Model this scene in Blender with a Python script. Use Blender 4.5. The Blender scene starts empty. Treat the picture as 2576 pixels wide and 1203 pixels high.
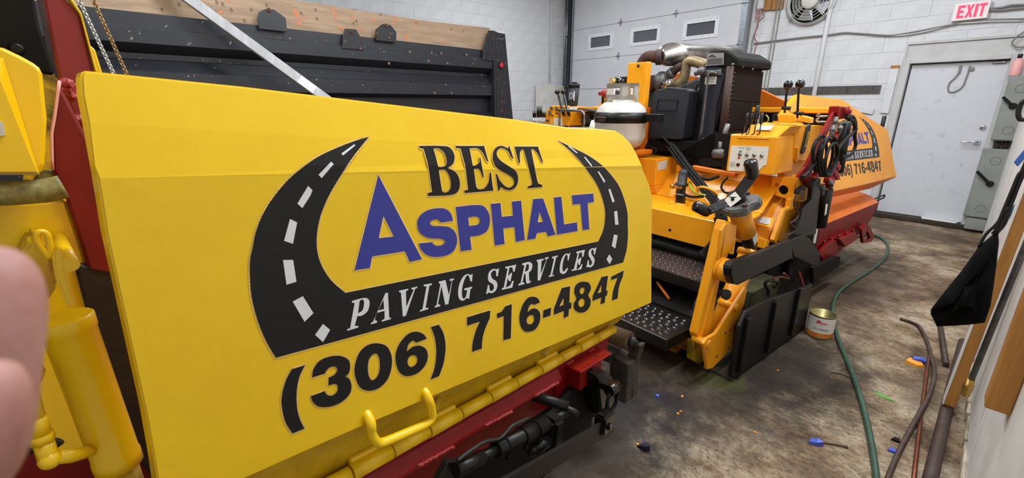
import bpy, bmesh, math, random
from mathutils import Vector, Matrix, geometry
random.seed(7)
PI = math.pi
SC = bpy.context.scene
COL = SC.collection

# ------------------------------------------------------------------ camera
IW, IH = 2576, 1203
FPX = 1120.0
CX, CY = 1288.0, 601.5
PITCH = math.atan((CY-260.0)/FPX)          # camera looks down by this angle
YAW = math.radians(50.303)                 # +Y (room depth) lies this far right of the view
CAMH = 1.55
camd = bpy.data.cameras.new('camera')
camd.sensor_width = 36.0
camd.lens = FPX/IW*36.0
camd.clip_start = 0.01
camd.dof.use_dof = True
camd.dof.focus_distance = 2.2
camd.dof.aperture_fstop = 11.0
cam = bpy.data.objects.new('camera', camd)
COL.objects.link(cam)
cam.location = (0, 0, CAMH)
cam.rotation_euler = (PI/2-PITCH, 0, YAW)
SC.camera = cam

# ------------------------------------------------------------------ world, lights, exposure
SC.view_settings.view_transform = 'Standard'
SC.view_settings.look = 'None'
SC.view_settings.gamma = 1
SC.view_settings.use_curve_mapping = False
SC.view_settings.exposure = 0.15
w = bpy.data.worlds.new('world'); SC.world = w; w.use_nodes = True
w.node_tree.nodes['Background'].inputs[0].default_value = (0.75, 0.82, 0.9, 1)
w.node_tree.nodes['Background'].inputs[1].default_value = 0.1
CEIL = 4.3
LAMPS = [(-0.40, 1.5, 0), (-0.45, 3.9, 0), (-3.2, 2.6, 0), (-4.6, 0.2, 0), (-5.6, 5.4, 0), (-2.0, 5.6, 0), (-3.0, -1.8, 0)]
LAMP_W = 66.0
LAMP_COL = (0.93, 0.97, 1.0)

# ------------------------------------------------------------------ frames and pixel -> plane maths
def ray_world(px, py):
    x = px-CX; y = CY-py
    fw = FPX*math.cos(PITCH)+y*math.sin(PITCH); up = y*math.cos(PITCH)-FPX*math.sin(PITCH)
    return Vector((-fw*math.sin(YAW)+x*math.cos(YAW), fw*math.cos(YAW)+x*math.sin(YAW), up))
class Frame:
    """A placed set of axes: x right, y forward, z up, yawed and pitched (nose down)."""
    def __init__(s, o, yaw=0, pitch=0):
        s.yaw, s.pitch = yaw, pitch
        s.R = Matrix.Rotation(math.radians(yaw), 4, 'Z') @ Matrix.Rotation(-math.radians(pitch), 4, 'X')
        s.o = Vector(o); s.M = Matrix.Translation(s.o) @ s.R
        s.Mi = s.M.inverted(); s.c = s.Mi @ Vector((0, 0, CAMH))
    def at(s, lo):
        return Frame(s.M @ Vector(lo), s.yaw, s.pitch)
    def ray(s, px, py):
        return s.Mi.to_3x3() @ ray_world(px, py)
    def un(s, px, py, n, d):
        r = s.ray(px, py); n = Vector(n)
        return s.c + r*((d-n.dot(s.c))/n.dot(r))
    def x(s, px, py, d): return s.un(px, py, (1, 0, 0), d)
    def y(s, px, py, d): return s.un(px, py, (0, 1, 0), d)
    def z(s, px, py, d): return s.un(px, py, (0, 0, 1), d)
    def xs(s, pts, d): return [s.x(a, b, d) for a, b in pts]
    def ys(s, pts, d): return [s.y(a, b, d) for a, b in pts]
    def zs(s, pts, d): return [s.z(a, b, d) for a, b in pts]
R = Frame((0, 0, 0))
def crop(ox, oy, sc):
    return lambda pts: [(ox+p[0]*sc, oy+p[1]*sc)+tuple(p[2:]) for p in pts]

# ------------------------------------------------------------------ mesh helpers
def nb(): return bmesh.new()
def prism(bm, pts, vec, bev=0, seg=1):
    vec = Vector(vec); n = len(pts)
    a = [bm.verts.new(Vector(p)) for p in pts]; b = [bm.verts.new(Vector(p)+vec) for p in pts]
    fs = [bm.faces.new(a), bm.faces.new(b[::-1])]
    for i in range(n):
        fs.append(bm.faces.new((a[i], b[i], b[(i+1) % n], a[(i+1) % n])))
    bmesh.ops.recalc_face_normals(bm, faces=fs)
    if bev:
        es = list({e for f in fs for e in f.edges if len(e.link_faces) == 2 and e.calc_face_angle(0) > 0.4})
        bmesh.ops.bevel(bm, geom=es, offset=bev, segments=seg, affect='EDGES', clamp_overlap=True)
    return bm
def box(bm, lo, hi, bev=0, seg=1):
    x0, y0, z0 = lo; x1, y1, z1 = hi
    return prism(bm, [(x0, y0, z0), (x1, y0, z0), (x1, y1, z0), (x0, y1, z0)], (0, 0, z1-z0), bev, seg)
def frame_axes(d):
    d = d.normalized()
    u = d.orthogonal().normalized(); return u, d.cross(u)
def smooth_path(pts, k=6):
    pts = [Vector(p) for p in pts]; out = []
    for i in range(len(pts)-1):
        p0 = pts[i-1] if i else pts[0]*2-pts[1]; p1 = pts[i]; p2 = pts[i+1]
        p3 = pts[i+2] if i+2 < len(pts) else pts[-1]*2-pts[-2]
        for j in range(k):
            t = j/k
            out.append(0.5*((2*p1)+(p2-p0)*t+(2*p0-5*p1+4*p2-p3)*t*t+(3*p1-p0-3*p2+p3)*t**3))
    out.append(pts[-1]); return out
def tube(bm, pts, r, seg=10, smooth=0, caps=True, closed=False):
    pts = [Vector(p) for p in pts]
    if smooth: pts = smooth_path(pts, smooth)
    n = len(pts); rs = r if isinstance(r, (list, tuple)) else [r]*n
    if len(rs) != n: rs = [rs[0]+(rs[-1]-rs[0])*i/(n-1) for i in range(n)]
    rings = []; u = None
    for i, p in enumerate(pts):
        if closed: d = pts[(i+1) % n]-pts[i-1]
        else: d = pts[min(i+1, n-1)]-pts[max(i-1, 0)]
        d = d.normalized()
        if u is None: u, _ = frame_axes(d)
        u = (u-d*u.dot(d)).normalized(); v = d.cross(u)
        rings.append([bm.verts.new(p+(u*math.cos(2*PI*k/seg)+v*math.sin(2*PI*k/seg))*rs[i]) for k in range(seg)])
    m = n if closed else n-1
    for i in range(m):
        A = rings[i]; B = rings[(i+1) % n]
        for k in range(seg):
            f = bm.faces.new((A[k], A[(k+1) % seg], B[(k+1) % seg], B[k])); f.smooth = True
    if caps and not closed:
        bm.faces.new(rings[0][::-1]); bm.faces.new(rings[-1])
    return bm
def cyl(bm, a, b, r, seg=16, r2=None):
    return tube(bm, [a, b], [r, r if r2 is None else r2], seg)
def lathe(bm, prof, o=(0, 0, 0), d=(0, 0, 1), seg=24, arc=None):
    """prof: list of (radius, height)"""
    o = Vector(o); d = Vector(d).normalized(); u, v = frame_axes(d); rings = []
    for r, hh in prof:
        rings.append([bm.verts.new(o+d*hh+(u*math.cos(2*PI*k/seg)+v*math.sin(2*PI*k/seg))*max(r, 1e-5)) for k in range(seg)])
    for A, B in zip(rings, rings[1:]):
        for k in range(seg):
            f = bm.faces.new((A[k], A[(k+1) % seg], B[(k+1) % seg], B[k])); f.smooth = True
    bm.faces.new(rings[0][::-1]); bm.faces.new(rings[-1])
    return bm
def ball(bm, c, r, seg=14, sc=(1, 1, 1)):
    M = Matrix.Translation(Vector(c)) @ Matrix.Diagonal((r*sc[0], r*sc[1], r*sc[2], 1))
    g = bmesh.ops.create_uvsphere(bm, u_segments=seg, v_segments=max(6, seg//2+2), radius=1, matrix=M)
    for v in g['verts']:
        for f in v.link_faces: f.smooth = True
    return bm
def bar(bm, a, b, wv, tv, bev=0):
    """straight bar from a to b; wv, tv full width and thickness vectors"""
    a, b, wv, tv = Vector(a), Vector(b), Vector(wv), Vector(tv)
    return prism(bm, [a-wv/2-tv/2, a+wv/2-tv/2, a+wv/2+tv/2, a-wv/2+tv/2], b-a, bev)
def ring_plate(bm, outer, holes, vec):
    """flat plate with holes, extruded by vec (outer and holes: lists of 3D points in one plane)"""
    loops = [list(map(Vector, outer))]+[list(map(Vector, h)) for h in holes]
    vec = Vector(vec); flat = [p for l in loops for p in l]
    A = [bm.verts.new(p) for p in flat]; B = [bm.verts.new(p+vec) for p in flat]
    for t in geometry.tessellate_polygon(loops):
        try: bm.faces.new([A[i] for i in t]); bm.faces.new([B[i] for i in reversed(t)])
        except ValueError: pass
    k = 0
    for l in loops:
        n = len(l)
        for i in range(n):
            bm.faces.new((A[k+i], B[k+i], B[k+(i+1) % n], A[k+(i+1) % n]))
        k += n
    bmesh.ops.recalc_face_normals(bm, faces=bm.faces[:])
    return bm
def circle(c, r, ax='x', n=14):
    c = Vector(c); o = []
    for i in range(n):
        a = 2*PI*i/n; p, q = r*math.cos(a), r*math.sin(a)
        o.append(c+Vector((0, p, q) if ax == 'x' else (p, 0, q) if ax == 'y' else (p, q, 0)))
    return o
# ------------------------------------------------------------------ objects
def part(name, bm, mat, parent=None):
    me = bpy.data.meshes.new(name); bm.to_mesh(me); bm.free()
    me.materials.append(M[mat] if isinstance(mat, str) else mat)
    o = bpy.data.objects.new(name, me); COL.objects.link(o); o.parent = parent
    return o
def tag(o, label=None, cat=None, group=None, kind=None):
    if label: o['label'] = label
    if cat: o['category'] = cat
    if group: o['group'] = group
    if kind: o['kind'] = kind
    return o
def thing(name, label, cat, frame, group=None):
    o = bpy.data.objects.new(name, None); COL.objects.link(o); o.matrix_world = frame.M
    o.empty_display_size = 0.1
    return tag(o, label, cat, group)
def single(name, bm, mat, label=None, cat=None, group=None, kind=None, frame=None):
    """one-mesh thing given in frame (default room) coordinates; its origin goes to the base centre"""
    if frame is not None: bmesh.ops.transform(bm, matrix=frame.M, verts=bm.verts[:])
    xs = [v.co.x for v in bm.verts]; ys = [v.co.y for v in bm.verts]; zs = [v.co.z for v in bm.verts]
    c = Vector(((min(xs)+max(xs))/2, (min(ys)+max(ys))/2, min(zs)))
    bmesh.ops.translate(bm, vec=-c, verts=bm.verts[:])
    o = part(name, bm, mat); o.location = c
    return tag(o, label, cat, group, kind)
def copy_obj(o, parent=None, loc=None):
    c = o.copy(); COL.objects.link(c); c.parent = parent
    if loc is not None: c.location = loc
    return c

# ------------------------------------------------------------------ materials
M = {}
def lin(c): return tuple((v/255/12.92 if v/255 <= 0.04045 else ((v/255+0.055)/1.055)**2.4) for v in c)+(1,)
def mat(name, col, rough=0.45, metal=0, col2=None, nscale=6, ndet=6, lo=0.35, hi=0.7, bump=0, bscale=60, coat=0, emit=0, rough2=None, stretch=(1, 1, 1), spec=None, alpha=1, trans=0):
    m = bpy.data.materials.new(name); m.use_nodes = True
    nt = m.node_tree; b = nt.nodes['Principled BSDF']; L = nt.links
    b.inputs['Base Color'].default_value = lin(col)
    b.inputs['Roughness'].default_value = rough; b.inputs['Metallic'].default_value = metal
    if coat: b.inputs['Coat Weight'].default_value = coat; b.inputs['Coat Roughness'].default_value = 0.12
    if spec is not None: b.inputs['Specular IOR Level'].default_value = spec
    if trans: b.inputs['Transmission Weight'].default_value = trans
    if emit:
        b.inputs['Emission Color'].default_value = lin(col); b.inputs['Emission Strength'].default_value = emit
    tc = nt.nodes.new('ShaderNodeTexCoord'); mp = nt.nodes.new('ShaderNodeMapping'); mp.inputs['Scale'].default_value = stretch
    L.new(tc.outputs['Object'], mp.inputs['Vector'])
    if col2 is not None:
        n = nt.nodes.new('ShaderNodeTexNoise'); n.inputs['Scale'].default_value = nscale; n.inputs['Detail'].default_value = ndet
        n.inputs['Roughness'].default_value = 0.65
        L.new(mp.outputs[0], n.inputs['Vector'])
        r = nt.nodes.new('ShaderNodeValToRGB'); r.color_ramp.elements[0].position = lo; r.color_ramp.elements[1].position = hi
        r.color_ramp.elements[0].color = lin(col); r.color_ramp.elements[1].color = lin(col2)
        L.new(n.outputs['Fac'], r.inputs[0]); L.new(r.outputs[0], b.inputs['Base Color'])
        if rough2 is not None:
            mr = nt.nodes.new('ShaderNodeMapRange'); mr.inputs[1].default_value = lo; mr.inputs[2].default_value = hi
            mr.inputs[3].default_value = rough; mr.inputs[4].default_value = rough2
            L.new(n.outputs['Fac'], mr.inputs[0]); L.new(mr.outputs[0], b.inputs['Roughness'])
    if bump:
        n2 = nt.nodes.new('ShaderNodeTexNoise'); n2.inputs['Scale'].default_value = bscale; n2.inputs['Detail'].default_value = 3
        L.new(mp.outputs[0], n2.inputs['Vector'])
        bp = nt.nodes.new('ShaderNodeBump'); bp.inputs['Strength'].default_value = bump; bp.inputs['Distance'].default_value = 0.01
        L.new(n2.outputs['Fac'], bp.inputs['Height']); L.new(bp.outputs[0], b.inputs['Normal'])
    M[name] = m; return m
mat('yellow', (246, 204, 12), 0.32, col2=(240, 194, 8), nscale=3, bump=0.06, bscale=28, coat=0.15)
mat('yellow_old', (216, 178, 24), 0.4, col2=(180, 140, 20), nscale=9, bump=0.12, bscale=50)
mat('yellow_dirty', (215, 178, 30), 0.55, col2=(90, 78, 30), nscale=10, lo=0.4, hi=0.6, bump=0.2, bscale=80)
mat('orange', (246, 166, 22), 0.35, col2=(238, 152, 16), nscale=4, bump=0.05, bscale=30, coat=0.15)
mat('orange_deep', (226, 120, 20), 0.4, col2=(206, 100, 18), nscale=5, bump=0.05, bscale=30)
mat('orange_worn', (226, 140, 24), 0.5, col2=(110, 66, 26), nscale=14, lo=0.5, hi=0.66, bump=0.1, bscale=40)
mat('red', (136, 14, 10), 0.4, col2=(120, 10, 8), nscale=4, bump=0.05, bscale=30, spec=0.3)
mat('red_dull', (140, 34, 34), 0.55, col2=(120, 30, 28), nscale=5)
mat('red_rusty', (132, 26, 20), 0.5, spec=0.3, col2=(70, 30, 18), nscale=4, lo=0.4, hi=0.7, bump=0.1, bscale=30, stretch=(1, 1, 0.4))
mat('red_weld', (160, 44, 44), 0.4, bump=0.6, bscale=140)
mat('black_gloss', (11, 11, 12), 0.22, bump=0.15, bscale=60, coat=0.4)
mat('black', (15, 15, 16), 0.4, col2=(23, 23, 24), nscale=8, spec=0.35)
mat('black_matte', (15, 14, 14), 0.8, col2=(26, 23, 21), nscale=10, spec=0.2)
mat('black_plastic', (40, 43, 49), 0.55, spec=0.3, bump=0.12, bscale=220)
mat('blue_black', (42, 46, 58), 0.35, col2=(34, 37, 46), nscale=4)
mat('truck_black', (28, 30, 37), 0.4, col2=(38, 41, 49), nscale=5, bump=0.08, bscale=20)
mat('truck_chip', (32, 35, 43), 0.45, col2=(150, 138, 128), nscale=26, ndet=2, lo=0.70, hi=0.72, bump=0.08, bscale=20)
mat('truck_rust', (28, 29, 36), 0.5, col2=(124, 84, 58), nscale=24, lo=0.60, hi=0.64)
mat('rubber', (16, 16, 16), 0.6, spec=0.3, bump=0.05, bscale=100)
mat('rubber_grey', (62, 62, 64), 0.6)
mat('decal_black', (22, 22, 22), 0.35, bump=0.12, bscale=60, spec=0.35)
mat('decal_blue', (50, 56, 150), 0.35, bump=0.08, bscale=60)
mat('decal_white', (226, 228, 234), 0.35)
mat('decal_cream', (255, 216, 130), 0.4)
mat('steel', (170, 172, 176), 0.3, 1.0, col2=(120, 122, 126), nscale=12)
mat('chrome', (225, 228, 232), 0.12, 1.0)
mat('galv', (176, 184, 192), 0.4, 0.9, col2=(140, 150, 160), nscale=30)
mat('alu', (176, 177, 180), 0.5, 0.3, col2=(150, 151, 154), nscale=20, stretch=(1, 1, 0.1))
mat('muffler', (190, 188, 184), 0.3, 1.0, col2=(96, 84, 72), nscale=6, lo=0.45, hi=0.7)
mat('rust', (96, 62, 48), 0.8, 0.2, col2=(60, 42, 36), nscale=20, bump=0.2, bscale=80)
mat('rust_brown', (74, 56, 52), 0.7, 0.2, col2=(60, 48, 44), nscale=25, bump=0.1, bscale=100)
mat('rad_core', (36, 26, 22), 0.85, spec=0.15, col2=(28, 20, 17), nscale=120, bump=0.4, bscale=500)
mat('cast', (120, 120, 118), 0.5, 0.6, col2=(76, 76, 78), nscale=20, bump=0.15, bscale=60)
mat('cast_dark', (70, 72, 74), 0.5, 0.5, col2=(40, 40, 42), nscale=16, bump=0.2, bscale=60)
mat('beige_pipe', (156, 138, 104), 0.45, 0.3, col2=(110, 92, 64), nscale=12)
mat('mud', (104, 78, 48), 0.9, col2=(60, 46, 32), nscale=14, bump=0.6, bscale=40)
mat('mud_dark', (62, 50, 36), 0.85, col2=(36, 32, 28), nscale=10, bump=0.4, bscale=40)
mat('step_brown', (62, 40, 28), 0.6, col2=(40, 32, 28), nscale=18, bump=0.2, bscale=60)
mat('step_black', (16, 15, 15), 0.3, col2=(30, 25, 22), nscale=14, bump=0.15, bscale=60)
mat('step_nub', (70, 66, 66), 0.3, 0.6)
mat('white_paint', (214, 213, 208), 0.35, col2=(198, 194, 184), nscale=6, coat=0.2)
mat('white_label', (226, 226, 220), 0.5)
mat('paper', (216, 214, 204), 0.6, col2=(190, 186, 176), nscale=30)
mat('panel_white', (224, 222, 212), 0.45)
mat('ink', (60, 60, 64), 0.6)
mat('green_led', (20, 150, 90), 0.3)
mat('red_led', (190, 40, 60), 0.3)
mat('brass', (190, 150, 84), 0.35, 0.9)
mat('gauge_face', (206, 178, 120), 0.4)
mat('lens_red', (200, 20, 40), 0.2)
mat('block_white', (214, 216, 220), 0.6, col2=(196, 198, 202), nscale=3, bump=0.25, bscale=45)
mat('mortar', (196, 196, 196), 0.8, col2=(150, 146, 140), nscale=3, lo=0.5, hi=0.75)
mat('wall_white', (226, 225, 222), 0.5, col2=(200, 197, 192), nscale=4, lo=0.5, hi=0.8, bump=0.1, bscale=20)
mat('door_panel', (206, 208, 214), 0.5, col2=(198, 200, 207), nscale=2)
mat('door_frame_w', (222, 224, 228), 0.45)
mat('seam', (120, 122, 128), 0.7)
mat('pane', (88, 90, 96), 0.12, spec=0.6)
mat('exit_door', (204, 207, 214), 0.4, col2=(168, 169, 175), nscale=9, lo=0.58, hi=0.8, bump=0.05, bscale=12)
mat('frame_grey', (196, 197, 198), 0.5, col2=(182, 182, 181), nscale=6)
mat('grey_box', (146, 150, 146), 0.45, col2=(128, 132, 128), nscale=6)
mat('grey_dark', (104, 108, 108), 0.5)
mat('rubber_strip', (86, 82, 80), 0.7, col2=(60, 58, 58), nscale=20)
mat('wood_stud', (178, 124, 56), 0.55, col2=(150, 98, 40), nscale=8, stretch=(6, 6, 0.5))
mat('wood_old', (176, 152, 126), 0.75, col2=(140, 116, 94), nscale=5, stretch=(3, 0.6, 6), lo=0.3, hi=0.75, bump=0.2, bscale=30)
mat('wood_knot', (126, 100, 80), 0.8)
mat('spray_orange', (206, 124, 84), 0.7)
mat('wood_block', (170, 120, 60), 0.6, col2=(140, 96, 44), nscale=8, stretch=(1, 1, 5))
mat('conduit', (204, 206, 208), 0.5)
mat('cable_grey', (128, 126, 124), 0.6)
mat('cable_black', (28, 28, 28), 0.55)
mat('red_cable', (150, 80, 70), 0.6)
mat('exit_plate', (236, 226, 226), 0.5)
mat('exit_red', (255, 50, 90), 0.4, emit=0.7)
mat('hose_green', (54, 84, 66), 0.5, col2=(38, 62, 50), nscale=20)
mat('copper', (136, 78, 54), 0.45, 0.7, col2=(100, 62, 46), nscale=20)
mat('iron_pipe', (88, 70, 62), 0.6, 0.4, col2=(58, 46, 42), nscale=20, stretch=(1, 1, 1))
mat('cloth_black', (14, 14, 15), 0.95, bump=0.3, bscale=120, spec=0.1)
mat('cord_black', (16, 16, 17), 0.8)
mat('can_white', (228, 224, 216), 0.4)
mat('can_orange', (206, 96, 30), 0.4, col2=(226, 150, 60), nscale=30)
mat('can_metal', (150, 140, 96), 0.35, 0.7, col2=(120, 112, 60), nscale=10)
mat('can_red', (214, 50, 34), 0.4)
mat('tape_blue', (70, 90, 190), 0.5)
mat('tape_navy', (26, 28, 50), 0.5)
mat('tape_orange', (236, 150, 40), 0.5)
mat('leaf_green', (90, 140, 60), 0.6)
mat('twig', (96, 74, 58), 0.8)
mat('skin', (160, 110, 102), 0.5, col2=(180, 138, 130), nscale=30, lo=0.4, hi=0.7, bump=0.05, bscale=300)
mat('nail', (226, 180, 172), 0.3)
mat('braid', (150, 140, 80), 0.6, col2=(90, 84, 50), nscale=90)
mat('pink_label', (232, 170, 170), 0.5)
mat('blue_cloth', (52, 86, 116), 0.7)
mat('blue_strap', (60, 96, 170), 0.6)
mat('ceiling_white', (214, 214, 212), 0.8)
mat('lamp_housing', (230, 230, 230), 0.5)
mat('lamp_tube', (240, 247, 255), 0.4, emit=6)
mat('yellow_wire', (170, 180, 60), 0.5)
mat('chain_pale', (190, 190, 184), 0.45, 0.4)
mat('chain_rust', (176, 150, 110), 0.55, 0.4, col2=(140, 104, 60), nscale=20)
mat('grime_shade', (40, 22, 16), 0.6, col2=(20, 14, 12), nscale=8, bump=0.2, bscale=50)  # grease colour, darkened further for the shaded gap behind the wing
mat('name_silver', (196, 198, 202), 0.45)
mat('olive', (74, 74, 40), 0.6, col2=(40, 40, 28), nscale=12)
mat('crumble', (184, 172, 154), 0.9, col2=(140, 122, 100), nscale=14, bump=0.5, bscale=60)
mat('plate_silver', (150, 150, 148), 0.4, 0.3)
mat('chain_grey', (150, 150, 140), 0.5, 0.5)
# skin with some light passing through
b = M['skin'].node_tree.nodes['Principled BSDF']
b.inputs['Subsurface Weight'].default_value = 0.2; b.inputs['Subsurface Radius'].default_value = (0.01, 0.004, 0.002)

def floor_material():
    m = bpy.data.materials.new('concrete_floor'); m.use_nodes = True
    nt = m.node_tree; L = nt.links; b = nt.nodes['Principled BSDF']
    tc = nt.nodes.new('ShaderNodeTexCoord')
    def noise(scale, det=8, rot=0, stretch=(1, 1, 1), rough=0.65, off=(0, 0, 0)):
        mp = nt.nodes.new('ShaderNodeMapping'); mp.inputs['Scale'].default_value = stretch; mp.inputs['Rotation'].default_value = (0, 0, rot)
        mp.inputs['Location'].default_value = off
        L.new(tc.outputs['Object'], mp.inputs[0])
        n = nt.nodes.new('ShaderNodeTexNoise'); n.inputs['Scale'].default_value = scale; n.inputs['Detail'].default_value = det
        n.inputs['Roughness'].default_value = rough; L.new(mp.outputs[0], n.inputs['Vector']); return n.outputs['Fac']
    def ramp(fac, stops):
        r = nt.nodes.new('ShaderNodeValToRGB'); e = r.color_ramp.elements
        while len(e) < len(stops): e.new(0.5)
        for i, (p, c) in enumerate(stops): e[i].position = p; e[i].color = c if len(c) == 4 else lin(c)
        L.new(fac, r.inputs[0]); return r.outputs[0]
    def mix(f, a, c, mode='MIX'):
        x = nt.nodes.new('ShaderNodeMix'); x.data_type = 'RGBA'; x.blend_type = mode
        if isinstance(f, float): x.inputs[0].default_value = f
        else: L.new(f, x.inputs[0])
        L.new(a, x.inputs[6])
        if isinstance(c, tuple): x.inputs[7].default_value = c
        else: L.new(c, x.inputs[7])
        return x.outputs[2]
    W = (1, 1, 1, 1); K = (0, 0, 0, 1)
    base = ramp(noise(1.6, 13, rough=0.72), [(0.38, (74, 58, 44)), (0.47, (132, 111, 86)), (0.60, (178, 162, 138))])
    fine = ramp(noise(26, 10, 0.9, (1, 1.7, 1), 0.78), [(0.40, (0.26, 0.22, 0.18, 1)), (0.54, W)])
    c = mix(0.7, base, fine, 'MULTIPLY')
    brown = ramp(noise(2.6, 12, 0.7, (1, 1.6, 1), off=(3, 1, 0), rough=0.75), [(0.50, K), (0.60, (0.75, 0.75, 0.75, 1))])
    c = mix(brown, c, lin((88, 68, 52)))
    spots = ramp(noise(44, 6, 0.9, (1, 2.0, 1), off=(7, 2, 0)), [(0.59, K), (0.64, W)])
    c = mix(spots, c, lin((62, 48, 38)))
    pale = ramp(noise(5, 7, 0.2, off=(11, 5, 0)), [(0.6, K), (0.74, (0.6, 0.6, 0.6, 1))])
    c = mix(pale, c, lin((176, 173, 166)))
    # oil and coolant stains; shadow under and beside the machines is painted in with them
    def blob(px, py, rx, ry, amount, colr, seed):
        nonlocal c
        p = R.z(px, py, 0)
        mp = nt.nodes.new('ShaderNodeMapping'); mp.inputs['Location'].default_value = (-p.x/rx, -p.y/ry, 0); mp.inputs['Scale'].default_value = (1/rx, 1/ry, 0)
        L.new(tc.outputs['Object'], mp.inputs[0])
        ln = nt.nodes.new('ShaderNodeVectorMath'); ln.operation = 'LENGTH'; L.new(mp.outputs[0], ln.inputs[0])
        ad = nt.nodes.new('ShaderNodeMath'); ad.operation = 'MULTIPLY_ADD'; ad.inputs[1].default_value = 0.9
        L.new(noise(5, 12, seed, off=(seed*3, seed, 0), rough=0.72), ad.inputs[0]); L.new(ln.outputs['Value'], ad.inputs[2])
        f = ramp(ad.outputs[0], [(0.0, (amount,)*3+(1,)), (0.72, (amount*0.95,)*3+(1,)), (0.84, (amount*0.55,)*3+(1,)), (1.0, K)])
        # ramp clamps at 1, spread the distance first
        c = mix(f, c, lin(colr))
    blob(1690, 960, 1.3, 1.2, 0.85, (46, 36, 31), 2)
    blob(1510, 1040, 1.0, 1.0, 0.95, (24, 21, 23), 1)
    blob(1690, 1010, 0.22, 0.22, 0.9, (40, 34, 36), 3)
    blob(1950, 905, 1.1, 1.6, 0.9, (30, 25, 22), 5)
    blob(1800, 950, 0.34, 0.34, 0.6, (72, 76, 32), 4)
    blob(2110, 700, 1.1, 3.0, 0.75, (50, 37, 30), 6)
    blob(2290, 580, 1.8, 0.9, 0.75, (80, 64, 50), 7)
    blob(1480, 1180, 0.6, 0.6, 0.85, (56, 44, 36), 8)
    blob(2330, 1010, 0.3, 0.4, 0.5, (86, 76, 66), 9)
    L.new(c, b.inputs['Base Color'])
    rr = nt.nodes.new('ShaderNodeMapRange'); rr.inputs[1].default_value = 0.4; rr.inputs[2].default_value = 0.6; rr.inputs[3].default_value = 0.5; rr.inputs[4].default_value = 0.8; b.inputs['Specular IOR Level'].default_value = 0.25
    L.new(noise(3, 5, 0.2), rr.inputs[0]); L.new(rr.outputs[0], b.inputs['Roughness'])
    bp = nt.nodes.new('ShaderNodeBump'); bp.inputs['Strength'].default_value = 0.25; bp.inputs['Distance'].default_value = 0.01
    L.new(noise(30, 6), bp.inputs['Height']); L.new(bp.outputs[0], b.inputs['Normal'])
    M['floor'] = m
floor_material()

# ================================================================== the building
XL, XR0, YB, YF = -7.75, 0.25, 8.0, -4.5
WF = Frame((XR0, 0, 0), 4.35)                     # right wall: plane x = 0, room at x < 0
def struct(name, bm, m, parent=None):
    o = part(name, bm, m, parent)
    if parent is None: o['kind'] = 'structure'
    return o
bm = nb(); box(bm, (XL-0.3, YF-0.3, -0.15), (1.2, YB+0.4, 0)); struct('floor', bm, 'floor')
bm = nb(); box(bm, (XL-0.3, YF-0.3, CEIL), (1.2, YB+0.4, CEIL+0.15)); struct('ceiling', bm, 'ceiling_white')
bm = nb(); box(bm, (XL-0.2, YF-0.2, 0), (XL, YB+0.2, CEIL)); wall_left = struct('wall_left', bm, 'mortar')
bm = nb(); box(bm, (XL-0.2, YF-0.2, 0), (1.0, YF, CEIL)); struct('wall_front', bm, 'wall_white')
bm = nb(); box(bm, (0, YF-0.3, 0), (0.2, YB+0.3, CEIL))
bmesh.ops.transform(bm, matrix=WF.M, verts=bm.verts[:]); wall_right = struct('wall_right', bm, 'wall_white')
# back wall, with the doorway of the exit door cut out
DX0, DX1, DZ1 = -1.54, -0.52, 2.28
bm = nb()
box(bm, (XL-0.2, YB, 0), (DX0, YB+0.2, CEIL)); box(bm, (DX1, YB, 0), (1.0, YB+0.2, CEIL)); box(bm, (DX0, YB, DZ1), (DX1, YB+0.2, CEIL))
box(bm, (DX0, YB+0.15, 0), (DX1, YB+0.2, DZ1)); box(bm, (DX0, YB, 0), (DX1, YB+0.15, 0.06))
wall_back = struct('wall_back', bm, 'mortar')
# painted concrete blocks, each its own piece
BLK = {}
def block_mesh(wd, ht):
    k = (round(wd, 3), round(ht, 3))
    if k not in BLK:
        bm = nb(); e = 0.003; d = 0.003
        a = [bm.verts.new((x, 0.0, z)) for x, z in ((0, 0), (wd, 0), (wd, ht), (0, ht))]
        b = [bm.verts.new((x, -d, z)) for x, z in ((e, e), (wd-e, e), (wd-e, ht-e), (e, ht-e))]
        bm.faces.new(b)
        for i in range(4): bm.faces.new((a[i], a[(i+1) % 4], b[(i+1) % 4], b[i]))
        bmesh.ops.recalc_face_normals(bm, faces=bm.faces[:])
        me = bpy.data.meshes.new('block'); bm.to_mesh(me); bm.free(); me.materials.append(M['block_white'])
        BLK[k] = me
    return BLK[k]
def blocks(parent, u0, u1, z0, z1, place, cut=None, hgt=0.2, wid=0.4):
    r = int(z0/hgt)
    while r*hgt < z1-0.02:
        za, zb = max(z0, r*hgt), min(z1, (r+1)*hgt)
        k = math.floor(u0/wid)-1
        while True:
            a = k*wid+(wid/2 if r % 2 else 0); b_ = a+wid; k += 1
            if a >= u1-0.02: break
            a, b_ = max(a, u0), min(b_, u1)
            if b_-a < 0.03: continue
            if cut and a < cut[1] and b_ > cut[0] and zb > cut[2] and za < cut[3]:
                segs = []
                if a < cut[0]-0.03: segs.append((a, cut[0]))
                if b_ > cut[1]+0.03: segs.append((cut[1], b_))
                if za < cut[3] and zb > cut[3]+0.02:
                    o = bpy.data.objects.new('block', block_mesh(min(b_, cut[1])-max(a, cut[0])-0.003, zb-cut[3]-0.003)); COL.objects.link(o)
                    o.parent = parent; place(o, max(a, cut[0])+0.002, cut[3]+0.002)
            else: segs = [(a, b_)]
            for s0, s1 in segs:
                o = bpy.data.objects.new('block', block_mesh(s1-s0-0.003, zb-za-0.003)); COL.objects.link(o)
                o.parent = parent; place(o, s0+0.002, za+0.002)
        r += 1
def place_back(o, u, z): o.location = (u, YB+random.uniform(-0.001, 0.001), z)
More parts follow.
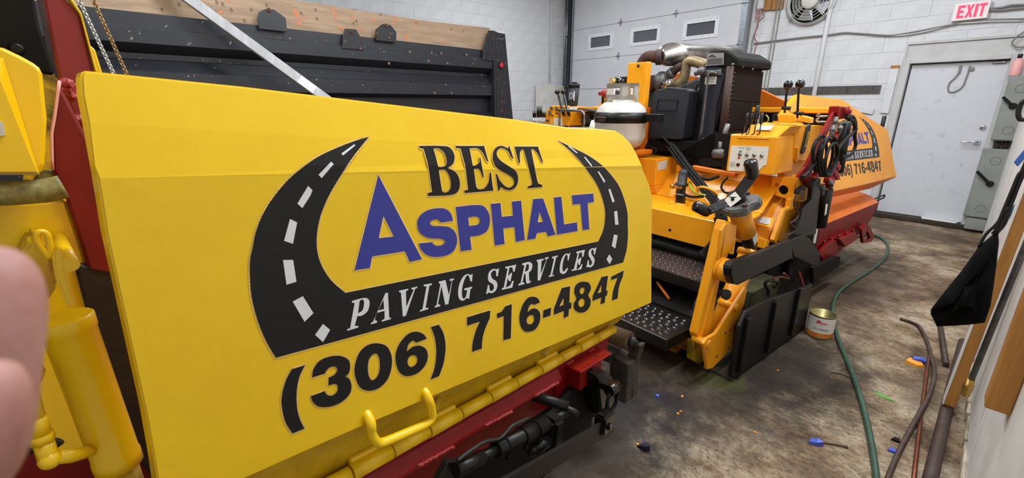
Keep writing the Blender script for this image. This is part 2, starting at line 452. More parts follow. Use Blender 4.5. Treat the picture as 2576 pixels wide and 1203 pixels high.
def place_left(o, u, z): o.location = (XL+random.uniform(-0.002, 0.002), u, z); o.rotation_euler = (0, 0, PI/2)
blocks(wall_back, -3.60, -0.30, 1.2, 3.2, place_back, (DX0-0.02, DX1+0.02, 0, DZ1+0.02))
blocks(wall_back, -3.60, DX0-0.02, 0.0, 1.2, place_back)
blocks(wall_back, -7.75, -7.46, 1.2, 4.2, place_back)
blocks(wall_left, 1.8, 8.0, 1.2, 4.2, place_left)
blocks(wall_left, -1.4, 1.8, 2.0, 4.2, place_left)

# overhead door: sections, windows, hinges, tracks
od = thing('overhead_door', None, None, R); od['kind'] = 'structure'; od.name = 'door_1'
OX0, OX1, OY = -7.42, -3.64, 7.93
zs = [0.0, 0.61, 1.23, 1.85, 2.47, 3.09, 3.71, 4.28]
WIN = [(-6.975, -6.31), (-5.88, -5.21), (-4.75, -4.095)]
for i in range(len(zs)-1):
    bm = nb()
    if i == 4:                                        # the glazed section has openings
        outer = [(OX0, OY, zs[i]+0.003), (OX1, OY, zs[i]+0.003), (OX1, OY, zs[i+1]-0.003), (OX0, OY, zs[i+1]-0.003)]
        hol = [[(a+0.07, OY, 2.69), (b_-0.07, OY, 2.69), (b_-0.07, OY, 2.89), (a+0.07, OY, 2.89)] for a, b_ in WIN]
        ring_plate(bm, outer, hol, (0, 0.045, 0))
    else:
        box(bm, (OX0, OY, zs[i]+0.003), (OX1, OY+0.045, zs[i+1]-0.003), 0.004)
    sec = part('door_section', bm, 'door_panel', od)
    if i == 4:
        for a, b_ in WIN:
            bm = nb()
            ring_plate(bm, [(a, OY-0.014, 2.63), (b_, OY-0.014, 2.63), (b_, OY-0.014, 2.955), (a, OY-0.014, 2.955)],
                       [[(a+0.07, OY-0.014, 2.69), (b_-0.07, OY-0.014, 2.69), (b_-0.07, OY-0.014, 2.89), (a+0.07, OY-0.014, 2.89)]], (0, 0.014, 0))
            part('window_frame', bm, 'door_frame_w', sec)
            bm = nb(); box(bm, (a+0.06, OY+0.012, 2.68), (b_-0.06, OY+0.02, 2.90)); part('pane', bm, 'pane', sec)
            bm = nb()
            for k in range(6):
                for zz in (2.66, 2.925): ball(bm, (a+0.04+k*(b_-a-0.08)/5, OY-0.015, zz), 0.007, 6)
            part('screws', bm, 'steel', sec)
bm = nb(); box(bm, (OX0, OY+0.05, 0), (OX1, OY+0.06, CEIL)); part('door_backing', bm, 'seam', od)
def door_hinge(x, z):
    bm = nb()
    prism(bm, [(x-0.035, OY-0.006, z), (x, OY-0.006, z+0.085), (x+0.035, OY-0.006, z), (x, OY-0.006, z-0.085)], (0, 0.006, 0))
    cyl(bm, (x-0.045, OY-0.012, z), (x+0.045, OY-0.012, z), 0.012, 8)
    for dz in (-0.04, 0.04): ball(bm, (x, OY-0.008, z+dz), 0.011, 6)
    part('hinge', bm, 'galv', od)
for x, z in ((-6.14, 3.10), (-4.925, 3.10), (-6.15, 2.475), (-4.925, 2.475), (-6.15, 1.85), (-3.70, 2.48), (-3.70, 3.085)): door_hinge(x, z)
bm = nb(); box(bm, (-3.74, OY-0.012, 0), (-3.65, OY, 4.2)); part('end_stile', bm, 'galv', od)
bm = nb(); box(bm, (-3.64, OY-0.03, 0), (-3.60, OY+0.06, 4.2)); part('door_jamb', bm, 'seam', od)
bm = nb()
box(bm, (-7.50, OY-0.09, 0), (-7.44, OY-0.08, 4.2)); box(bm, (-7.50, OY-0.09, 0), (-7.49, OY-0.01, 4.2)); box(bm, (-7.56, OY-0.03, 0), (-7.50, OY+0.02, 4.2))
part('track', bm, 'cast_dark', od)
bm = nb(); box(bm, (-7.44, OY-0.06, 0), (-7.415, OY-0.02, 4.2)); part('track', bm, 'galv', od)
for z in (1.9, 2.35, 2.95, 3.5):
    bm = nb(); box(bm, (-7.53, OY-0.12, z), (-7.43, OY-0.09, z+0.035), 0.006); ball(bm, (-7.48, OY-0.12, z+0.02), 0.014, 6); part('track_bracket', bm, 'cast_dark', od)

# exit door in the back wall
ed = thing('exit_door', None, None, R); ed['kind'] = 'structure'; ed.name = 'door_2'
bm = nb(); box(bm, (-1.46, YB+0.05, 0.07), (-0.575, YB+0.095, 2.03), 0.003); leaf = part('door_leaf', bm, 'exit_door', ed)
bm = nb()
box(bm, (DX0-0.01, YB-0.025, 0.05), (-1.475, YB+0.12, 2.10), 0.004); box(bm, (-0.57, YB-0.025, 0.05), (-0.50, YB+0.12, 2.10), 0.004)
box(bm, (-1.475, YB-0.025, 2.045), (-0.57, YB+0.12, 2.10), 0.004); part('door_frame', bm, 'frame_grey', ed)
bm = nb(); box(bm, (DX0, YB+0.02, 2.10), (DX1, YB+0.1, 2.275)); part('lintel_panel', bm, 'frame_grey', ed)
bm = nb(); box(bm, (DX0, YB-0.06, 0.0), (DX1, YB+0.12, 0.065), 0.01); part('threshold', bm, 'mud_dark', ed)
bm = nb(); lathe(bm, [(0.034, 0), (0.034, 0.008), (0.022, 0.022), (0.012, 0.024)], (-0.64, YB+0.05, 1.265), (0, -1, 0), 16); part('deadbolt', bm, 'chrome', leaf)
bm = nb(); lathe(bm, [(0.036, 0), (0.034, 0.012), (0.018, 0.03), (0.014, 0.06)], (-0.65, YB+0.05, 1.09), (0, -1, 0), 16)
tube(bm, [(-0.65, YB-0.005, 1.09), (-0.72, YB-0.012, 1.085), (-0.79, YB-0.008, 1.082)], [0.014, 0.009], 8, 4); part('lever_handle', bm, 'chrome', leaf)
bm = nb()
tube(bm, [(-0.985, YB+0.045, 2.0), (-1.0, YB+0.03, 1.88), (-1.05, YB+0.04, 1.79), (-1.04, YB+0.04, 1.70), (-0.99, YB+0.04, 1.685), (-0.925, YB+0.04, 1.74), (-0.91, YB+0.04, 1.84), (-0.90, YB+0.03, 1.99)], 0.008, 6, 5)
box(bm, (-1.0, YB+0.03, 1.9), (-0.975, YB+0.045, 2.0), 0.004); box(bm, (-0.915, YB+0.03, 1.93), (-0.86, YB+0.045, 1.97), 0.004)
part('pull_strap', bm, 'cable_grey', leaf)
bm = nb(); box(bm, (-0.72, YB+0.02, 2.0), (-0.6, YB+0.05, 2.03), 0.008); part('latch_guard', bm, 'steel', leaf)
bm = nb(); prism(bm, [(-0.95, YB-0.05, 0.067), (-0.62, YB-0.05, 0.067), (-0.60, YB+0.04, 0.067), (-0.97, YB+0.045, 0.067)], (0, 0, 0.006)); part('paint_splash', bm, 'white_label', ed)

# right wall: crumbled base strip where the boarding meets the floor
bm = nb(); y = 1.2
while y < 6.5:
    d = random.uniform(0.006, 0.018)
    prism(bm, [(-d, y, 0), (0, y, 0), (0, y+0.12, 0), (-d*random.uniform(.7, 1.2), y+0.12, 0)], (0, 0, random.uniform(0.03, 0.06)), 0.004); y += 0.12
bmesh.ops.transform(bm, matrix=WF.M, verts=bm.verts[:])
part('baseboard_right', bm, 'crumble')['kind'] = 'structure'

# fluorescent fittings under the ceiling
def lamp(i, x, y, rz):
    t = thing('ceiling_light', 'twin tube fluorescent strip light under the ceiling', 'ceiling light', Frame((x, y, CEIL-0.12), math.degrees(rz)), 'fluorescent ceiling lights')
    bm = nb(); box(bm, (-0.09, -0.62, 0.04), (0.09, 0.62, 0.12), 0.01); part('housing', bm, 'lamp_housing', t)
    for s in (-1, 1):
        bm = nb(); cyl(bm, (s*0.045, -0.6, 0.015), (s*0.045, 0.6, 0.015), 0.016, 10); part('tube', bm, 'lamp_tube', t)
    ld = bpy.data.lights.new('ceiling_light', 'AREA'); ld.shape = 'RECTANGLE'; ld.size = 0.2; ld.size_y = 1.2
    ld.energy = LAMP_W; ld.color = LAMP_COL
    lo = bpy.data.objects.new('lamp', ld); COL.objects.link(lo); lo.parent = t; lo.location = (0, 0, -0.01)
for i, (x, y, rz) in enumerate(LAMPS): lamp(i, x, y, rz)

# ================================================================== lettering (flat vinyl print)
def curve_pts(pts, k=6):
    """closed contour; a point with a third value is smooth"""
    n = len(pts); out = []
    P = [Vector((p[0], p[1])) for p in pts]; S = [len(p) > 2 for p in pts]
    for i in range(n):
        j = (i+1) % n
        if not S[i] and not S[j]: out.append(P[i]); continue
        m0 = (P[j]-P[i-1])/2 if S[i] else (P[j]-P[i])
        m1 = (P[(j+1) % n]-P[i])/2 if S[j] else (P[j]-P[i])
        for q in range(k):
            t = q/k; t2, t3 = t*t, t*t*t
            out.append(P[i]*(2*t3-3*t2+1)+m0*(t3-2*t2+t)+P[j]*(-2*t3+3*t2)+m1*(t3-t2))
    return out
S_ = 1
c1 = crop(600, 320, .2494); c2 = crop(600, 600, .2494); c3 = crop(860, 320, .2494); c4 = crop(1240, 320, .26185)
c5 = crop(840, 600, .2494); c6 = crop(1200, 560, .28678); c7 = crop(680, 780, .28269); c0 = crop(0, 0, 1)
def G(c, *loops): return [c(l) for l in loops]
s = S_
BEST = [
 G(c3, [(777,190),(1000,190,s),(1090,210,s),(1133,290,s),(1118,370,s),(1060,410),(1150,460,s),(1188,560,s),(1165,650,s),(1080,685,s),(868,695),(862,665),(908,652),(868,380),(822,217),(785,212)],
   [(920,215),(975,215,s),(1030,260,s),(1055,340,s),(1040,390,s),(1000,402),(970,400),(945,300)],
   [(975,430),(1040,430,s),(1085,500,s),(1098,580,s),(1080,640,s),(1040,660,s),(1010,652),(990,540)]),
 G(c3, [(1145,190),(1432,190),(1475,345),(1462,345),(1420,260,s),(1370,215,s),(1285,213),(1318,390),(1350,385,s),(1385,350,s),(1385,310),(1395,310),(1430,505),(1420,505),(1395,440,s),(1370,418,s),(1328,420),(1352,600),(1375,628),(1430,620,s),(1475,560,s),(1490,460),(1500,455),(1525,640),(1238,665),(1232,640),(1272,630),(1245,400),(1195,215),(1150,212)]),
 G(c4, [(155,180),(195,300),(180,302),(140,230,s),(80,200,s),(40,225,s),(35,270,s),(70,320,s),(150,375,s),(215,420,s),(240,490,s),(225,560,s),(180,600,s),(120,600,s),(75,575,s),(60,605),(48,612),(25,450),(35,450),(70,520,s),(120,570,s),(165,580,s),(200,545,s),(195,500,s),(150,460,s),(70,415,s),(15,365,s),(-5,290,s),(10,220,s),(50,185,s),(95,185,s),(140,205)]),
 G(c4, [(205,187),(430,187),(480,338),(465,335),(430,260,s),(385,212,s),(365,215),(420,500),(432,540),(470,555),(472,575),(335,587),(332,570),(370,555),(375,530),(325,330),(290,212),(265,225,s),(255,270,s),(258,345),(245,345)])]
ASPHALT = [
 G(c0, [(951,440),(1061,652),(1030,659),(1018,632),(936,645),(930,674),(891,680)], [(964,543),(952,599),(990,595)]),
 G(c3, [(1118,945),(1095,870,s),(1040,825,s),(960,818,s),(860,840,s),(790,890,s),(758,960,s),(775,1050,s),(830,1100,s),(900,1120,s),(990,1125,s),(1030,1140,s),(1035,1165,s),(1005,1190,s),(940,1195,s),(905,1160),(775,1172),(800,1240,s),(870,1295,s),(960,1308,s),(1060,1290,s),(1130,1240,s),(1160,1150,s),(1140,1060,s),(1080,1010,s),(1000,998,s),(910,995,s),(885,965,s),(910,938,s),(960,930,s),(1000,962)]),
 G(c3, [(1145,805),(1340,785,s),(1430,800,s),(1480,870,s),(1490,950,s),(1465,1040,s),(1390,1088,s),(1290,1103),(1307,1236),(1195,1253),(1172,1050)], [(1272,910),(1350,900,s),(1385,920,s),(1388,955,s),(1365,985,s),(1280,997)]),
 G(c4, [(-23,737),(70,728),(83,862),(190,850),(180,715),(268,706),(305,1085),(218,1102),(205,960),(97,972),(110,1122),(15,1137)]),
 G(c4, [(385,690),(480,685),(600,1033),(525,1048),(508,1005),(420,1018),(405,1072),(325,1083)], [(445,815),(428,915),(480,908)]),
 G(c4, [(583,675),(655,668),(682,935),(805,913),(812,998),(612,1033)]),
 G(c4, [(755,655),(960,637),(970,718),(908,728),(925,980),(860,990),(838,738),(765,743)])]
ROAD = [c1([(1312,100),(1200,130,s),(1000,205,s),(800,300,s),(640,410,s),(480,550,s),(320,750,s),(220,930,s),(165,1090,s),(145,1200,s)])
 + c2([(118,200,s),(112,330,s),(125,550,s),(165,740,s),(225,920,s),(300,1080,s),(375,1203)])
 + c6([(1280,350),(1310,240,s),(1322,120,s),(1320,20,s)])
 + c4([(1290,820,s),(1255,680,s),(1200,550,s),(1100,420,s),(1000,330,s),(900,265,s),(800,215,s),(622,130),(720,210,s),(820,310,s),(900,410,s),(990,540,s),(1045,670,s),(1075,800,s),(1072,920,s),(1050,1010,s),(1010,1098)])
 + c2([(1075,548),(940,430,s),(850,300,s),(800,170,s),(785,30,s)])
 + c1([(800,1000,s),(840,850,s),(920,670,s),(1040,470,s),(1160,290,s)])]
DASH = [G(c1, q) for q in ([(1160,175),(1175,185),(1050,287),(1032,268)], [(930,350),(955,375),(835,513),(802,480)], [(697,593),(742,635),(720,690),(640,815),(590,770)], [(515,925),(587,960),(545,1175),(455,1145)])]
DASH += [G(c2, q) for q in ([(445,215),(547,215),(580,435),(480,465)], [(543,635),(645,580),(752,752),(662,838)], [(848,860),(920,920),(848,1043),(768,970)])]
DASH += [G(c4, q) for q in ([(715,182),(735,185),(808,245),(800,252)], [(870,288),(882,286),(950,370),(942,380)], [(1000,425),(1015,425),(1075,515),(1065,537)], [(1105,600),(1122,590),(1166,710),(1145,727)], [(1160,810),(1190,803),(1203,935),(1170,938)], [(1160,1030),(1195,1040),(1172,1165),(1137,1140)])]
DASH += [G(c6, [(1158,278),(1183,320),(1160,366),(1132,322)])]
PAVING = [
 G(c5, [(178,628),(300,598,s),(345,615,s),(355,660,s),(335,730,s),(280,775,s),(232,782),(205,880),(243,880),(240,897),(130,930),(130,912),(158,905),(205,650),(178,645)], [(255,625),(285,615,s),(300,645,s),(285,720,s),(238,755)]),
 G(c5, [(515,550),(540,545),(553,795),(572,800),(568,812),(480,838),(480,822),(505,812),(507,770),(505,728),(430,748),(412,795),(410,825),(432,830),(430,848),(368,865),(372,848),(390,840)], [(495,615),(440,725),(502,710)]),
 G(c5, [(655,525),(745,505),(745,520),(722,530),(725,690),(800,515),(775,510),(778,497),(838,483),(835,497),(815,507),(720,780),(690,785),(672,545),(652,540)]),
 G(c5, [(902,465),(985,452),(982,468),(958,475),(920,700),(948,697),(945,712),(863,737),(865,722),(888,712),(930,482),(902,482)]),
 G(c5, [(1053,435),(1120,418),(1155,570),(1185,425),(1160,425),(1162,410),(1208,402),(1205,415),(1190,423),(1150,660),(1118,668),(1080,480),(1045,660),(1070,670),(1065,683),(1012,697),(1015,680),(1030,672),(1070,455),(1053,452)]),
 G(c5, [(1395,355),(1388,430),(1372,432),(1360,385,s),(1340,370,s),(1310,420,s),(1288,510,s),(1290,590,s),(1310,605,s),(1328,585),(1340,520),(1310,520),(1312,503),(1390,485),(1390,500),(1372,510),(1360,605),(1345,605),(1335,600),(1300,625,s),(1265,615,s),(1248,560,s),(1258,470,s),(1295,390,s),(1340,358,s),(1375,368)])]
SERVICES = [
 G(c6, [(190,400),(178,470),(165,470),(160,425,s),(140,420,s),(118,450,s),(130,490,s),(165,515,s),(175,550,s),(160,595,s),(125,618,s),(98,612),(85,625),(75,627),(92,545),(103,550),(108,590,s),(125,600,s),(145,575,s),(135,540,s),(100,515,s),(92,475,s),(105,430,s),(140,405,s),(165,410)]),
 G(c6, [(245,388),(340,368),(325,430),(312,430),(305,395,s),(280,395),(268,470),(295,440),(305,440),(290,515),(280,515),(265,488),(250,570),(285,550,s),(305,512),(318,510),(305,570),(213,590),(215,575),(230,570),(265,402),(245,402)]),
 G(c6, [(392,358),(450,345,s),(480,365,s),(475,410,s),(450,440),(455,515),(470,508),(465,525),(435,535,s),(425,515),(420,445),(410,450),(395,525),(412,525),(410,540),(360,552),(360,538),(378,530),(412,375),(392,372)], [(430,365),(450,370,s),(445,415,s),(415,432)]),
 G(c6, [(520,328),(580,315),(578,330),(562,335),(555,450),(605,325),(590,320),(592,308),(625,300),(622,312),(610,318),(550,505),(528,508),(530,345),(520,342)]),
 G(c6, [(655,300),(705,288),(703,300),(690,305),(655,462),(672,458),(670,468),(625,478),(627,465),(640,460),(672,315),(655,315)]),
 G(c6, [(815,262),(800,330),(790,330),(790,290,s),(775,285,s),(755,330,s),(745,400,s),(755,430,s),(775,410),(790,395),(795,403),(775,440,s),(745,450,s),(723,430,s),(725,370,s),(745,305,s),(775,272,s),(800,275)]),
 G(c6, [(868,255),(942,238),(930,300),(918,300),(915,265,s),(892,265),(880,330),(905,305),(912,305),(900,370),(890,372),(880,345),(868,412),(895,395,s),(912,365),(922,365),(912,408),(825,425),(828,412),(845,408),(880,270),(868,270)]),
 G(c6, [(1045,215),(1030,280),(1020,280),(1018,240,s),(1000,245,s),(1000,275,s),(1020,305,s),(1028,335,s),(1015,375,s),(990,392,s),(968,388),(955,395),(968,330),(978,330),(980,368,s),(992,375,s),(1005,350,s),(990,315,s),(975,285,s),(980,245,s),(1005,225,s),(1025,228)])]
PHONE = [
 G(c7, [(190,525),(305,490),(255,600,s),(232,740,s),(238,880,s),(265,980,s),(302,1055),(195,1098),(130,990,s),(100,850,s),(105,740,s),(140,620,s)]),
 G(c7, [(370,600),(385,520,s),(440,450,s),(530,413,s),(620,408,s),(690,440,s),(708,500,s),(695,560,s),(665,590),(705,620,s),(720,690,s),(695,760,s),(620,825,s),(520,860,s),(430,858,s),(380,820,s),(358,765),(480,722),(505,755,s),(550,760,s),(595,720,s),(595,670,s),(570,655,s),(515,670),(515,602),(570,575,s),(595,530,s),(575,503,s),(530,508,s),(495,540,s),(485,565)]),
 G(c7, [(940,295,s),(1030,320,s),(1075,400,s),(1078,500,s),(1045,610,s),(970,690,s),(880,718,s),(800,690,s),(755,600,s),(750,500,s),(785,390,s),(850,320,s)], [(930,385,s),(965,420,s),(972,520,s),(950,590,s),(910,625,s),(880,600,s),(865,520,s),(880,430,s)]),
 G(c7, [(1390,255),(1360,215,s),(1300,192,s),(1230,210,s),(1160,280,s),(1118,370,s),(1115,460,s),(1145,550,s),(1210,588,s),(1300,565,s),(1370,500,s),(1400,420,s),(1385,350,s),(1335,318,s),(1270,325,s),(1212,368),(1225,310,s),(1265,272,s),(1300,290)], [(1265,400,s),(1300,415,s),(1305,460,s),(1275,500,s),(1240,505,s),(1218,470,s),(1230,420,s)]),
 G(c7, [(1427,150),(1498,130),(1540,210,s),(1558,330,s),(1540,470,s),(1500,588),(1423,618),(1460,510,s),(1475,380,s),(1462,250,s)]),
 G(c5, [(1340,795),(1575,725),(1570,800),(1520,920,s),(1495,1020,s),(1490,1110),(1390,1145),(1400,1040,s),(1430,930,s),(1470,838),(1340,880)]),
 G(c6, [(303,715),(295,1015),(228,1033),(232,820),(175,840),(172,800),(215,780,s),(245,735)]),
 G(c6, [(550,700),(530,665,s),(490,650,s),(440,665,s),(395,730,s),(370,820,s),(378,900,s),(405,945,s),(450,958,s),(510,935,s),(548,870,s),(552,800,s),(525,760,s),(485,755,s),(440,785),(455,735,s),(480,712,s),(500,722)], [(475,810,s),(495,820,s),(498,860,s),(475,890,s),(445,890,s),(433,860,s),(445,825,s)]),
 G(c6, [(580,770),(648,745),(643,815),(575,838)]),
 G(c6, [(740,575),(815,558),(808,705),(828,700),(825,752),(805,760),(800,820),(757,838),(760,775),(672,810),(672,755)], [(757,660),(720,735),(757,720)]),
 G(c6, [(930,518,s),(980,530,s),(998,580,s),(975,635,s),(995,680,s),(988,735,s),(950,780,s),(900,790,s),(855,765,s),(845,715,s),(870,665,s),(852,620,s),(858,560,s),(890,528,s)], [(925,568,s),(943,590,s),(925,625,s),(905,622,s),(900,590,s)], [(920,665,s),(942,690,s),(935,725,s),(910,742,s),(890,725,s),(890,690,s)]),
 G(c6, [(1090,478),(1148,465),(1130,598),(1145,594),(1138,640),(1125,645),(1118,705),(1080,718),(1088,658),(1010,688),(1013,640)], [(1090,545),(1055,620),(1088,610)]),
 G(c6, [(1175,475),(1285,420),(1278,470),(1245,560,s),(1232,665),(1180,685),(1195,590,s),(1230,485),(1175,505)])]

# near machine axes: it stands nose down by a few degrees on the uneven floor
_n = Frame((0, 0, 0), 8.4, 5.6)
NF = Frame(_n.M @ Vector((-0.72, 0, 0)), 8.4, 5.6)
ZC, LEAN = 1.478, math.radians(13)
def flat(loop):                                   # traced contour -> (y, z) on the wing's outer face
    out = []
    for p in curve_pts(loop):
        q = NF.x(p.x, p.y, 0); out.append(Vector((q.y, q.z)))
    return out
def on_wing(p, off):                              # lift onto the folded wing: above the crease it leans inward
    p = Vector((0, p[0], p[1]))
    if p.z > ZC:
        n = Vector((math.cos(LEAN), 0, math.sin(LEAN))); d = n.z*ZC; r = p-NF.c
        p = NF.c+r*((d-n.dot(NF.c))/n.dot(r)); return p+n*off
    return p+Vector((off, 0, 0))
def far_map(p, off):                              # the same artwork on the other machine, a little smaller
    return Vector((FARX+off, FAR_A*p[0]+FAR_B, FAR_A*p[1]+FAR_C))
def print_mesh(bm, loops, lift, off):
    pts = [p for l in loops for p in l]
    vs = [bm.verts.new((0, p[0], p[1])) for p in pts]
    for t in geometry.tessellate_polygon([[Vector((p[0], p[1], 0)) for p in l] for l in loops]):
        if len(set(t)) == 3:
            try: bm.faces.new([vs[i] for i in t])
            except ValueError: pass
def stroke_mesh(bm, loops, wd):
    for l in loops:
        n = len(l)
        for i in range(n):
            a, b_ = l[i], l[(i+1) % n]; d = b_-a
            if d.length < 1e-6: continue
            d.normalize(); q = Vector((-d.y, d.x))*wd; e = d*wd*0.6
            f = [bm.verts.new((0, p.x, p.y)) for p in (a-e-q, b_+e-q, b_+e+q, a-e+q)]
            bm.faces.new(f)
def decal(name, glyphs, mt, parent, lift, off, outline=None, ow=0.0022, label=None):
    gl = [[flat(l) for l in g] for g in glyphs]
    def finish(bm, o):
        bmesh.ops.bisect_plane(bm, geom=bm.verts[:]+bm.edges[:]+bm.faces[:], plane_co=(0, 0, ZC), plane_no=(0, 0, 1))
        for v in bm.verts: v.co = lift((v.co.y, v.co.z), o)
        for f in bm.faces:
            f.normal_update()
            if f.normal.x < 0: f.normal_flip()
    bm = nb()
    for g in gl: print_mesh(bm, g, lift, off)
    finish(bm, off)
    o = part(name, bm, mt, parent)
    if label: o['label'] = label
    if outline:
        bm = nb()
        for g in gl: stroke_mesh(bm, g, ow)
        finish(bm, off-0.0004); part(name+'_outline', bm, outline, parent)
    return o
def logo(parent, lift, ol='decal_cream'):
    o = decal('road_print', [ROAD], 'decal_black', parent, lift, 0.0010, ol, label='black curving road emblem with dashed lane')
    for d in DASH: decal('lane_dash', [d], 'decal_white', parent, lift, 0.0016)
    for g in BEST: decal('serif_letter', [g], 'decal_black', parent, lift, 0.0010, ol)
    for g in ASPHALT: decal('block_letter', [g], 'decal_blue', parent, lift, 0.0010, ol)
    for g in PAVING+SERVICES: decal('italic_letter', [g], 'decal_white', parent, lift, 0.0016)
    for g in PHONE: decal('phone_digit', [g], 'decal_black', parent, lift, 0.0010, ol)

# ================================================================== near yellow paver
NP = thing('asphalt_paver', 'large yellow paver in the foreground with red frame and road logo wing', 'paver', NF)
def npp(name, bm, m, parent=None): return part(name, bm, m, parent or NP)
# hopper wing: folded sheet with a rolled edge
WOUT = [(390,1174),(369,1055),(326,854),(269,599),(245,449),(220,309),(206,240),(203,192),(206,182),(215,178),(400,197),(610,218),(850,246),(1080,275),(1291,300),(1423,320),(1502,324),(1549,329),(1567,340),(1588,362),(1603,389),(1617,425),(1633,463),(1642,498),(1641,524),(1639,640),(1639,762),(1599,780),(1240,934),(850,1100),(640,1194),(417,1292),(406,1287)]
wl = []
for px, py in WOUT:
    p = NF.x(px, py, 0); wl.append(Vector((p.y, p.z)))
bm = nb(); print_mesh(bm, [wl], None, 0)
bmesh.ops.bisect_plane(bm, geom=bm.verts[:]+bm.edges[:]+bm.faces[:], plane_co=(0, 0, ZC), plane_no=(0, 0, 1))
for v in bm.verts: v.co = on_wing((v.co.y, v.co.z), 0)
bmesh.ops.dissolve_limit(bm, angle_limit=0.01, verts=bm.verts[:], edges=bm.edges[:])
bmesh.ops.recalc_face_normals(bm, faces=bm.faces[:])
for f in bm.faces:
    if f.normal.x < 0: f.normal_flip()
ret = bmesh.ops.extrude_face_region(bm, geom=bm.faces[:])
nv = [e for e in ret['geom'] if isinstance(e, bmesh.types.BMVert)]
bmesh.ops.translate(bm, vec=(-0.05, 0, 0), verts=nv)
bmesh.ops.recalc_face_normals(bm, faces=bm.faces[:])
fe = [e for e in bm.edges if len(e.link_faces) == 2 and e.calc_face_angle(0) > 0.6 and all(v not in nv for v in e.verts)]
bmesh.ops.bevel(bm, geom=fe, offset=0.010, segments=3, affect='EDGES', clamp_overlap=True)
for f in bm.faces: f.smooth = False
wing = npp('hopper_wing', bm, 'yellow')
logo(wing, on_wing)
# lower wing plate, hinge barrel in sections, grease fittings, grab handle
zb = 0.80
bm = nb(); prism(bm, [(-0.045, -0.05, 0.99), (-0.045, 1.56, 0.90), (-0.085, 1.50, zb+0.01), (-0.085, -0.05, zb+0.01)], (-0.012, 0, 0)); npp('lower_plate', bm, 'yellow_old')
ys_ = [NF.x(px, py, -0.06).y for px, py in ((700, 1275), (790, 1232), (881, 1177), (984, 1126), (1076, 1082), (1156, 1033), (1230, 994), (1295, 959), (1356, 931), (1409, 903), (1455, 873), (1500, 848), (1541, 825))]
ys_[-1] += 0.01
for i in range(len(ys_)-1):
    bm = nb(); r = 0.0185 if i % 2 == 0 else 0.0172
    cyl(bm, (-0.06, ys_[i]+0.0025, zb+0.01), (-0.06, ys_[i+1]-0.0025, zb+0.01), r, 16)
    npp('hinge_barrel', bm, 'yellow')
for i in range(0, len(ys_)-1, 2):
    bm = nb(); box(bm, (-0.082, ys_[i]+0.005, zb+0.016), (-0.066, ys_[i+1]-0.005, zb+0.036), 0.004); npp('hinge_leaf', bm, 'yellow')
for px, py in ((1095, 1022), (1372, 885)):
    p = NF.x(px, py, -0.07)
    bm = nb(); lathe(bm, [(0.018, 0), (0.018, 0.006), (0.010, 0.007), (0.010, 0.02), (0.006, 0.022), (0.006, 0.034), (0.003, 0.036)], (-0.075, p.y, p.z), (0.6, 0, 0.8), 12)
    npp('grease_fitting', bm, 'yellow_old')
hp = [NF.x(px, py, 0.012) for px, py in ((932, 1062), (934, 1085), (938, 1100), (950, 1113), (968, 1112), (1040, 1082), (1070, 1068), (1085, 1055), (1087, 1040), (1078, 1003))]
bm = nb(); tube(bm, [hp[0]+Vector((-0.03, 0, 0.02))]+hp+[hp[-1]+Vector((-0.03, 0, 0.02))], 0.010, 12, 4); npp('grab_handle', bm, 'yellow')
# red side frame under the hinge with a folded rib and weld beads
xf = -0.055
yl, yr = -0.3, NF.x(1525, 900, xf).y
rz = [NF.x(*q, xf+0.02).z for q in ((1060, 1166), (1200, 1085), (1390, 972))]
zr = sum(rz)/3
prof = [(xf, zb), (xf, zb-0.02), (xf+0.004, zr+0.03), (xf+0.022, zr+0.005), (xf+0.022, zr-0.004), (xf-0.01, zr-0.03), (xf-0.01, zr-0.115), (xf-0.08, zr-0.115), (xf-0.08, zb)]
bm = nb(); yb = NF.x(1400, 965, xf).y
prism(bm, [(x, yl, z) for x, z in prof], (0, yb-yl, 0), 0.003)
prism(bm, [(xf, yb, zb), (xf, yr, zb), (xf, yr, zr-0.02), (xf, yb, zr-0.13), ], (-0.02, 0, 0), 0.003)
frame = npp('side_frame', bm, 'red')
for a, b_ in (((1050, 1175), (1140, 1124)), ((1218, 1073), (1287, 1035)), ((1345, 997), (1403, 962))):
    bm = nb(); pa, pb = NF.x(*a, xf+0.022), NF.x(*b_, xf+0.022)
    tube(bm, [pa+(pb-pa)*t+Vector((0.002*(-1)**int(t*20), 0, 0)) for t in [i/18 for i in range(19)]], 0.006, 6); npp('weld_bead', bm, 'red_weld', frame)
bm = nb(); box(bm, (xf-0.09, yl, zr-0.42), (xf-0.02, yr-0.02, zr-0.10)); npp('tunnel_wall', bm, 'black_matte')
# red step bracket: flange and gusset box
xo = 0.009; zt = 0.777
bm = nb(); box(bm, (xf-0.01, 1.075, zt-0.010), (xo, 1.289, zt), 0.003); npp('step_flange', bm, 'red')
bm = nb(); box(bm, (xf-0.01, 1.092, 0.692), (xo-0.006, 1.232, zt-0.010), 0.004); npp('step_bracket', bm, 'red')
bm = nb(); cyl(bm, (-0.018, 1.215, zt-0.005), (-0.018, 1.215, zt+0.0006), 0.005, 10); npp('bolt_hole', bm, 'black_matte')
for y0_, y1_ in ((1.078, 1.12), (1.22, 1.26)):
    bm = nb(); tube(bm, [(xf+0.003, y0_+(y1_-y0_)*i/8, zt+0.002+0.001*(i % 2)) for i in range(9)], 0.004, 6); npp('weld_bead', bm, 'red_weld')
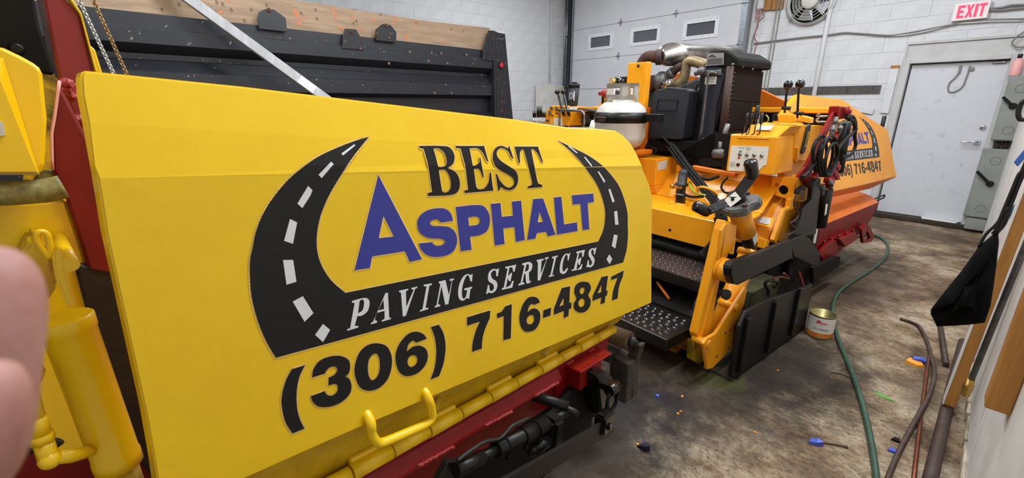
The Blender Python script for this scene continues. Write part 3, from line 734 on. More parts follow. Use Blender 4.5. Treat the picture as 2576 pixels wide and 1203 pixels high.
# black electric ram along the frame
xr = 0.045
def ax(px, py, x=xr): return NF.x(px, py, x)
A, B = ax(1246, 1132), ax(1372, 1066)
d = (B-A).normalized()
bm = nb(); cyl(bm, A, B, 0.023, 20); ram = npp('ram_cylinder', bm, 'black')
bm = nb(); cyl(bm, A-d*0.055, A, 0.014, 14); cyl(bm, A-d*0.14, A-d*0.05, 0.018, 14); npp('ram_rod', bm, 'black')
for t in (0.16, 0.5, 0.78):
    p = A+(B-A)*t
    bm = nb(); tube(bm, [p+Vector((math.cos(a)*0.025, 0, 0))+Vector((0, 0, math.sin(a)*0.025)) for a in [2*PI*i/18 for i in range(18)]], 0.003, 6, closed=True)
    box(bm, (p.x+0.012, p.y-0.005, p.z-0.036), (p.x+0.022, p.y+0.005, p.z-0.022), 0.001); npp('cable_tie', bm, 'black_matte', ram)
C_, D_ = ax(1340, 1135, xr+0.005), ax(1382, 1106, xr+0.005)
bm = nb(); cyl(bm, C_, D_, 0.019, 18); ball(bm, C_, 0.018, 12); npp('ram_motor', bm, 'black')
g0 = ax(1390, 1075)
bm = nb(); box(bm, (xr-0.035, g0.y-0.028, g0.z-0.085), (xr+0.03, g0.y+0.028, g0.z+0.04), 0.012, 2); npp('gear_housing', bm, 'black')
e0 = ax(1430, 1030)
bm = nb(); cyl(bm, B+d*0.05, B+d*0.12, 0.013, 12); cyl(bm, (xr-0.06, e0.y, e0.z), (xr+0.035, e0.y, e0.z), 0.012, 12)
cyl(bm, (xr-0.10, e0.y-0.07, e0.z+0.035), (xr+0.0, e0.y-0.005, e0.z+0.012), 0.018, 12); npp('ram_clevis', bm, 'black')
bm = nb(); tube(bm, [ax(1150, 1160), ax(1180, 1137), ax(1220, 1112), ax(1258, 1103), ax(1285, 1075), ax(1300, 1066), ax(1330, 1052)], 0.005, 8, 5); npp('ram_cable', bm, 'cable_black')
bm = nb(); prism(bm, NF.xs([(1100, 1215), (1128, 1163), (1176, 1158), (1178, 1172), (1150, 1182), (1150, 1215)], xr-0.02), (-0.02, 0, 0), 0.002)
prism(bm, NF.xs([(1150, 1186), (1196, 1160), (1200, 1184), (1160, 1206)], xr+0.005), (-0.03, 0, 0), 0.003); npp('ram_bracket', bm, 'black')
# black tunnel plates, tow eye and end block
xt = 0.12
bm = nb(); prism(bm, NF.xs([(1200, 1245), (1275, 1202), (1420, 1120), (1545, 1046), (1547, 1088), (1440, 1152), (1360, 1204), (1290, 1290)], xt), (-0.012, 0, 0), 0.003); npp('lower_rail', bm, 'black')
bm = nb(); prism(bm, NF.xs([(1380, 1060), (1440, 985), (1490, 950), (1500, 960), (1512, 1040), (1495, 1050)], -0.02), (-0.02, 0, 0)); npp('inner_plate', bm, 'black_matte')
bm = nb(); prism(bm, NF.xs([(1503, 952), (1513, 940), (1530, 935), (1546, 955), (1546, 1035), (1532, 1060), (1515, 1050)], 0.05), (-0.07, 0, 0), 0.006, 2); npp('end_block', bm, 'black_gloss')
tcn = NF.x(1540, 985, 0.085)
bm = nb(); cyl(bm, tcn+Vector((0, -0.028, 0.012)), tcn+Vector((0, 0.028, 0.012)), 0.020, 14); box(bm, tuple(tcn+Vector((-0.06, -0.026, 0.004))), tuple(tcn+Vector((0, 0.026, 0.03))), 0.003); npp('tow_eye', bm, 'black_gloss')
bm = nb(); tube(bm, [tcn+Vector((0.005, math.cos(a)*0.036, -0.03+math.sin(a)*0.045)) for a in [2*PI*i/24 for i in range(24)]], 0.007, 8, closed=True); npp('tow_ring', bm, 'rubber')
fb = NF.x(1523, 1068, xt)
bm = nb(); box(bm, (xt-0.03, fb.y-0.03, fb.z-0.035), (xt+0.012, fb.y+0.05, fb.z+0.04), 0.008, 2); npp('rail_foot', bm, 'black_gloss')
bm = nb(); cyl(bm, (xt+0.012, fb.y+0.005, fb.z-0.005), (xt+0.022, fb.y+0.005, fb.z-0.005), 0.012, 6); npp('bolt', bm, 'black_gloss')
# push roller and its mount at the front
ry = 1.62
ra = NF.y(1585, 858, ry); rb = NF.y(1520, 820, ry)
bm = nb(); cyl(bm, ra+Vector((0.0, 0, 0)), ra+Vector((-0.9, 0, 0)), 0.042, 20); npp('push_roller', bm, 'mud')
bm = nb(); lathe(bm, [(0.026, 0), (0.026, 0.02), (0.016, 0.022), (0.016, 0.035)], ra, (1, 0, 0), 6); npp('roller_bolt', bm, 'cast_dark')
pp = [NF.y(px, py, ry) for px, py in ((1552, 880), (1585, 912), (1600, 905), (1607, 870), (1612, 868), (1590, 1010), (1572, 1018), (1545, 1000))]
bm = nb(); prism(bm, [NF.y(px, py, ry-0.06) for px, py in ((1535, 890), (1582, 918), (1573, 1018), (1530, 995))], (0, 0.10, 0), 0.004); npp('roller_mount', bm, 'mud_dark')
bm = nb(); prism(bm, [NF.y(px, py, ry+0.0) for px, py in ((1568, 905), (1598, 868), (1612, 870), (1596, 920), (1592, 1002), (1574, 1014))], (0, 0.05, 0), 0.003); npp('roller_arm', bm, 'mud_dark')
bm = nb(); box(bm, (-1.4, ry-0.08, ra.z-0.10), (-0.12, ry+0.02, ra.z-0.06)); npp('roller_beam', bm, 'mud_dark')
# rest of the hopper and body behind the wing (far wing, floor, tractor body), seen from a step aside
bm = nb(); prism(bm, [(-0.35, -0.05, 0.8), (-0.35, 1.45, 0.8), (-1.85, 1.45, 0.8), (-1.85, -0.05, 0.8)], (0, 0, -0.03)); npp('hopper_floor', bm, 'red_rusty')
bm = nb(); prism(bm, [(-0.10, -0.04, 0.82), (-0.10, 1.5, 0.82), (-0.35, 1.4, 0.80), (-0.35, -0.04, 0.80)], (0, 0, -0.015)); npp('hopper_apron', bm, 'red_rusty')
bm = nb(); prism(bm, [(-2.1, -0.05, 0.85), (-2.1, 1.5, 0.85), (-2.15, 1.3, 1.50), (-2.15, -0.05, 1.52)], (-0.05, 0, 0), 0.01); npp('hopper_wing', bm, 'yellow')
bm = nb(); box(bm, (-1.9, -1.6, 0.25), (-0.45, -0.35, 0.95), 0.02); npp('chassis', bm, 'red_rusty')
bm = nb(); box(bm, (-1.75, -1.9, 0.95), (-0.60, -0.75, 1.55), 0.04, 2); npp('engine_hood', bm, 'yellow')
bm = nb(); box(bm, (-1.95, 0.0, 0.26), (-0.30, 1.4, 0.6), 0.02); npp('conveyor_tunnel', bm, 'black_matte')
for yy in (-1.2, -0.35):
    bm = nb(); lathe(bm, [(0.10, 0), (0.20, 0.01), (0.22, 0.06), (0.22, 0.22), (0.20, 0.27), (0.10, 0.28)], (-0.50, yy, 0.32), (-1, 0, 0), 28); npp('wheel', bm, 'rubber')
# ---- rear left: red plates, black hood panel, yellow tank, hose, lift cylinder
bm = nb(); prism(bm, NF.xs([(100, -60), (150, -20), (200, 38), (222, 130), (240, 200), (246, 420), (190, 300), (150, 200)], -0.34), (-0.02, 0, 0), 0.003); npp('hopper_side_plate', bm, 'red_dull')
bm = nb(); prism(bm, NF.xs([(160, -25), (202, 36), (240, 180), (246, 182), (206, 34), (165, -30)], -0.335), (-0.03, 0, 0), 0.002); npp('plate_edge', bm, 'yellow')
bm = nb(); prism(bm, NF.xs([(219, 108), (239, 124), (258, 185), (250, 260), (235, 190)], -0.40), (-0.02, 0, 0), 0.002); npp('rear_gusset', bm, 'yellow')
bm = nb(); prism(bm, NF.xs([(146, 208), (128, 335), (132, 428), (166, 500), (200, 602), (222, 680), (330, 700), (300, 470), (232, 370), (170, 250)], -0.24), (-0.02, 0, 0), 0.004); npp('hopper_side_plate', bm, 'red_rusty')
bm = nb(); prism(bm, NF.xs([(185, 660), (290, 1060), (380, 1203), (470, 1260), (440, 800), (335, 690)], -0.242), (-0.02, 0, 0), 0.004); npp('greasy_shaded_plate', bm, 'grime_shade')  # greasy metal, with the enclosed gap's darkness put into its colour
bm = nb(); pe = [NF.x(px, py, -0.236) for px, py in ((150, 203), (146, 230), (138, 290), (130, 335), (131, 400), (133, 428))]
tube(bm, pe, 0.002, 6); npp('plate_edge', bm, 'pink_label')
for px, py in ((158, 212), (160, 228), (164, 240), (190, 303), (198, 340), (200, 350), (212, 362), (222, 382)):
    p = NF.x(px, py, -0.30); bm = nb(); lathe(bm, [(0.010, 0), (0.010, 0.012), (0.005, 0.013), (0.005, 0.022)], p, (1, 0.5, 0), 6); npp('hex_bolt', bm, 'red_weld')
bm = nb(); prism(bm, NF.xs([(-2600, -80), (72, -80), (100, 70), (125, 140), (140, 188), (108, 186), (55, 150), (-2600, 90)], -0.42), (-0.03, 0, 0), 0.004); hood = npp('hood_panel', bm, 'black_matte')
bm = nb(); p = NF.x(42, 123, -0.42); lathe(bm, [(0.010, 0), (0.010, 0.004), (0.006, 0.008)], p, (1, 0, 0), 10); npp('bolt', bm, 'black', hood)
bm = nb(); prism(bm, NF.xs([(78, -80), (105, -60), (150, 200), (140, 190), (112, 85)], -0.44), (-0.02, 0, 0)); npp('hood_seal', bm, 'rust_brown')
bm = nb(); prism(bm, NF.xs([(100, 180), (160, 190), (150, 470), (60, 470), (60, 400)], -0.50), (-0.03, 0, 0)); npp('clogged_guard', bm, 'yellow_dirty')
# yellow tank with a bevelled end
tf = NF.xs([(-2600, 130), (0, 190), (18, 240), (95, 425), (98, 442), (-2600, 445)], -0.13)
tb_ = NF.xs([(-2600, 70), (0, 116), (52, 141), (92, 163), (106, 178), (118, 300), (112, 415), (96, 441), (-2600, 445)], -0.20)
bm = nb(); prism(bm, tb_, (-0.18, 0, 0), 0.006); npp('side_tank', bm, 'yellow')
bm = nb(); a = [bm.verts.new(p) for p in NF.xs([(-2600, 120), (0, 200), (92, 432), (-2600, 440)], -0.175)]
b_ = [bm.verts.new(p) for p in NF.xs([(-2600, 90), (8, 145), (100, 440), (-2600, 446)], -0.199)]
bm.faces.new(a)
for i in range(4): bm.faces.new((a[i], a[(i+1) % 4], b_[(i+1) % 4], b_[i]))
bmesh.ops.recalc_face_normals(bm, faces=bm.faces[:]); npp('tank_cover', bm, 'yellow')
bm = nb(); prism(bm, NF.xs([(-20, 300), (8, 308), (14, 340), (-20, 345)], -0.172), (-0.003, 0, 0)); npp('tank_label', bm, 'paper')
# braided hose
hz = [NF.x(px, py, -0.20) for px, py in ((-2600, 492), (-300, 492), (0, 487), (60, 484), (115, 480), (160, 470))]
bm = nb(); tube(bm, hz, 0.017, 16, 4); hose = npp('braided_hose', bm, 'braid')
bm = nb(); cyl(bm, hz[1]+(hz[2]-hz[1])*0.3, hz[1]+(hz[2]-hz[1])*0.62, 0.020, 16); npp('hose_collar', bm, 'yellow', hose)
bm = nb(); tube(bm, [NF.x(px, py, -0.26) for px, py in ((110, 470), (125, 450), (150, 460), (160, 490))], 0.014, 10, 4); npp('braided_hose', bm, 'braid')
# lower yellow plate, lug, lift cylinder
bm = nb(); prism(bm, NF.xs([(-2600, 530), (60, 512), (166, 503), (200, 604), (262, 820), (325, 1050), (350, 1120), (200, 1140), (-2600, 1150)], -0.25), (-0.02, 0, 0), 0.004); npp('body_plate', bm, 'yellow')
bm = nb(); prism(bm, NF.xs([(-2600, 1000), (340, 1000), (420, 1400), (-2600, 1400)], -0.30), (-0.02, 0, 0)); npp('lower_plate', bm, 'red_rusty')
bm = nb(); prism(bm, NF.xs([(50, 640), (62, 625), (75, 605), (95, 598), (130, 640), (145, 720), (120, 760), (50, 720)], -0.16), (-0.09, 0, 0), 0.01, 2); npp('lift_lug', bm, 'yellow_old')
bm = nb(); tube(bm, [NF.x(px, py, -0.14) for px, py in ((125, 650), (110, 632), (95, 610), (92, 592), (100, 583), (118, 590), (125, 620), (124, 650))], 0.004, 8, 5); npp('pin_clip', bm, 'yellow')
p0 = NF.x(175, 664, -0.08)
bm = nb(); cyl(bm, p0+Vector((-0.16, 0, 0)), p0+Vector((0.004, 0, 0)), 0.010, 16); npp('clevis_pin', bm, 'yellow')
bm = nb(); prism(bm, NF.xs([(132, 650), (138, 628), (150, 624), (160, 634), (165, 680), (192, 768), (170, 778), (140, 700)], -0.075), (-0.02, 0, 0), 0.004, 2); npp('clevis_fork', bm, 'yellow')
ca, cb = NF.x(165, 800, -0.11), NF.x(300, 1170, -0.11)
dd = (cb-ca).normalized()
bm = nb(); lathe(bm, [(0.028, -0.002), (0.030, 0.0), (0.030, 0.018), (0.0285, 0.020), (0.0285, (cb-ca).length-0.02), (0.0298, (cb-ca).length-0.018), (0.0298, (cb-ca).length)], ca, dd, 30); cylo = npp('lift_cylinder', bm, 'yellow')
bm = nb(); lathe(bm, [(0.022, 0), (0.022, 0.12)], cb, dd, 20); npp('cylinder_base', bm, 'yellow_dirty', cylo)
pt = NF.x(225, 1135, -0.09)
bm = nb(); tube(bm, [pt, NF.x(180, 1148, -0.06), NF.x(140, 1150, -0.05)], 0.009, 12); npp('port_fitting', bm, 'yellow', cylo)
bm = nb(); ball(bm, NF.x(125, 1158, -0.05), 0.012, 12)
cyl(bm, NF.x(125, 1162, -0.05), NF.x(108, 1110, -0.06), 0.0105, 8); cyl(bm, NF.x(108, 1112, -0.06), NF.x(102, 1092, -0.06), 0.013, 6); cyl(bm, NF.x(102, 1092, -0.06), NF.x(90, 1050, -0.06), 0.011, 10)
npp('elbow_fitting', bm, 'yellow', cylo)
bm = nb(); tube(bm, [NF.x(90, 1060, -0.06), NF.x(70, 980, -0.08), NF.x(40, 900, -0.10), NF.x(-700, 700, -0.12)], 0.010, 10, 5); npp('hydraulic_hose', bm, 'yellow_old')
bm = nb(); tube(bm, [NF.x(150, 1108, -0.12), NF.x(60, 1132, -0.12), NF.x(-1200, 1300, -0.12)], 0.007, 8, 3); npp('hydraulic_line', bm, 'cable_black')

# ================================================================== far orange paver
FF = Frame((-2.3, 4.3, 0), -2.2)
FP = thing('asphalt_paver', 'orange paver by the exit door with exposed engine and control console', 'paver', FF)
def fpp(name, bm, m, parent=None): return part(name, bm, m, parent or FP)
kA = crop(1320, 120, .2494); kB = crop(1580, 100, .2909); kC = crop(1600, 340, .2826); kD = crop(1800, 180, .3158); kE = crop(1530, 580, .3159); kG = crop(1880, 420, .2827); kH = crop(1620, 380, .216)
def yp(k, pts, y, dy, name, m, bev=0.004, parent=None):      # plate or box facing the rear, given by its rear face
    bm = nb(); prism(bm, FF.ys(k(pts), y), (0, dy, 0), bev); return fpp(name, bm, m, parent)
def xp(k, pts, x, dx, name, m, bev=0.004, parent=None):      # plate or box facing right, given by its right face
    bm = nb(); prism(bm, FF.xs(k(pts), x), (dx, 0, 0), bev); return fpp(name, bm, m, parent)
def fy(k, p, y): return FF.y(*k([p])[0], y)
def fx(k, p, x): return FF.x(*k([p])[0], x)
# ---- hopper wing on the right, leaning inward, with the same artwork
FL = math.radians(17)
FN = Vector((math.cos(FL), 0, math.sin(FL))); FD = FN.dot(Vector((1.2, 0, 0.965)))
FU = Vector((-math.sin(FL), 0, math.cos(FL)))
def on_far(p, off):
    return Vector((1.2, 0.934*p[0]+0.045, 0.965))+FU*((p[1]-1.035)*0.97)+FN*off
WPX = [(1975, 470), (1960, 300), (2008, 236), (2122, 251), (2144, 267), (2190, 298), (2233, 325), (2242, 370), (2250, 418), (2256, 444), (2180, 464), (2098, 482)]
bm = nb(); prism(bm, [FF.un(px, py, FN, FD) for px, py in WPX], -FN*0.045, 0.006, 2); fwing = fpp('hopper_wing', bm, 'orange')
logo(fwing, on_far, None)
# turned-under lower edge, wing fender, red frame, apron
e0, e1 = FF.un(2060, 490, FN, FD), FF.un(2256, 446, FN, FD)
bm = nb(); prism(bm, [e0+Vector((-0.005, 0, 0)), e1+Vector((-0.005, 0, 0)), e1+Vector((-0.12, -0.35, -0.10)), e0+Vector((-0.12, 0, -0.10))], (-0.02, 0, 0.01), 0.002); fpp('wing_return', bm, 'orange_deep')
zf = 0.61
bm = nb(); prism(bm, [(1.24, -0.4, zf), (1.24, 1.32, zf), (1.16, 1.34, zf+0.05), (1.02, 1.2, zf+0.12), (1.02, -0.4, zf+0.12)], (-0.02, 0, -0.02), 0.003); fpp('fender_plate', bm, 'orange_deep')
bm = nb(); prism(bm, [(1.24, -0.5, zf), (1.24, 1.34, zf), (1.22, 1.28, 0.42), (1.20, 1.05, 0.30), (1.18, 0.25, 0.14), (1.18, -0.5, 0.16)], (-0.05, 0, 0), 0.004); fr = fpp('side_frame', bm, 'red')
bm = nb(); prism(bm, FF.xs([(2112, 602), (2152, 584), (2160, 600), (2128, 622)], 1.28), (-0.08, 0, 0), 0.004); fpp('frame_rib', bm, 'red', fr)
for k_ in range(6):
    p = FF.x(2070+k_*18, 607-k_*7, 1.25); bm = nb(); cyl(bm, p, p+Vector((0.02, 0, 0)), 0.014, 6); fpp('hex_bolt', bm, 'red', fr)
bm = nb(); prism(bm, FF.xs([(2060, 640), (2085, 612), (2105, 600), (2110, 640), (2075, 660)], 1.25), (-0.03, 0, 0), 0.004); fpp('frame_rib', bm, 'red', fr)
ro = FF.xs([(2168, 578), (2178, 562), (2190, 572), (2199, 596), (2193, 608), (2172, 612)], 1.27); ri = FF.xs([(2176, 588), (2182, 580), (2190, 598), (2184, 603), (2174, 602)], 1.27)
bm = nb(); ring_plate(bm, ro, [ri], (-0.025, 0, 0)); fpp('tie_ring', bm, 'red', fr)
bm = nb(); box(bm, (0.4, 1.28, 0.30), (1.15, 1.42, 0.46), 0.02); fpp('front_bumper', bm, 'mud_dark')
l0 = FF.x(2196, 513, 1.2)
bm = nb(); tube(bm, [l0+Vector((-0.02, 0.0, 0.0)), l0+Vector((0.0, 0.30, 0.02)), l0+Vector((0.0, 0.34, 0.035)), l0+Vector((0.0, 0.30, 0.05)), l0+Vector((-0.02, 0, 0.03))], 0.008, 8, 4); fpp('latch_rod', bm, 'black')
bm = nb(); p = FF.x(2203, 298, 0.9); cyl(bm, p+Vector((0, 0.3, -0.2)), p+Vector((0, 0.3, 0.02)), 0.02, 10); fpp('hopper_stop', bm, 'black')
# hopper rear wall, opposite wing, hopper floor
bm = nb(); prism(bm, [FF.y(px, py, -0.25) for px, py in ((1983, 249), (2012, 236), (2030, 270), (1990, 300), (1960, 290))], (0, 0.03, 0), 0.003); fpp('wing_gusset', bm, 'orange')
bm = nb(); prism(bm, [(-1.15, -0.2, 0.8), (-1.15, 1.7, 0.8), (-1.05, 1.5, 1.5), (-1.0, -0.2, 1.60)], (-0.05, 0, 0), 0.006); fpp('hopper_wing', bm, 'orange')
yp(crop(0, 0, 1), [(1905, 225), (1916, 226), (1998, 265), (2010, 290), (1900, 290)], -0.20, 0.03, 'hopper_backplate', 'orange_deep')
bm = nb(); box(bm, (-1.1, -0.15, 0.62), (1.05, 1.3, 0.66)); fpp('hopper_floor', bm, 'red_rusty')
q = [FF.y(px, py, -0.45) for px, py in ((1900, 270), (2103, 269), (2103, 286), (1900, 283))]
bm = nb(); box(bm, (-1.0, -0.45, q[3].z), (q[2].x, -0.38, q[0].z), 0.006); fpp('cross_beam', bm, 'orange')
# hydraulic pipes behind the beam
bm = nb(); tube(bm, [fy(kD, p, -0.5) for p in ((900, 358), (830, 358), (808, 352), (830, 335))], 0.008, 8, 4)
fpp('bent_pipe', bm, 'steel')
bm = nb(); tube(bm, [fy(kD, p, -0.5) for p in ((890, 402), (820, 400), (805, 385), (830, 372))], 0.008, 8, 4); fpp('bent_pipe', bm, 'steel')
bm = nb(); tube(bm, [fy(kD, p, -0.48) for p in ((400, 345), (420, 370), (415, 400), (385, 410))], 0.006, 6, 4); fpp('wire', bm, 'yellow_wire')
yp(kD, [(360, 325), (960, 330), (940, 430), (360, 430)], -0.40, 0.05, 'engine_bay_shade', 'black_matte')  # dark sheet standing in for shade inside the engine bay
# ---- control console on the right
CY0 = -1.10
con = yp(kD, [(118, 498), (498, 518), (455, 828), (80, 795)], CY0, 0.30, 'console_box', 'orange', 0.008)
up = FF.ys(kD([(240, 500), (270, 425), (525, 440), (560, 445), (498, 520)]), CY0+0.04)
bm = nb(); prism(bm, [fy(kD, (235, 505), CY0+0.02), fy(kD, (272, 424), CY0+0.10), fy(kD, (600, 432), CY0+0.10), fy(kD, (500, 520), CY0+0.02)], (0, 0.2, 0), 0.006); fpp('console_lid', bm, 'orange', con)
bm = nb(); tube(bm, [fy(kD, (180, 527), CY0-0.002), fy(kD, (425, 535), CY0-0.002)], 0.004, 8); fpp('weld_seam', bm, 'orange', con)
pn = FF.ys(kD([(125, 590), (425, 600), (405, 745), (380, 752), (350, 785), (300, 790), (280, 795), (100, 790)]), CY0-0.004)
bm = nb(); prism(bm, pn, (0, 0.003, 0)); pan = fpp('switch_panel', bm, 'panel_white', con)
for i, p in enumerate(((195, 660), (250, 665), (308, 668), (368, 672))):
    c = fy(kD, p, CY0-0.004); bm = nb(); lathe(bm, [(0.012, 0), (0.012, 0.005), (0.007, 0.006), (0.007, 0.012)], c, (0, -1, 0), 10); cyl(bm, c+Vector((0, -0.01, 0)), c+Vector((0.004, -0.03, 0.014)), 0.003, 6); fpp('toggle_switch', bm, 'steel', con)
for p, m_ in (((198, 636), 'green_led'), ((187, 687), 'red_led')):
    c = fy(kD, p, CY0-0.004); bm = nb(); lathe(bm, [(0.008, 0), (0.007, 0.004), (0.002, 0.006)], c, (0, -1, 0), 10); fpp('indicator_lamp', bm, m_, con)
for p in ((180, 742), (237, 745), (290, 748)):
    c = fy(kD, p, CY0-0.004); bm = nb(); lathe(bm, [(0.013, 0), (0.011, 0.006), (0.007, 0.006)], c, (0, -1, 0), 12); k0 = fpp('socket', bm, 'copper', con)
    bm = nb(); cyl(bm, c+Vector((0, -0.0062, 0)), c+Vector((0, -0.007, 0)), 0.007, 10); fpp('socket_hole', bm, 'black_matte', con)
# tiny printed captions on the panel
def font_glyph(ch):
    S = {'A': [((0,0),(.5,1)),((.5,1),(1,0)),((.2,.4),(.8,.4))], 'C': [((1,.9),(.3,1)),((.3,1),(0,.5)),((0,.5),(.3,0)),((.3,0),(1,.1))], 'D': [((0,0),(0,1)),((0,1),(.7,.85)),((.7,.85),(1,.5)),((1,.5),(.7,.15)),((.7,.15),(0,0))],
         'E': [((0,0),(0,1)),((0,1),(1,1)),((0,.5),(.8,.5)),((0,0),(1,0))], 'F': [((0,0),(0,1)),((0,1),(1,1)),((0,.5),(.8,.5))], 'G': [((1,.9),(.3,1)),((.3,1),(0,.5)),((0,.5),(.3,0)),((.3,0),(1,.1)),((1,.1),(1,.45)),((1,.45),(.6,.45))], 'H': [((0,0),(0,1)),((1,0),(1,1)),((0,.5),(1,.5))],
         'I': [((.5,0),(.5,1))], 'L': [((0,0),(0,1)),((0,0),(1,0))], 'N': [((0,0),(0,1)),((0,1),(1,0)),((1,0),(1,1))], 'O': [((.3,0),(0,.5)),((0,.5),(.3,1)),((.3,1),(.7,1)),((.7,1),(1,.5)),((1,.5),(.7,0)),((.7,0),(.3,0))],
         'P': [((0,0),(0,1)),((0,1),(1,.9)),((1,.9),(1,.55)),((1,.55),(0,.5))], 'R': [((0,0),(0,1)),((0,1),(1,.9)),((1,.9),(1,.55)),((1,.55),(0,.5)),((.4,.5),(1,0))], 'S': [((1,.9),(.2,1)),((.2,1),(0,.7)),((0,.7),(1,.35)),((1,.35),(.8,0)),((.8,0),(0,.1))],
         'T': [((0,1),(1,1)),((.5,0),(.5,1))], 'V': [((0,1),(.5,0)),((.5,0),(1,1))], 'X': [((0,0),(1,1)),((0,1),(1,0))], 'Y': [((0,1),(.5,.5)),((1,1),(.5,.5)),((.5,.5),(.5,0))], '1': [((.5,0),(.5,1))],
         'K': [((0,0),(0,1)),((0,.5),(1,1)),((.2,.6),(1,0))], 'M': [((0,0),(0,1)),((0,1),(.5,.4)),((.5,.4),(1,1)),((1,1),(1,0))], 'U': [((0,1),(0,.2)),((0,.2),(.5,0)),((.5,0),(1,.2)),((1,.2),(1,1))], 'B': [((0,0),(0,1)),((0,1),(.9,.9)),((.9,.9),(.9,.6)),((.9,.6),(0,.5)),((0,.5),(1,.3)),((1,.3),(.9,0)),((.9,0),(0,0))]}
    return S.get(ch, [])
def stroke_text(bm, txt, o, ux, uz, hgt, adv=0.85, wd=0.12, slant=0):
    """thin flat strokes: o lower left corner, ux and uz unit directions"""
    o, ux, uz = Vector(o), Vector(ux), Vector(uz); n = ux.cross(uz); x = 0
    for ch in txt:
        for a, b_ in font_glyph(ch):
            pa = o+ux*((x+a[0]*0.6+a[1]*slant)*hgt)+uz*(a[1]*hgt); pb = o+ux*((x+b_[0]*0.6+b_[1]*slant)*hgt)+uz*(b_[1]*hgt)
            d = (pb-pa).normalized(); q_ = n.cross(d)*(wd*hgt/2); e = d*(wd*hgt/2)
            bm.faces.new([bm.verts.new(v) for v in (pa-e-q_, pb+e-q_, pb+e+q_, pa-e+q_)])
        x += adv
for txt, p, hh in (('DRIVE', (188, 612), 0.008), ('DIESEL', (240, 612), 0.008), ('SPRAY', (240, 628), 0.008), ('RIGHT', (118, 728), 0.008), ('SCREED', (112, 742), 0.008), ('DEPTH', (114, 757), 0.008), ('SCREED', (212, 784), 0.008), ('ON', (248, 646), 0.006), ('OFF', (246, 696), 0.006), ('OFF', (304, 642), 0.005), ('OFF', (366, 645), 0.005)):
    bm = nb(); stroke_text(bm, txt, fy(kD, p, CY0-0.0046), (1, 0, 0), (0, 0, 1), hh); fpp('caption_print', bm, 'ink', con)
lbl = [fy(kD, p, CY0+0.085) for p in ((335, 432), (462, 432), (440, 467), (325, 460))]
bm = nb(); prism(bm, [fy(kD, (340, 432), CY0+0.08), fy(kD, (462, 430), CY0+0.08), fy(kD, (440, 468), CY0+0.045), fy(kD, (322, 464), CY0+0.045)], (0, 0.003, -0.001)); fpp('console_sticker', bm, 'paper', con)
# four black valve levers
for i, (tx, ty, bx, by, r) in enumerate(((258, 330, 225, 500, 0.010), (297, 330, 262, 503, 0.010), (338, 270, 307, 505, 0.014), (372, 330, 350, 507, 0.011))):
    a, b_ = fy(kD, (tx, ty), CY0+0.03), fy(kD, (bx, by), CY0+0.0)
    h_ = a+(b_-a)*0.5
    bm = nb(); lathe(bm, [(r*0.8, 0), (r, 0.01), (r, (h_-a).length*0.9), (r*0.7, (h_-a).length)], a, (h_-a), 12); lv = fpp('lever_grip', bm, 'black_gloss', con)
    bm = nb(); tube(bm, [h_, b_+Vector((0, 0, 0.01)), b_+Vector((-0.012, -0.01, 0.0))], 0.004, 6); fpp('lever_rod', bm, 'black', con)
# two ball levers on a bracket
for i, (bx, by, mx, my, ex, ey) in enumerate(((580, 105, 565, 180, 550, 330), (675, 100, 662, 150, 650, 372))):
    a, m_, b_ = (fy(kD, p, CY0+0.18) for p in ((bx, by), (mx, my), (ex, ey)))
    bm = nb(); ball(bm, a, 0.028, 16); ball(bm, a+(m_-a)*0.35, 0.016, 10); fpp('lever_ball', bm, 'black_gloss', con)
    bm = nb(); tube(bm, [a, m_, b_], 0.0075, 8); cyl(bm, b_+Vector((-0.02, 0, 0.03)), b_+Vector((0.03, 0, 0.03)), 0.012, 8); fpp('lever_rod', bm, 'black', con)
    c0 = fy(kD, (ex+25, ey-30), CY0+0.18); c1_ = fy(kD, (ex+85, ey+10), CY0+0.18)
    bm = nb(); cyl(bm, c0, c1_, 0.005, 8); lathe(bm, [(0.011, 0), (0.011, 0.01)], c1_, (1, -0.3, -0.3), 8); fpp('lever_link', bm, 'brass', con)
bm = nb(); prism(bm, [fy(kD, p, CY0+0.15) for p in ((490, 340), (632, 345), (640, 400), (590, 408), (500, 395))], (0, 0.08, 0), 0.004); fpp('lever_bracket', bm, 'orange', con)
bm = nb(); prism(bm, [fy(kD, p, CY0+0.16) for p in ((650, 395), (680, 350), (755, 370), (750, 415))], (0, 0.06, 0), 0.004); fpp('lever_bracket', bm, 'orange', con)
yp(kD, [(450, 345), (490, 335), (490, 395), (445, 395)], CY0+0.2, 0.03, 'throttle_knob', 'black')
# side wall of the console bay with the sight gauge
sb = xp(kD, [(640, 425), (700, 415), (720, 425), (885, 430), (800, 540), (760, 720), (620, 705), (625, 600)], 1.2, -0.25, 'fuel_tank', 'orange', 0.006)
g0, g1 = fx(kD, (745, 455), 1.212), fx(kD, (706, 622), 1.212)
bm = nb(); n_ = 10; gd = (g1-g0).normalized(); gs = Vector((1, 0, 0)).cross(gd).normalized(); pts = []
for i in range(n_+1): a = PI*i/n_; pts.append(g0-gd*0.03*math.sin(a)+gs*0.03*math.cos(a))
for i in range(n_+1): a = PI*i/n_; pts.append(g1+gd*0.03*math.sin(a)-gs*0.03*math.cos(a))
prism(bm, pts, (-0.014, 0, 0), 0.003); sg = fpp('sight_gauge', bm, 'cast_dark', sb)
bm = nb(); bar(bm, g0+Vector((0.004, 0, -0.02)), g1+Vector((0.004, 0, 0.02)), gs*0.022, (0.006, 0, 0)); fpp('gauge_glass', bm, 'yellow_dirty', sb)
bm = nb(); bar(bm, fx(kD, (648, 600), 1.205), fx(kD, (640, 720), 1.205), (0, 0.02, 0), (0.02, 0, 0), 0.004); fpp('hinge_strap', bm, 'orange', sb)
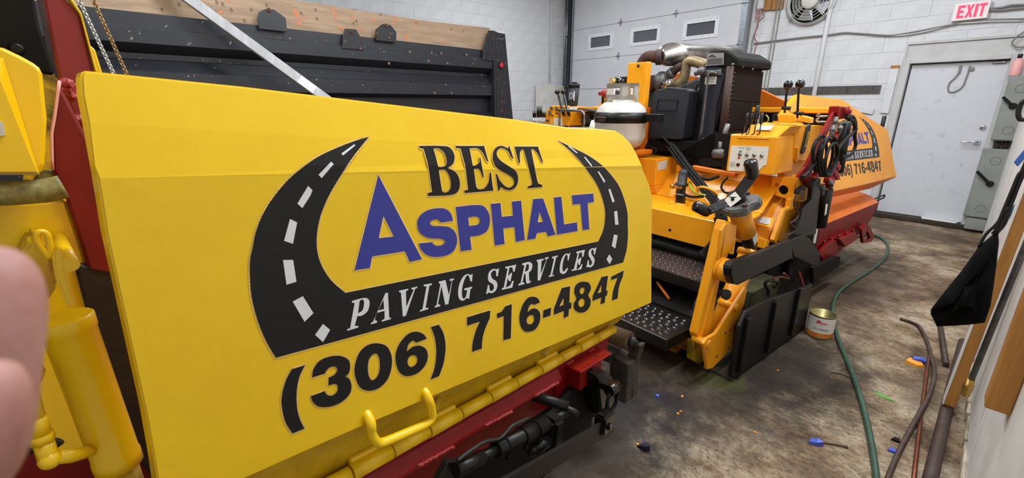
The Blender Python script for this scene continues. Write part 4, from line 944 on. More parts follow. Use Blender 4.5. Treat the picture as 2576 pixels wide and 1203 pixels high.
# ---- deck, front kick plate, tow plates
ztop = 0.80
kp = FF.ys([(1500, 497), (1638, 524), (1803, 555), (1845, 562), (1845, 640), (1795, 625), (1638, 589), (1500, 560)], -1.4)
bm = nb(); prism(bm, [(-1.15, -1.4, ztop), (1.16, -1.4, ztop), (1.16, -1.4, 0.605), (-1.15, -1.4, 0.605)], (0, 0.02, 0), 0.004); fpp('kick_plate', bm, 'orange')
bm = nb(); prism(bm, [(-1.15, -1.395, ztop), (1.16, -1.395, ztop), (1.16, -1.08, 0.835), (-1.15, -1.08, 0.835)], (0, 0, -0.02), 0.004); fpp('deck_slope', bm, 'orange')
bm = nb(); prism(bm, [(-1.15, -1.08, 0.835), (1.16, -1.08, 0.835), (1.16, -0.82, 1.06), (-1.15, -0.82, 1.06)], (0, 0.02, -0.01), 0.004); fpp('deck_riser', bm, 'orange')
bm = nb(); c = FF.y(1685, 579, -1.401); cyl(bm, c, c+Vector((0, 0.003, 0)), 0.011, 12); fpp('bolt_hole', bm, 'black_matte')
yp(kC, [(500, 270), (880, 340), (880, 375), (500, 310)], -0.95, 0.05, 'engine_rail', 'orange_deep')
yp(kC, [(360, 265), (455, 270), (455, 330), (360, 325)], -0.98, 0.04, 'mount_lug', 'orange')
bm = nb(); c = fy(kC, (432, 300), -0.98); cyl(bm, c, c+Vector((0, -0.015, 0)), 0.013, 6); fpp('hex_bolt', bm, 'orange')
# right rear corner: plate with hole, inclined cover with name plate, side walls
hp_ = FF.ys(kD([(455, 835), (640, 845), (615, 1020), (560, 1012), (470, 985), (440, 940)]), -0.90)
hc = fy(kD, (538, 945), -0.90); kc1, kc2 = fy(kD, (486, 905), -0.90), fy(kD, (470, 928), -0.90)
key = circle(kc1, 0.014, 'y', 8)
bm = nb(); ring_plate(bm, hp_, [circle(hc, 0.033, 'y', 16), key], (0, 0.02, 0)); fpp('tow_plate', bm, 'orange')
bm = nb(); prism(bm, circle(hc+Vector((0, 0.03, 0)), 0.06, 'y', 12), (0, 0.004, 0)); fpp('plate_backing', bm, 'black_matte')
cov = [(0.80, -0.98, 0.93), (1.16, -0.85, 0.90), (1.18, -1.12, 0.66), (0.86, -1.36, 0.74)]
bm = nb(); prism(bm, [FF.x(*q, 1.0) if 0 else Vector(v) for q, v in zip([(0, 0)]*4, [(0.86, -0.86, 0.98), (1.20, -0.80, 0.93), (1.20, -1.02, 0.62), (0.92, -1.30, 0.66)])], (0, 0.01, -0.02), 0.003); fpp('inclined_cover', bm, 'orange')
npc = [FF.un(*p, Vector((-0.25, -0.62, 0.74)).normalized(), Vector((-0.25, -0.62, 0.74)).normalized().dot(Vector((1.1, -1.0, 0.77)))) for p in kG([(40, 490), (65, 440), (215, 465), (195, 525)])]
bm = nb(); prism(bm, npc, Vector((-0.003, -0.006, 0.008)), 0.001); fpp('name_plate', bm, 'name_silver')
npb = [FF.un(*p, Vector((-0.25, -0.62, 0.74)).normalized(), Vector((-0.25, -0.62, 0.74)).normalized().dot(Vector((1.1, -1.0, 0.77)))) for p in kG([(25, 500), (55, 425), (245, 460), (205, 545)])]
bm = nb(); prism(bm, npb, Vector((-0.001, -0.003, 0.004)), 0.001); fpp('name_plate_pad', bm, 'orange')
xp(kG, [(380, 280), (440, 70), (470, 95), (570, 195), (565, 300), (490, 380), (480, 460), (390, 680), (235, 655), (330, 380), (370, 360)], 1.24, -0.03, 'corner_plate', 'orange')
xp(kG, [(330, 380), (375, 360), (385, 290), (420, 290), (420, 370), (345, 400), (260, 680), (235, 655)], 1.27, -0.03, 'corner_flange', 'orange')
xp(kG, [(150, 730), (175, 645), (310, 680), (290, 690), (200, 670), (180, 740)], 1.24, -0.05, 'corner_flange', 'orange')
xp(kG, [(90, 300), (380, 290), (330, 380), (235, 660), (190, 660), (100, 800), (20, 790)], 1.12, -0.04, 'inner_wall', 'orange')
# coiled sensor cable
bm = nb(); c = [fx(kG, p, 1.30) for p in ((500, 185), (470, 190), (445, 215), (435, 240))]
tube(bm, c, 0.016, 10, 4); fpp('cable_plug', bm, 'rubber')
bm = nb(); tube(bm, [fx(kG, p, 1.33) for p in ((437, 240), (415, 320), (430, 370), (455, 420), (430, 470), (385, 505), (430, 560), (370, 610), (405, 660), (400, 710), (365, 745), (370, 790), (410, 810))], 0.006, 8, 6); fpp('coiled_cable', bm, 'rust_brown')
xp(kG, [(490, 300), (550, 310), (540, 380), (515, 390), (510, 320), (490, 320)], 1.29, -0.03, 'latch_pin', 'brass')
# ---- red hopper lift arm, hoses, ram
ra_ = [fx(kD, p, 1.30) for p in ((985, 275), (1020, 285), (920, 490), (730, 800), (690, 850), (655, 845))]
bm = nb(); prism(bm, [fx(kD, p, 1.30) for p in ((980, 272), (1000, 278), (990, 330), (905, 480), (770, 760), (690, 850), (655, 842), (720, 760), (850, 500), (930, 350))], (-0.02, 0, 0), 0.004); la = fpp('lift_arm', bm, 'red')
bm = nb(); prism(bm, [fx(kD, p, 1.32) for p in ((985, 275), (1060, 285), (1085, 310), (1085, 345), (1050, 370), (980, 385), (975, 330))], (-0.06, 0, 0), 0.006); fpp('arm_head', bm, 'red', la)
hc2 = fx(kD, (1040, 320), 1.33)
bm = nb(); lathe(bm, [(0.035, 0), (0.035, 0.012), (0.014, 0.014), (0.014, 0.03)], hc2, (1, 0, 0), 14); fpp('arm_pivot', bm, 'red', la)
xp(kD, [(905, 545), (960, 560), (1000, 490), (990, 480), (950, 545), (910, 535)], 1.36, -0.03, 'hose_hook', 'red', parent=la)
xp(kD, [(780, 850), (820, 860), (845, 785), (830, 780), (805, 830), (790, 835)], 1.36, -0.03, 'hose_hook', 'red', parent=la)
xp(kD, [(700, 850), (775, 800), (800, 880), (760, 930), (730, 900)], 1.27, -0.04, 'arm_foot', 'red', parent=la)
rt, rb_ = fx(kD, (1030, 405), 1.28), fx(kD, (970, 800), 1.28)
bm = nb(); cyl(bm, rt, rb_, 0.042, 18); fpp('lift_ram', bm, 'black')
r2a, r2b = fx(kD, (890, 935), 1.30), fx(kD, (840, 1200), 1.30)
bm = nb(); cyl(bm, r2a, r2b+(r2b-r2a)*0.15, 0.040, 16); fpp('steer_ram', bm, 'black')
xp(kD, [(880, 1060), (895, 1055), (885, 1135), (870, 1150)], 1.352, -0.004, 'ram_label', 'white_label')
for a, b_, r in (((965, 360), (945, 460), 0.016), ((1000, 430), (985, 490), 0.018), ((945, 430), (915, 520), 0.018), ((855, 900), (850, 980), 0.018), ((925, 870), (915, 940), 0.018)):
    bm = nb(); pa, pb = fx(kD, a, 1.36), fx(kD, b_, 1.36); cyl(bm, pa, pb, r*0.75, 10); cyl(bm, pa+(pb-pa)*0.2, pa+(pb-pa)*0.55, r, 6); fpp('hose_fitting', bm, 'cast')
bm = nb(); p = fx(kD, (930, 810), 1.33)
for dy_, dz_ in ((0, 0), (0.05, -0.03), (-0.03, -0.05), (0.03, 0.04)): cyl(bm, p+Vector((-0.03, dy_, dz_)), p+Vector((0.03, dy_, dz_)), 0.022, 8)
cyl(bm, p+Vector((0, 0.04, 0.08)), p+Vector((0, -0.05, -0.1)), 0.02, 10); fpp('valve_block', bm, 'red')
for k_, (cx_, cz_, rx, rz_, tl) in enumerate(((830, 660, 52, 150, 0.10), (868, 680, 60, 150, 0.16), (892, 690, 66, 145, 0.20), (905, 672, 60, 160, 0.12), (925, 700, 46, 130, 0.18))):
    bm = nb(); pts = []
    for i in range(28):
        a = 2*PI*i/28; pts.append(fx(kD, (cx_+rx*math.cos(a)+tl*rz_*math.sin(a), cz_-rz_*math.sin(a)), 1.345+0.018*k_+0.01*math.sin(a+k_)))
    tube(bm, pts, 0.0085, 8, closed=True); fpp('coiled_hose', bm, 'rubber')
for pts, r in (([(1040, 370), (1090, 360), (1115, 420), (1110, 520), (1115, 590), (1080, 660), (1010, 690)], 0.012), ([(1060, 380), (1100, 400), (1105, 470), (1040, 540), (990, 600), (930, 700)], 0.012), ([(690, 845), (740, 810), (780, 740), (850, 710), (870, 720)], 0.014), ([(840, 520), (800, 560), (775, 640), (790, 760), (840, 830)], 0.012)):
    bm = nb(); tube(bm, [fx(kD, p, 1.35) for p in pts], r, 8, 6); fpp('hydraulic_hose', bm, 'rubber')
# ---- tow arm and black side plates down to the screed
bm = nb()
ap = [fx(kE, p, 1.46) for p in ((978, 300), (1000, 255), (1040, 245), (1240, 175), (1460, 85), (1475, 220), (1250, 330), (1040, 438), (1000, 430), (980, 370))]
prism(bm, ap, (-0.045, 0, 0), 0.006, 2); fpp('tow_arm', bm, 'black')
xp(kG, [(620, 95), (655, 105), (630, 430), (610, 600), (430, 640), (400, 640), (470, 470), (490, 380), (570, 290), (580, 180)], 1.32, -0.03, 'lift_plate', 'black')
xp(kG, [(385, 690), (410, 640), (500, 610), (560, 640), (645, 760), (645, 880), (590, 880), (420, 800)], 1.355, -0.03, 'gusset_plate', 'black')
xp(kG, [(585, 900), (650, 870), (790, 795), (830, 800), (820, 880), (700, 960), (590, 1040)], 1.30, -0.03, 'tunnel_plate', 'black_matte')
bm = nb(); box(bm, (0.45, -0.95, 0.10), (1.24, -0.15, 0.60), 0.02); fpp('auger_chamber', bm, 'black_matte')
xp(kG, [(460, 935), (475, 930), (515, 1060), (500, 1065)], 1.30, -0.01, 'marker_rod', 'red_weld')
xp(kG, [(610, 556), (632, 556), (608, 685), (590, 680)], 1.305, -0.01, 'depth_scale', 'white_label')
bm = nb(); c = fx(kG, (405, 900), 1.30); cyl(bm, c, c+Vector((-0.04, 0, 0)), 0.06, 16); fpp('auger_motor', bm, 'black_matte')
# ---- screed: body, gate, step plates, mast with crank
bm = nb(); box(bm, (-1.30, -1.78, 0.0), (1.30, -1.05, 0.28), 0.01); fpp('screed_body', bm, 'black_matte')
bm = nb(); box(bm, (-1.30, -1.86, 0.0), (1.33, -1.74, 0.014)); fpp('screed_plate', bm, 'mud_dark')
gt = [(1.47, -1.80, 0.0), (1.47, -0.80, 0.0), (1.47, -0.84, 0.36), (1.47, -0.95, 0.36), (1.47, -1.55, 0.44), (1.47, -1.80, 0.44), (1.47, -1.85, 0.36), (1.47, -1.86, 0.06)]
bm = nb(); prism(bm, [Vector(p) for p in gt], (-0.02, 0, 0), 0.003); gate = fpp('end_gate', bm, 'black')
for y0, y1 in ((-1.80, -1.74), (-1.45, -1.41), (-1.1, -1.06)):
    bm = nb(); box(bm, (1.47, y0, 0.05), (1.49, y1, 0.40), 0.003); fpp('gate_rib', bm, 'black', gate)
bm = nb(); box(bm, (1.30, -1.84, 0.0), (1.47, -0.85, 0.02)); fpp('gate_shoe', bm, 'mud_dark')
for y_, z_, r in ((-1.72, 0.30, 0.05), (-1.72, 0.13, 0.045), (-1.45, 0.33, 0.05)):
    bm = nb(); cyl(bm, (1.405, y_, z_), (1.45, y_, z_), r, 14); fpp('gate_spring', bm, 'cast_dark')
bm = nb(); cyl(bm, (1.34, -1.7, 0.215), (1.46, -1.7, 0.215), 0.012, 10); fpp('gate_rod', bm, 'steel')
bm = nb(); box(bm, (1.20, -1.40, 0.08), (1.32, -1.0, 0.40), 0.01); fpp('screed_end_box', bm, 'olive')
bm = nb(); tube(bm, [fx(kE, p, 1.42) for p in ((1220, 590), (1260, 540), (1275, 480), (1250, 430), (1280, 400), (1340, 410), (1350, 440), (1320, 450))], 0.010, 8, 5); fpp('heater_hose', bm, 'rubber')
bm = nb(); tube(bm, [fx(kE, p, 1.40) for p in ((1310, 385), (1380, 370), (1440, 385), (1400, 340))], 0.006, 6, 4); fpp('heater_wire', bm, 'copper')
# lower step plate with raised nubs
def nub_grid(bm, o, ux, uy, nx, ny, r, h_, stag=True):
    for i in range(nx):
        for j in range(ny):
            p = Vector(o)+Vector(ux)*((i+0.5+(0.25 if (stag and j % 2) else 0))/nx)+Vector(uy)*((j+0.5)/ny)
            a = [bm.verts.new(p+Vector((r*math.cos(2*PI*k/6), r*math.sin(2*PI*k/6), 0))) for k in range(6)]
            b_ = [bm.verts.new(p+Vector((0.55*r*math.cos(2*PI*k/6), 0.55*r*math.sin(2*PI*k/6), h_))) for k in range(6)]
            bm.faces.new(b_)
            for k in range(6): f = bm.faces.new((a[k], a[(k+1) % 6], b_[(k+1) % 6], b_[k])); f.smooth = True
ZS = 0.26
s1, s2 = FF.z(1690, 861, ZS), FF.z(1736, 815, ZS)
sx1 = (s1.x+s2.x)/2; sy0 = s1.y; sy1 = s2.y+0.06
bm = nb(); box(bm, (sx1-0.80, sy0, ZS-0.075), (sx1, sy1, ZS), 0.005); st = fpp('lower_step', bm, 'step_black')
bm = nb(); nub_grid(bm, (sx1-0.79, sy0+0.02, ZS), (0.74, 0, 0), (0, sy1-sy0-0.05, 0), 14, 7, 0.017, 0.009); tag(fpp('step_nubs', bm, 'black_gloss', st), kind='stuff')
bm = nb(); box(bm, (-1.2, sy1-0.04, 0.06), (sx1+0.02, sy1, ZS-0.02)); fpp('step_support', bm, 'orange_worn')
ZU = 0.48
u1, u2 = FF.z(1789, 690, ZU), FF.z(1775, 712, ZU)
ux1, uy0, uy1 = 1.13, u2.y-0.02, -1.30
bm = nb(); box(bm, (-1.0, uy0, ZU-0.05), (ux1, uy1, ZU), 0.005); st2 = fpp('upper_step', bm, 'step_brown')
bm = nb(); nub_grid(bm, (ux1-0.68, uy0+0.01, ZU), (0.65, 0, 0), (0, uy1-uy0-0.04, 0), 16, 8, 0.010, 0.006); tag(fpp('step_nubs', bm, 'step_nub', st2), kind='stuff')
bm = nb(); box(bm, (-1.0, uy0-0.005, ZU-0.07), (ux1+0.01, uy0+0.012, ZU+0.004), 0.003); fpp('step_lip', bm, 'black_gloss', st2)
bm = nb(); box(bm, (-1.0, -1.5, 0.28), (1.0, -1.15, 0.42)); fpp('screed_beam', bm, 'black_matte')
bm = nb(); tube(bm, [(0.35, -1.36, 0.52), (0.6, -1.35, 0.53), (0.85, -1.34, 0.52), (1.05, -1.36, 0.53)], 0.035, 10, 4); fpp('hose_sleeve', bm, 'rubber')
bm = nb(); cyl(bm, (0.70, -1.72, 0.30), (0.62, -1.60, 0.42), 0.022, 10); cyl(bm, (0.62, -1.60, 0.42), (0.58, -1.55, 0.47), 0.03, 8); fpp('heater_burner', bm, 'rust')
bm = nb(); tube(bm, [(0.80, -1.66, 0.36), (0.86, -1.68, 0.33), (0.93, -1.70, 0.29)], 0.010, 8); fpp('burner_tube', bm, 'orange_deep')
xp(kE, [(655, 830), (700, 590), (745, 500), (790, 450), (800, 460), (740, 720), (715, 830)], 1.12, -0.02, 'screed_bulkhead', 'rust_brown')
# orange mast
ms = FF.xs(kE([(720, 880), (705, 830), (905, 0), (930, -80), (1000, -60), (1010, 30), (890, 400), (790, 860), (760, 890)]), 1.34)
bm = nb(); prism(bm, ms, (-0.05, 0, 0), 0.006); fpp('mast', bm, 'orange')
xp(kE, [(905, 0), (940, -60), (1025, -40), (1010, 130), (900, 220), (870, 330), (890, 400), (800, 860), (770, 870), (740, 850), (860, 400)], 1.35, -0.015, 'mast_flange', 'orange')
bc = fx(kE, (1000, 335), 1.42)
bm = nb(); cyl(bm, bc, bc+Vector((-0.085, 0, 0)), 0.064, 22); lathe(bm, [(0.069, 0), (0.069, 0.014)], bc+Vector((-0.08, 0, 0)), (1, 0, 0), 22); fpp('pivot_boss', bm, 'orange')
t0, t1 = fx(kE, (1130, 165), 1.33), fx(kE, (850, 840), 1.33)
bm = nb(); cyl(bm, t0, t1, 0.056, 20); lathe(bm, [(0.068, 0), (0.068, 0.03)], t0, (t1-t0), 18); jk = fpp('screw_jack_tube', bm, 'orange')
pr0 = fx(kE, (940, 510), 1.385); bm = nb(); lathe(bm, [(0.028, 0), (0.030, 0.02), (0.02, 0.022)], pr0+Vector((-0.01, 0, 0)), (1, -0.4, 0.1), 12); fpp('jack_port', bm, 'cast_dark', jk)
gc = fx(kC, (915, 650), 1.33); jax = (t0-gc)
bm = nb(); cyl(bm, gc+jax*0.45, t0+jax*0.05, 0.030, 14); fpp('jack_screw', bm, 'rubber', jk)
xp(kE, [(1135, 30), (1165, 15), (1190, 25), (1185, 80), (1155, 160), (1120, 150)], 1.27, -0.004, 'depth_tag', 'name_silver', parent=jk)
bm = nb(); cyl(bm, gc, gc+jax*0.56, 0.056, 18); fpp('jack_sleeve', bm, 'orange', jk)
# gear head and double crank
gc = fx(kC, (915, 650), 1.33)
up_ = Vector((-0.12, -0.35, 0.93)).normalized()
gu = up_.orthogonal().normalized(); gv = up_.cross(gu)
bm = nb(); gp = []
for i in range(16):
    a = 2*PI*i/16; r = 0.115*(0.82 if i % 4 == 1 else 1.0)
    gp.append(gc+gu*math.cos(a)*r+gv*math.sin(a)*r)
prism(bm, gp, up_*0.045, 0.008, 2); gh = fpp('gear_head', bm, 'cast', jk)
for i in range(3):
    a = 2*PI*i/3+0.6; p = gc+(gu*math.cos(a)+gv*math.sin(a))*0.085+up_*0.045
    bm = nb(); cyl(bm, p, p+up_*0.012, 0.014, 8); fpp('hex_bolt', bm, 'rust', jk)
bm = nb(); cyl(bm, gc+up_*0.04, gc+up_*0.09, 0.045, 16); fpp('crank_hub', bm, 'black', jk)
k1, k2 = FF.y(1893, 440, gc.y-0.03), FF.y(1778, 532, gc.y-0.10)
kc = FF.y(1846, 503, gc.y-0.06)
def arm_piece(bm, a, b_, wd, th):
    d_ = (b_-a).normalized(); sdv = d_.cross(Vector((0.25, -0.75, 0.62))).normalized(); bar(bm, a, b_, sdv*wd, sdv.cross(d_)*th, 0.003)
bm = nb(); mid1 = kc+(k1-kc)*0.75+Vector((0, 0, -0.012)); mid2 = kc+(k2-kc)*0.6
arm_piece(bm, kc-(k1-kc).normalized()*0.02, k1, 0.056, 0.014); arm_piece(bm, kc-(k2-kc).normalized()*0.02, k2, 0.052, 0.014); cr = fpp('crank_arm', bm, 'black_gloss', jk)
for k_, t_ in ((k1, FF.y(1904, 408, gc.y-0.05)), (k2, FF.y(1762, 528, gc.y-0.16))):
    d_ = (t_-k_)
    d_ = up_ if k_ is k1 else Vector((-0.35, -0.5, 0.3)).normalized()
    bm = nb(); lathe(bm, [(0.028, -0.012), (0.032, 0.0), (0.032, 0.075), (0.028, 0.08), (0.014, 0.082), (0.014, 0.086)], k_, d_, 18); fpp('crank_knob', bm, 'black_gloss', jk)
wpl = [kc+v for v in ((k1-k2).normalized()*0.035+up_.cross((k1-k2).normalized())*0.025, (k1-k2).normalized()*0.035-up_.cross((k1-k2).normalized())*0.025, -(k1-k2).normalized()*0.035-up_.cross((k1-k2).normalized())*0.025, -(k1-k2).normalized()*0.035+up_.cross((k1-k2).normalized())*0.025)]
cn = (k1-k2).normalized(); cs = cn.cross(Vector((0.25, -0.75, 0.62))).normalized(); cw = cs.cross(cn)
cw = cw if cw.z > 0 else -cw
bm = nb(); prism(bm, [kc+cw*0.010+v for v in (cn*0.034+cs*0.027, cn*0.034-cs*0.027, -cn*0.034-cs*0.027, -cn*0.034+cs*0.027)], cw*0.003); fpp('crank_decal', bm, 'panel_white', jk)
bm = nb(); cyl(bm, kc+cw*0.01, kc+cw*0.017, 0.009, 10); fpp('crank_bolt', bm, 'black_matte', jk)
# mast foot gussets
xp(kE, [(760, 905), (790, 860), (860, 820), (1100, 450), (1110, 470), (1085, 580), (1000, 850), (985, 945), (830, 1100), (790, 1110), (770, 970)], 1.40, -0.02, 'foot_gusset', 'orange')
xp(kE, [(655, 860), (680, 820), (710, 800), (720, 860), (700, 930), (690, 1040), (660, 1020)], 1.20, -0.02, 'foot_gusset', 'orange')
xp(kE, [(690, 880), (770, 930), (790, 1105), (760, 1090), (680, 1040)], 1.26, -0.05, 'foot_bracket', 'yellow_dirty')
bm = nb(); p = fx(kE, (800, 905), 1.40); cyl(bm, p+Vector((-0.09, 0, 0)), p+Vector((0.01, 0, 0)), 0.024, 14); fpp('foot_pin', bm, 'orange')
bm = nb(); p = fx(kE, (1015, 610), 1.40); cyl(bm, p+Vector((-0.1, 0, 0)), p+Vector((0.012, 0, 0)), 0.020, 12); fpp('foot_pin', bm, 'orange')
for p in ((963, 940), (865, 1005), (935, 815), (970, 792)):
    c = fx(kE, p, 1.4005); bm = nb(); cyl(bm, c, c+Vector((-0.002, 0, 0)), 0.008, 8); fpp('bolt_hole', bm, 'black_matte')
xp(kE, [(525, 930), (650, 780), (650, 1050), (530, 975)], 1.10, -0.3, 'screed_side', 'orange_worn')
# ---- engine bay
# radiator: side tank, core, hood
rz0, rz1 = 1.10, 1.80
bm = nb(); box(bm, (0.42, -0.79, 1.05), (0.69, -0.33, 1.80), 0.006); rad = fpp('radiator_body', bm, 'black')
xp(kB, [(935, 228), (1175, 272), (1112, 782), (852, 780)], 0.70, -0.02, 'radiator_core', 'rad_core', parent=rad)
bm = nb(); a, b_ = fx(kB, (905, 512), 0.702), fx(kB, (1145, 532), 0.702); bar(bm, a, b_, (0, 0, 0.006), (0.004, 0, 0)); fpp('core_band', bm, 'black', rad)
yp(kB, [(835, 220), (925, 215), (870, 560), (835, 800), (790, 830), (800, 600)], -0.80, 0.04, 'radiator_edge', 'rust_brown', parent=rad)
for i in range(14):
    p = fx(kB, (925-i*5.6, 250+i*37), 0.703); bm = nb(); ball(bm, p, 0.008, 6); fpp('rivet', bm, 'rust_brown', rad)
yp(kB, [(665, 250), (700, 235), (800, 240), (830, 330), (765, 560), (715, 1010), (580, 1005), (600, 860), (640, 560)], -0.84, 0.08, 'side_tank', 'blue_black', parent=rad)
yp(kB, [(800, 240), (870, 215), (800, 600), (750, 780), (720, 830), (735, 700)], -0.83, 0.1, 'side_panel', 'black', parent=rad)
bm = nb(); tube(bm, [fy(kB, p, -0.87) for p in ((770, 290), (730, 282), (700, 292), (690, 330), (660, 600), (628, 850))], 0.009, 8, 5); fpp('overflow_pipe', bm, 'cast', rad)
yp(kB, [(640, 268), (800, 258), (800, 308), (655, 310)], -0.86, 0.03, 'pipe_bracket', 'cast', parent=rad)
yp(kB, [(640, 850), (710, 848), (712, 880), (640, 878)], -0.87, 0.03, 'pipe_bracket', 'cast', parent=rad)
bm = nb(); p = fy(kB, (635, 270), -0.87); ball(bm, p, 0.032, 10); cyl(bm, p, p+Vector((-0.05, 0, -0.02)), 0.018, 10); fpp('filler_neck', bm, 'cast', rad)
yp(kB, [(668, 320), (768, 316), (758, 385), (662, 390)], -0.845, 0.003, 'side_label', 'white_label', parent=rad)
bm = nb()
for i in range(4):
    a, b_ = fy(kB, (700, 332+i*14), -0.8462), fy(kB, (755, 329+i*14), -0.8462); bar(bm, a, b_, (0, 0, 0.003), (0, 0.0004, 0))
fpp('label_print', bm, 'ink', rad)
# chamfered hood
hr = FF.ys(kB([(680, 105), (700, 95), (835, 85), (878, 165), (825, 240), (665, 248)]), -0.84)
ho = [Vector((p.x, -0.30, p.z)) for p in hr]
bm = nb(); A_ = [bm.verts.new(p) for p in hr]; 
tr = [fx(kB, p, 0.72) for p in ((1160, 165), (1195, 235), (1165, 270))]
y1_ = -0.33
pr = [(hr[0].x, hr[0].z), (hr[2].x, hr[2].z), (0.73, hr[3].z), (0.73, 1.80), (hr[5].x, 1.80)]
bm.free(); bm = nb(); prism(bm, [Vector((x, -0.84, z)) for x, z in pr], (0, 0.54, 0), 0.012); hood2 = fpp('radiator_hood', bm, 'black_matte', rad)
lb = [Vector((0.44, -0.846, 1.93)), Vector((0.575, -0.846, 1.935)), Vector((0.575, -0.846, 1.825)), Vector((0.435, -0.846, 1.82))]
lb = FF.ys(kB([(690, 115), (828, 112), (825, 215), (668, 228)]), -0.846)
bm = nb(); prism(bm, lb, (0, 0.004, 0)); fpp('hood_plate', bm, 'plate_silver', rad)
bm = nb(); prism(bm, FF.ys(kB([(690, 150), (728, 125), (765, 148)]), -0.848), (0, 0.001, 0)); fpp('plate_emblem', bm, 'ink', rad)
bm = nb()
for i in range(5):
    a, b_ = fy(kB, (690-i*3, 168+i*11), -0.848), fy(kB, (815, 160+i*11), -0.848); bar(bm, a, b_, (0, 0, 0.004), (0, 0.0004, 0))
fpp('plate_print', bm, 'ink', rad)
for i in range(4):
    p = fx(kB, (990-i*0+ (i-1)*85, 215+(i-1)*22), 0.72); bm = nb(); lathe(bm, [(0.010, 0), (0.010, 0.012)], p+Vector((0, 0, -0.01)), (0.3, 0, -1), 6); fpp('hood_bolt', bm, 'cast', rad)
# lower hose elbow and fittings
bm = nb(); p = fy(kB, (795, 985), -0.88); lathe(bm, [(0.036, -0.05), (0.044, -0.035), (0.044, 0.03), (0.034, 0.045)], p, (1, 0, 0.1), 8); cyl(bm, p, p+Vector((0.11, 0.02, 0.0)), 0.030, 8); cyl(bm, p, p+Vector((0.0, 0, 0.09)), 0.026, 8); cyl(bm, p+Vector((0, 0, 0.08)), p+Vector((0.02, 0.02, 0.22)), 0.020, 10); fpp('coolant_elbow', bm, 'cast')
bm = nb(); a, b_ = fy(kB, (885, 230), -0.86), fy(kB, (810, 830), -0.86); cyl(bm, a, b_, 0.026, 12); fpp('coolant_pipe', bm, 'rust_brown')
# engine mass
bm = nb(); box(bm, (-0.35, -0.75, 0.98), (0.62, -0.1, 1.30), 0.03); eng = fpp('engine_block', bm, 'black_matte')
bm = nb(); box(bm, (-0.25, -0.62, 1.30), (0.42, -0.15, 1.66), 0.04, 2); fpp('engine_head', bm, 'cast_dark', eng)
yp(kB, [(150, 860), (590, 880), (590, 1010), (640, 1090), (880, 1095), (880, 830), (760, 800), (740, 1020), (470, 1060), (440, 980), (160, 950)], -0.90, 0.2, 'engine_skirt', 'black_matte')
ab = yp(kB, [(215, 455), (240, 435), (310, 420), (350, 408), (400, 415), (500, 425), (530, 445), (520, 520), (465, 855), (455, 866), (175, 850), (168, 835)], -0.92, 0.16, 'air_cleaner_box', 'black_plastic', 0.012)
bm = nb(); rc = FF.ys(kB([(260, 520), (430, 522), (412, 612), (243, 610)]), -0.925)
for i in range(4): a, b_ = rc[i], rc[(i+1) % 4]; bar(bm, a, b_, (0, 0.004, 0), Vector((0, 1, 0)).cross(b_-a).normalized()*0.005)
fpp('box_recess', bm, 'black', ab)
bm = nb(); ball(bm, fy(kB, (350, 425), -0.9), 0.018, 8); fpp('box_latch', bm, 'black', ab)
for pts, r, m_ in (([(300, 840), (380, 925), (440, 990), (480, 1060), (520, 1120), (560, 1180)], 0.010, 'rubber'), ([(610, 410), (580, 500), (560, 600), (570, 720), (545, 750)], 0.010, 'rubber'), ([(618, 420), (590, 480), (575, 560), (540, 640)], 0.010, 'cast'), ([(605, 380), (570, 470), (550, 560)], 0.008, 'rubber')):
    bm = nb(); tube(bm, [fy(kB, p, -0.93 if pts[0] == (300, 840) else -0.78) for p in pts], r, 8, 4); fpp('engine_hose', bm, m_)
# exhaust: rusty elbow, cone end and oval muffler running forward
mc = fy(kB, (372, 128), -0.62); mi = fy(kB, (268, 150), -0.72)
bm = nb(); seg = 24; rings = []
for c, rx_, rz_ in ((mi, 0.055, 0.055), (mi+(mc-mi)*0.25, 0.06, 0.06), (mc+Vector((0.0, -0.01, 0)), 0.115, 0.088), (mc+Vector((0.0, 0.0, 0)), 0.122, 0.095), (mc+Vector((0.0, 0.02, 0)), 0.120, 0.092), (mc+Vector((0.18, 0.62, 0.0)), 0.120, 0.092)):
    rings.append([bm.verts.new(c+Vector((rx_*math.cos(a), 0.05*math.cos(a) if rx_ > 0.1 else 0, rz_*math.sin(a)))) for a in [2*PI*i/seg for i in range(seg)]])
for A2, B2 in zip(rings, rings[1:]):
    for k_ in range(seg): f = bm.faces.new((A2[k_], A2[(k_+1) % seg], B2[(k_+1) % seg], B2[k_])); f.smooth = True
bm.faces.new(rings[0][::-1]); bm.faces.new(rings[-1]); bmesh.ops.recalc_face_normals(bm, faces=bm.faces[:]); muf = fpp('muffler', bm, 'muffler')
bm = nb(); tube(bm, [fy(kB, p, -0.72) for p in ((110, 260), (125, 200), (150, 165), (190, 145), (270, 150))], 0.050, 14, 4); fpp('exhaust_elbow', bm, 'rust', muf)
bm = nb(); cyl(bm, mi+Vector((-0.02, -0.01, 0)), mi+Vector((0.018, 0.01, 0)), 0.064, 14); fpp('exhaust_clamp', bm, 'rust_brown', muf)
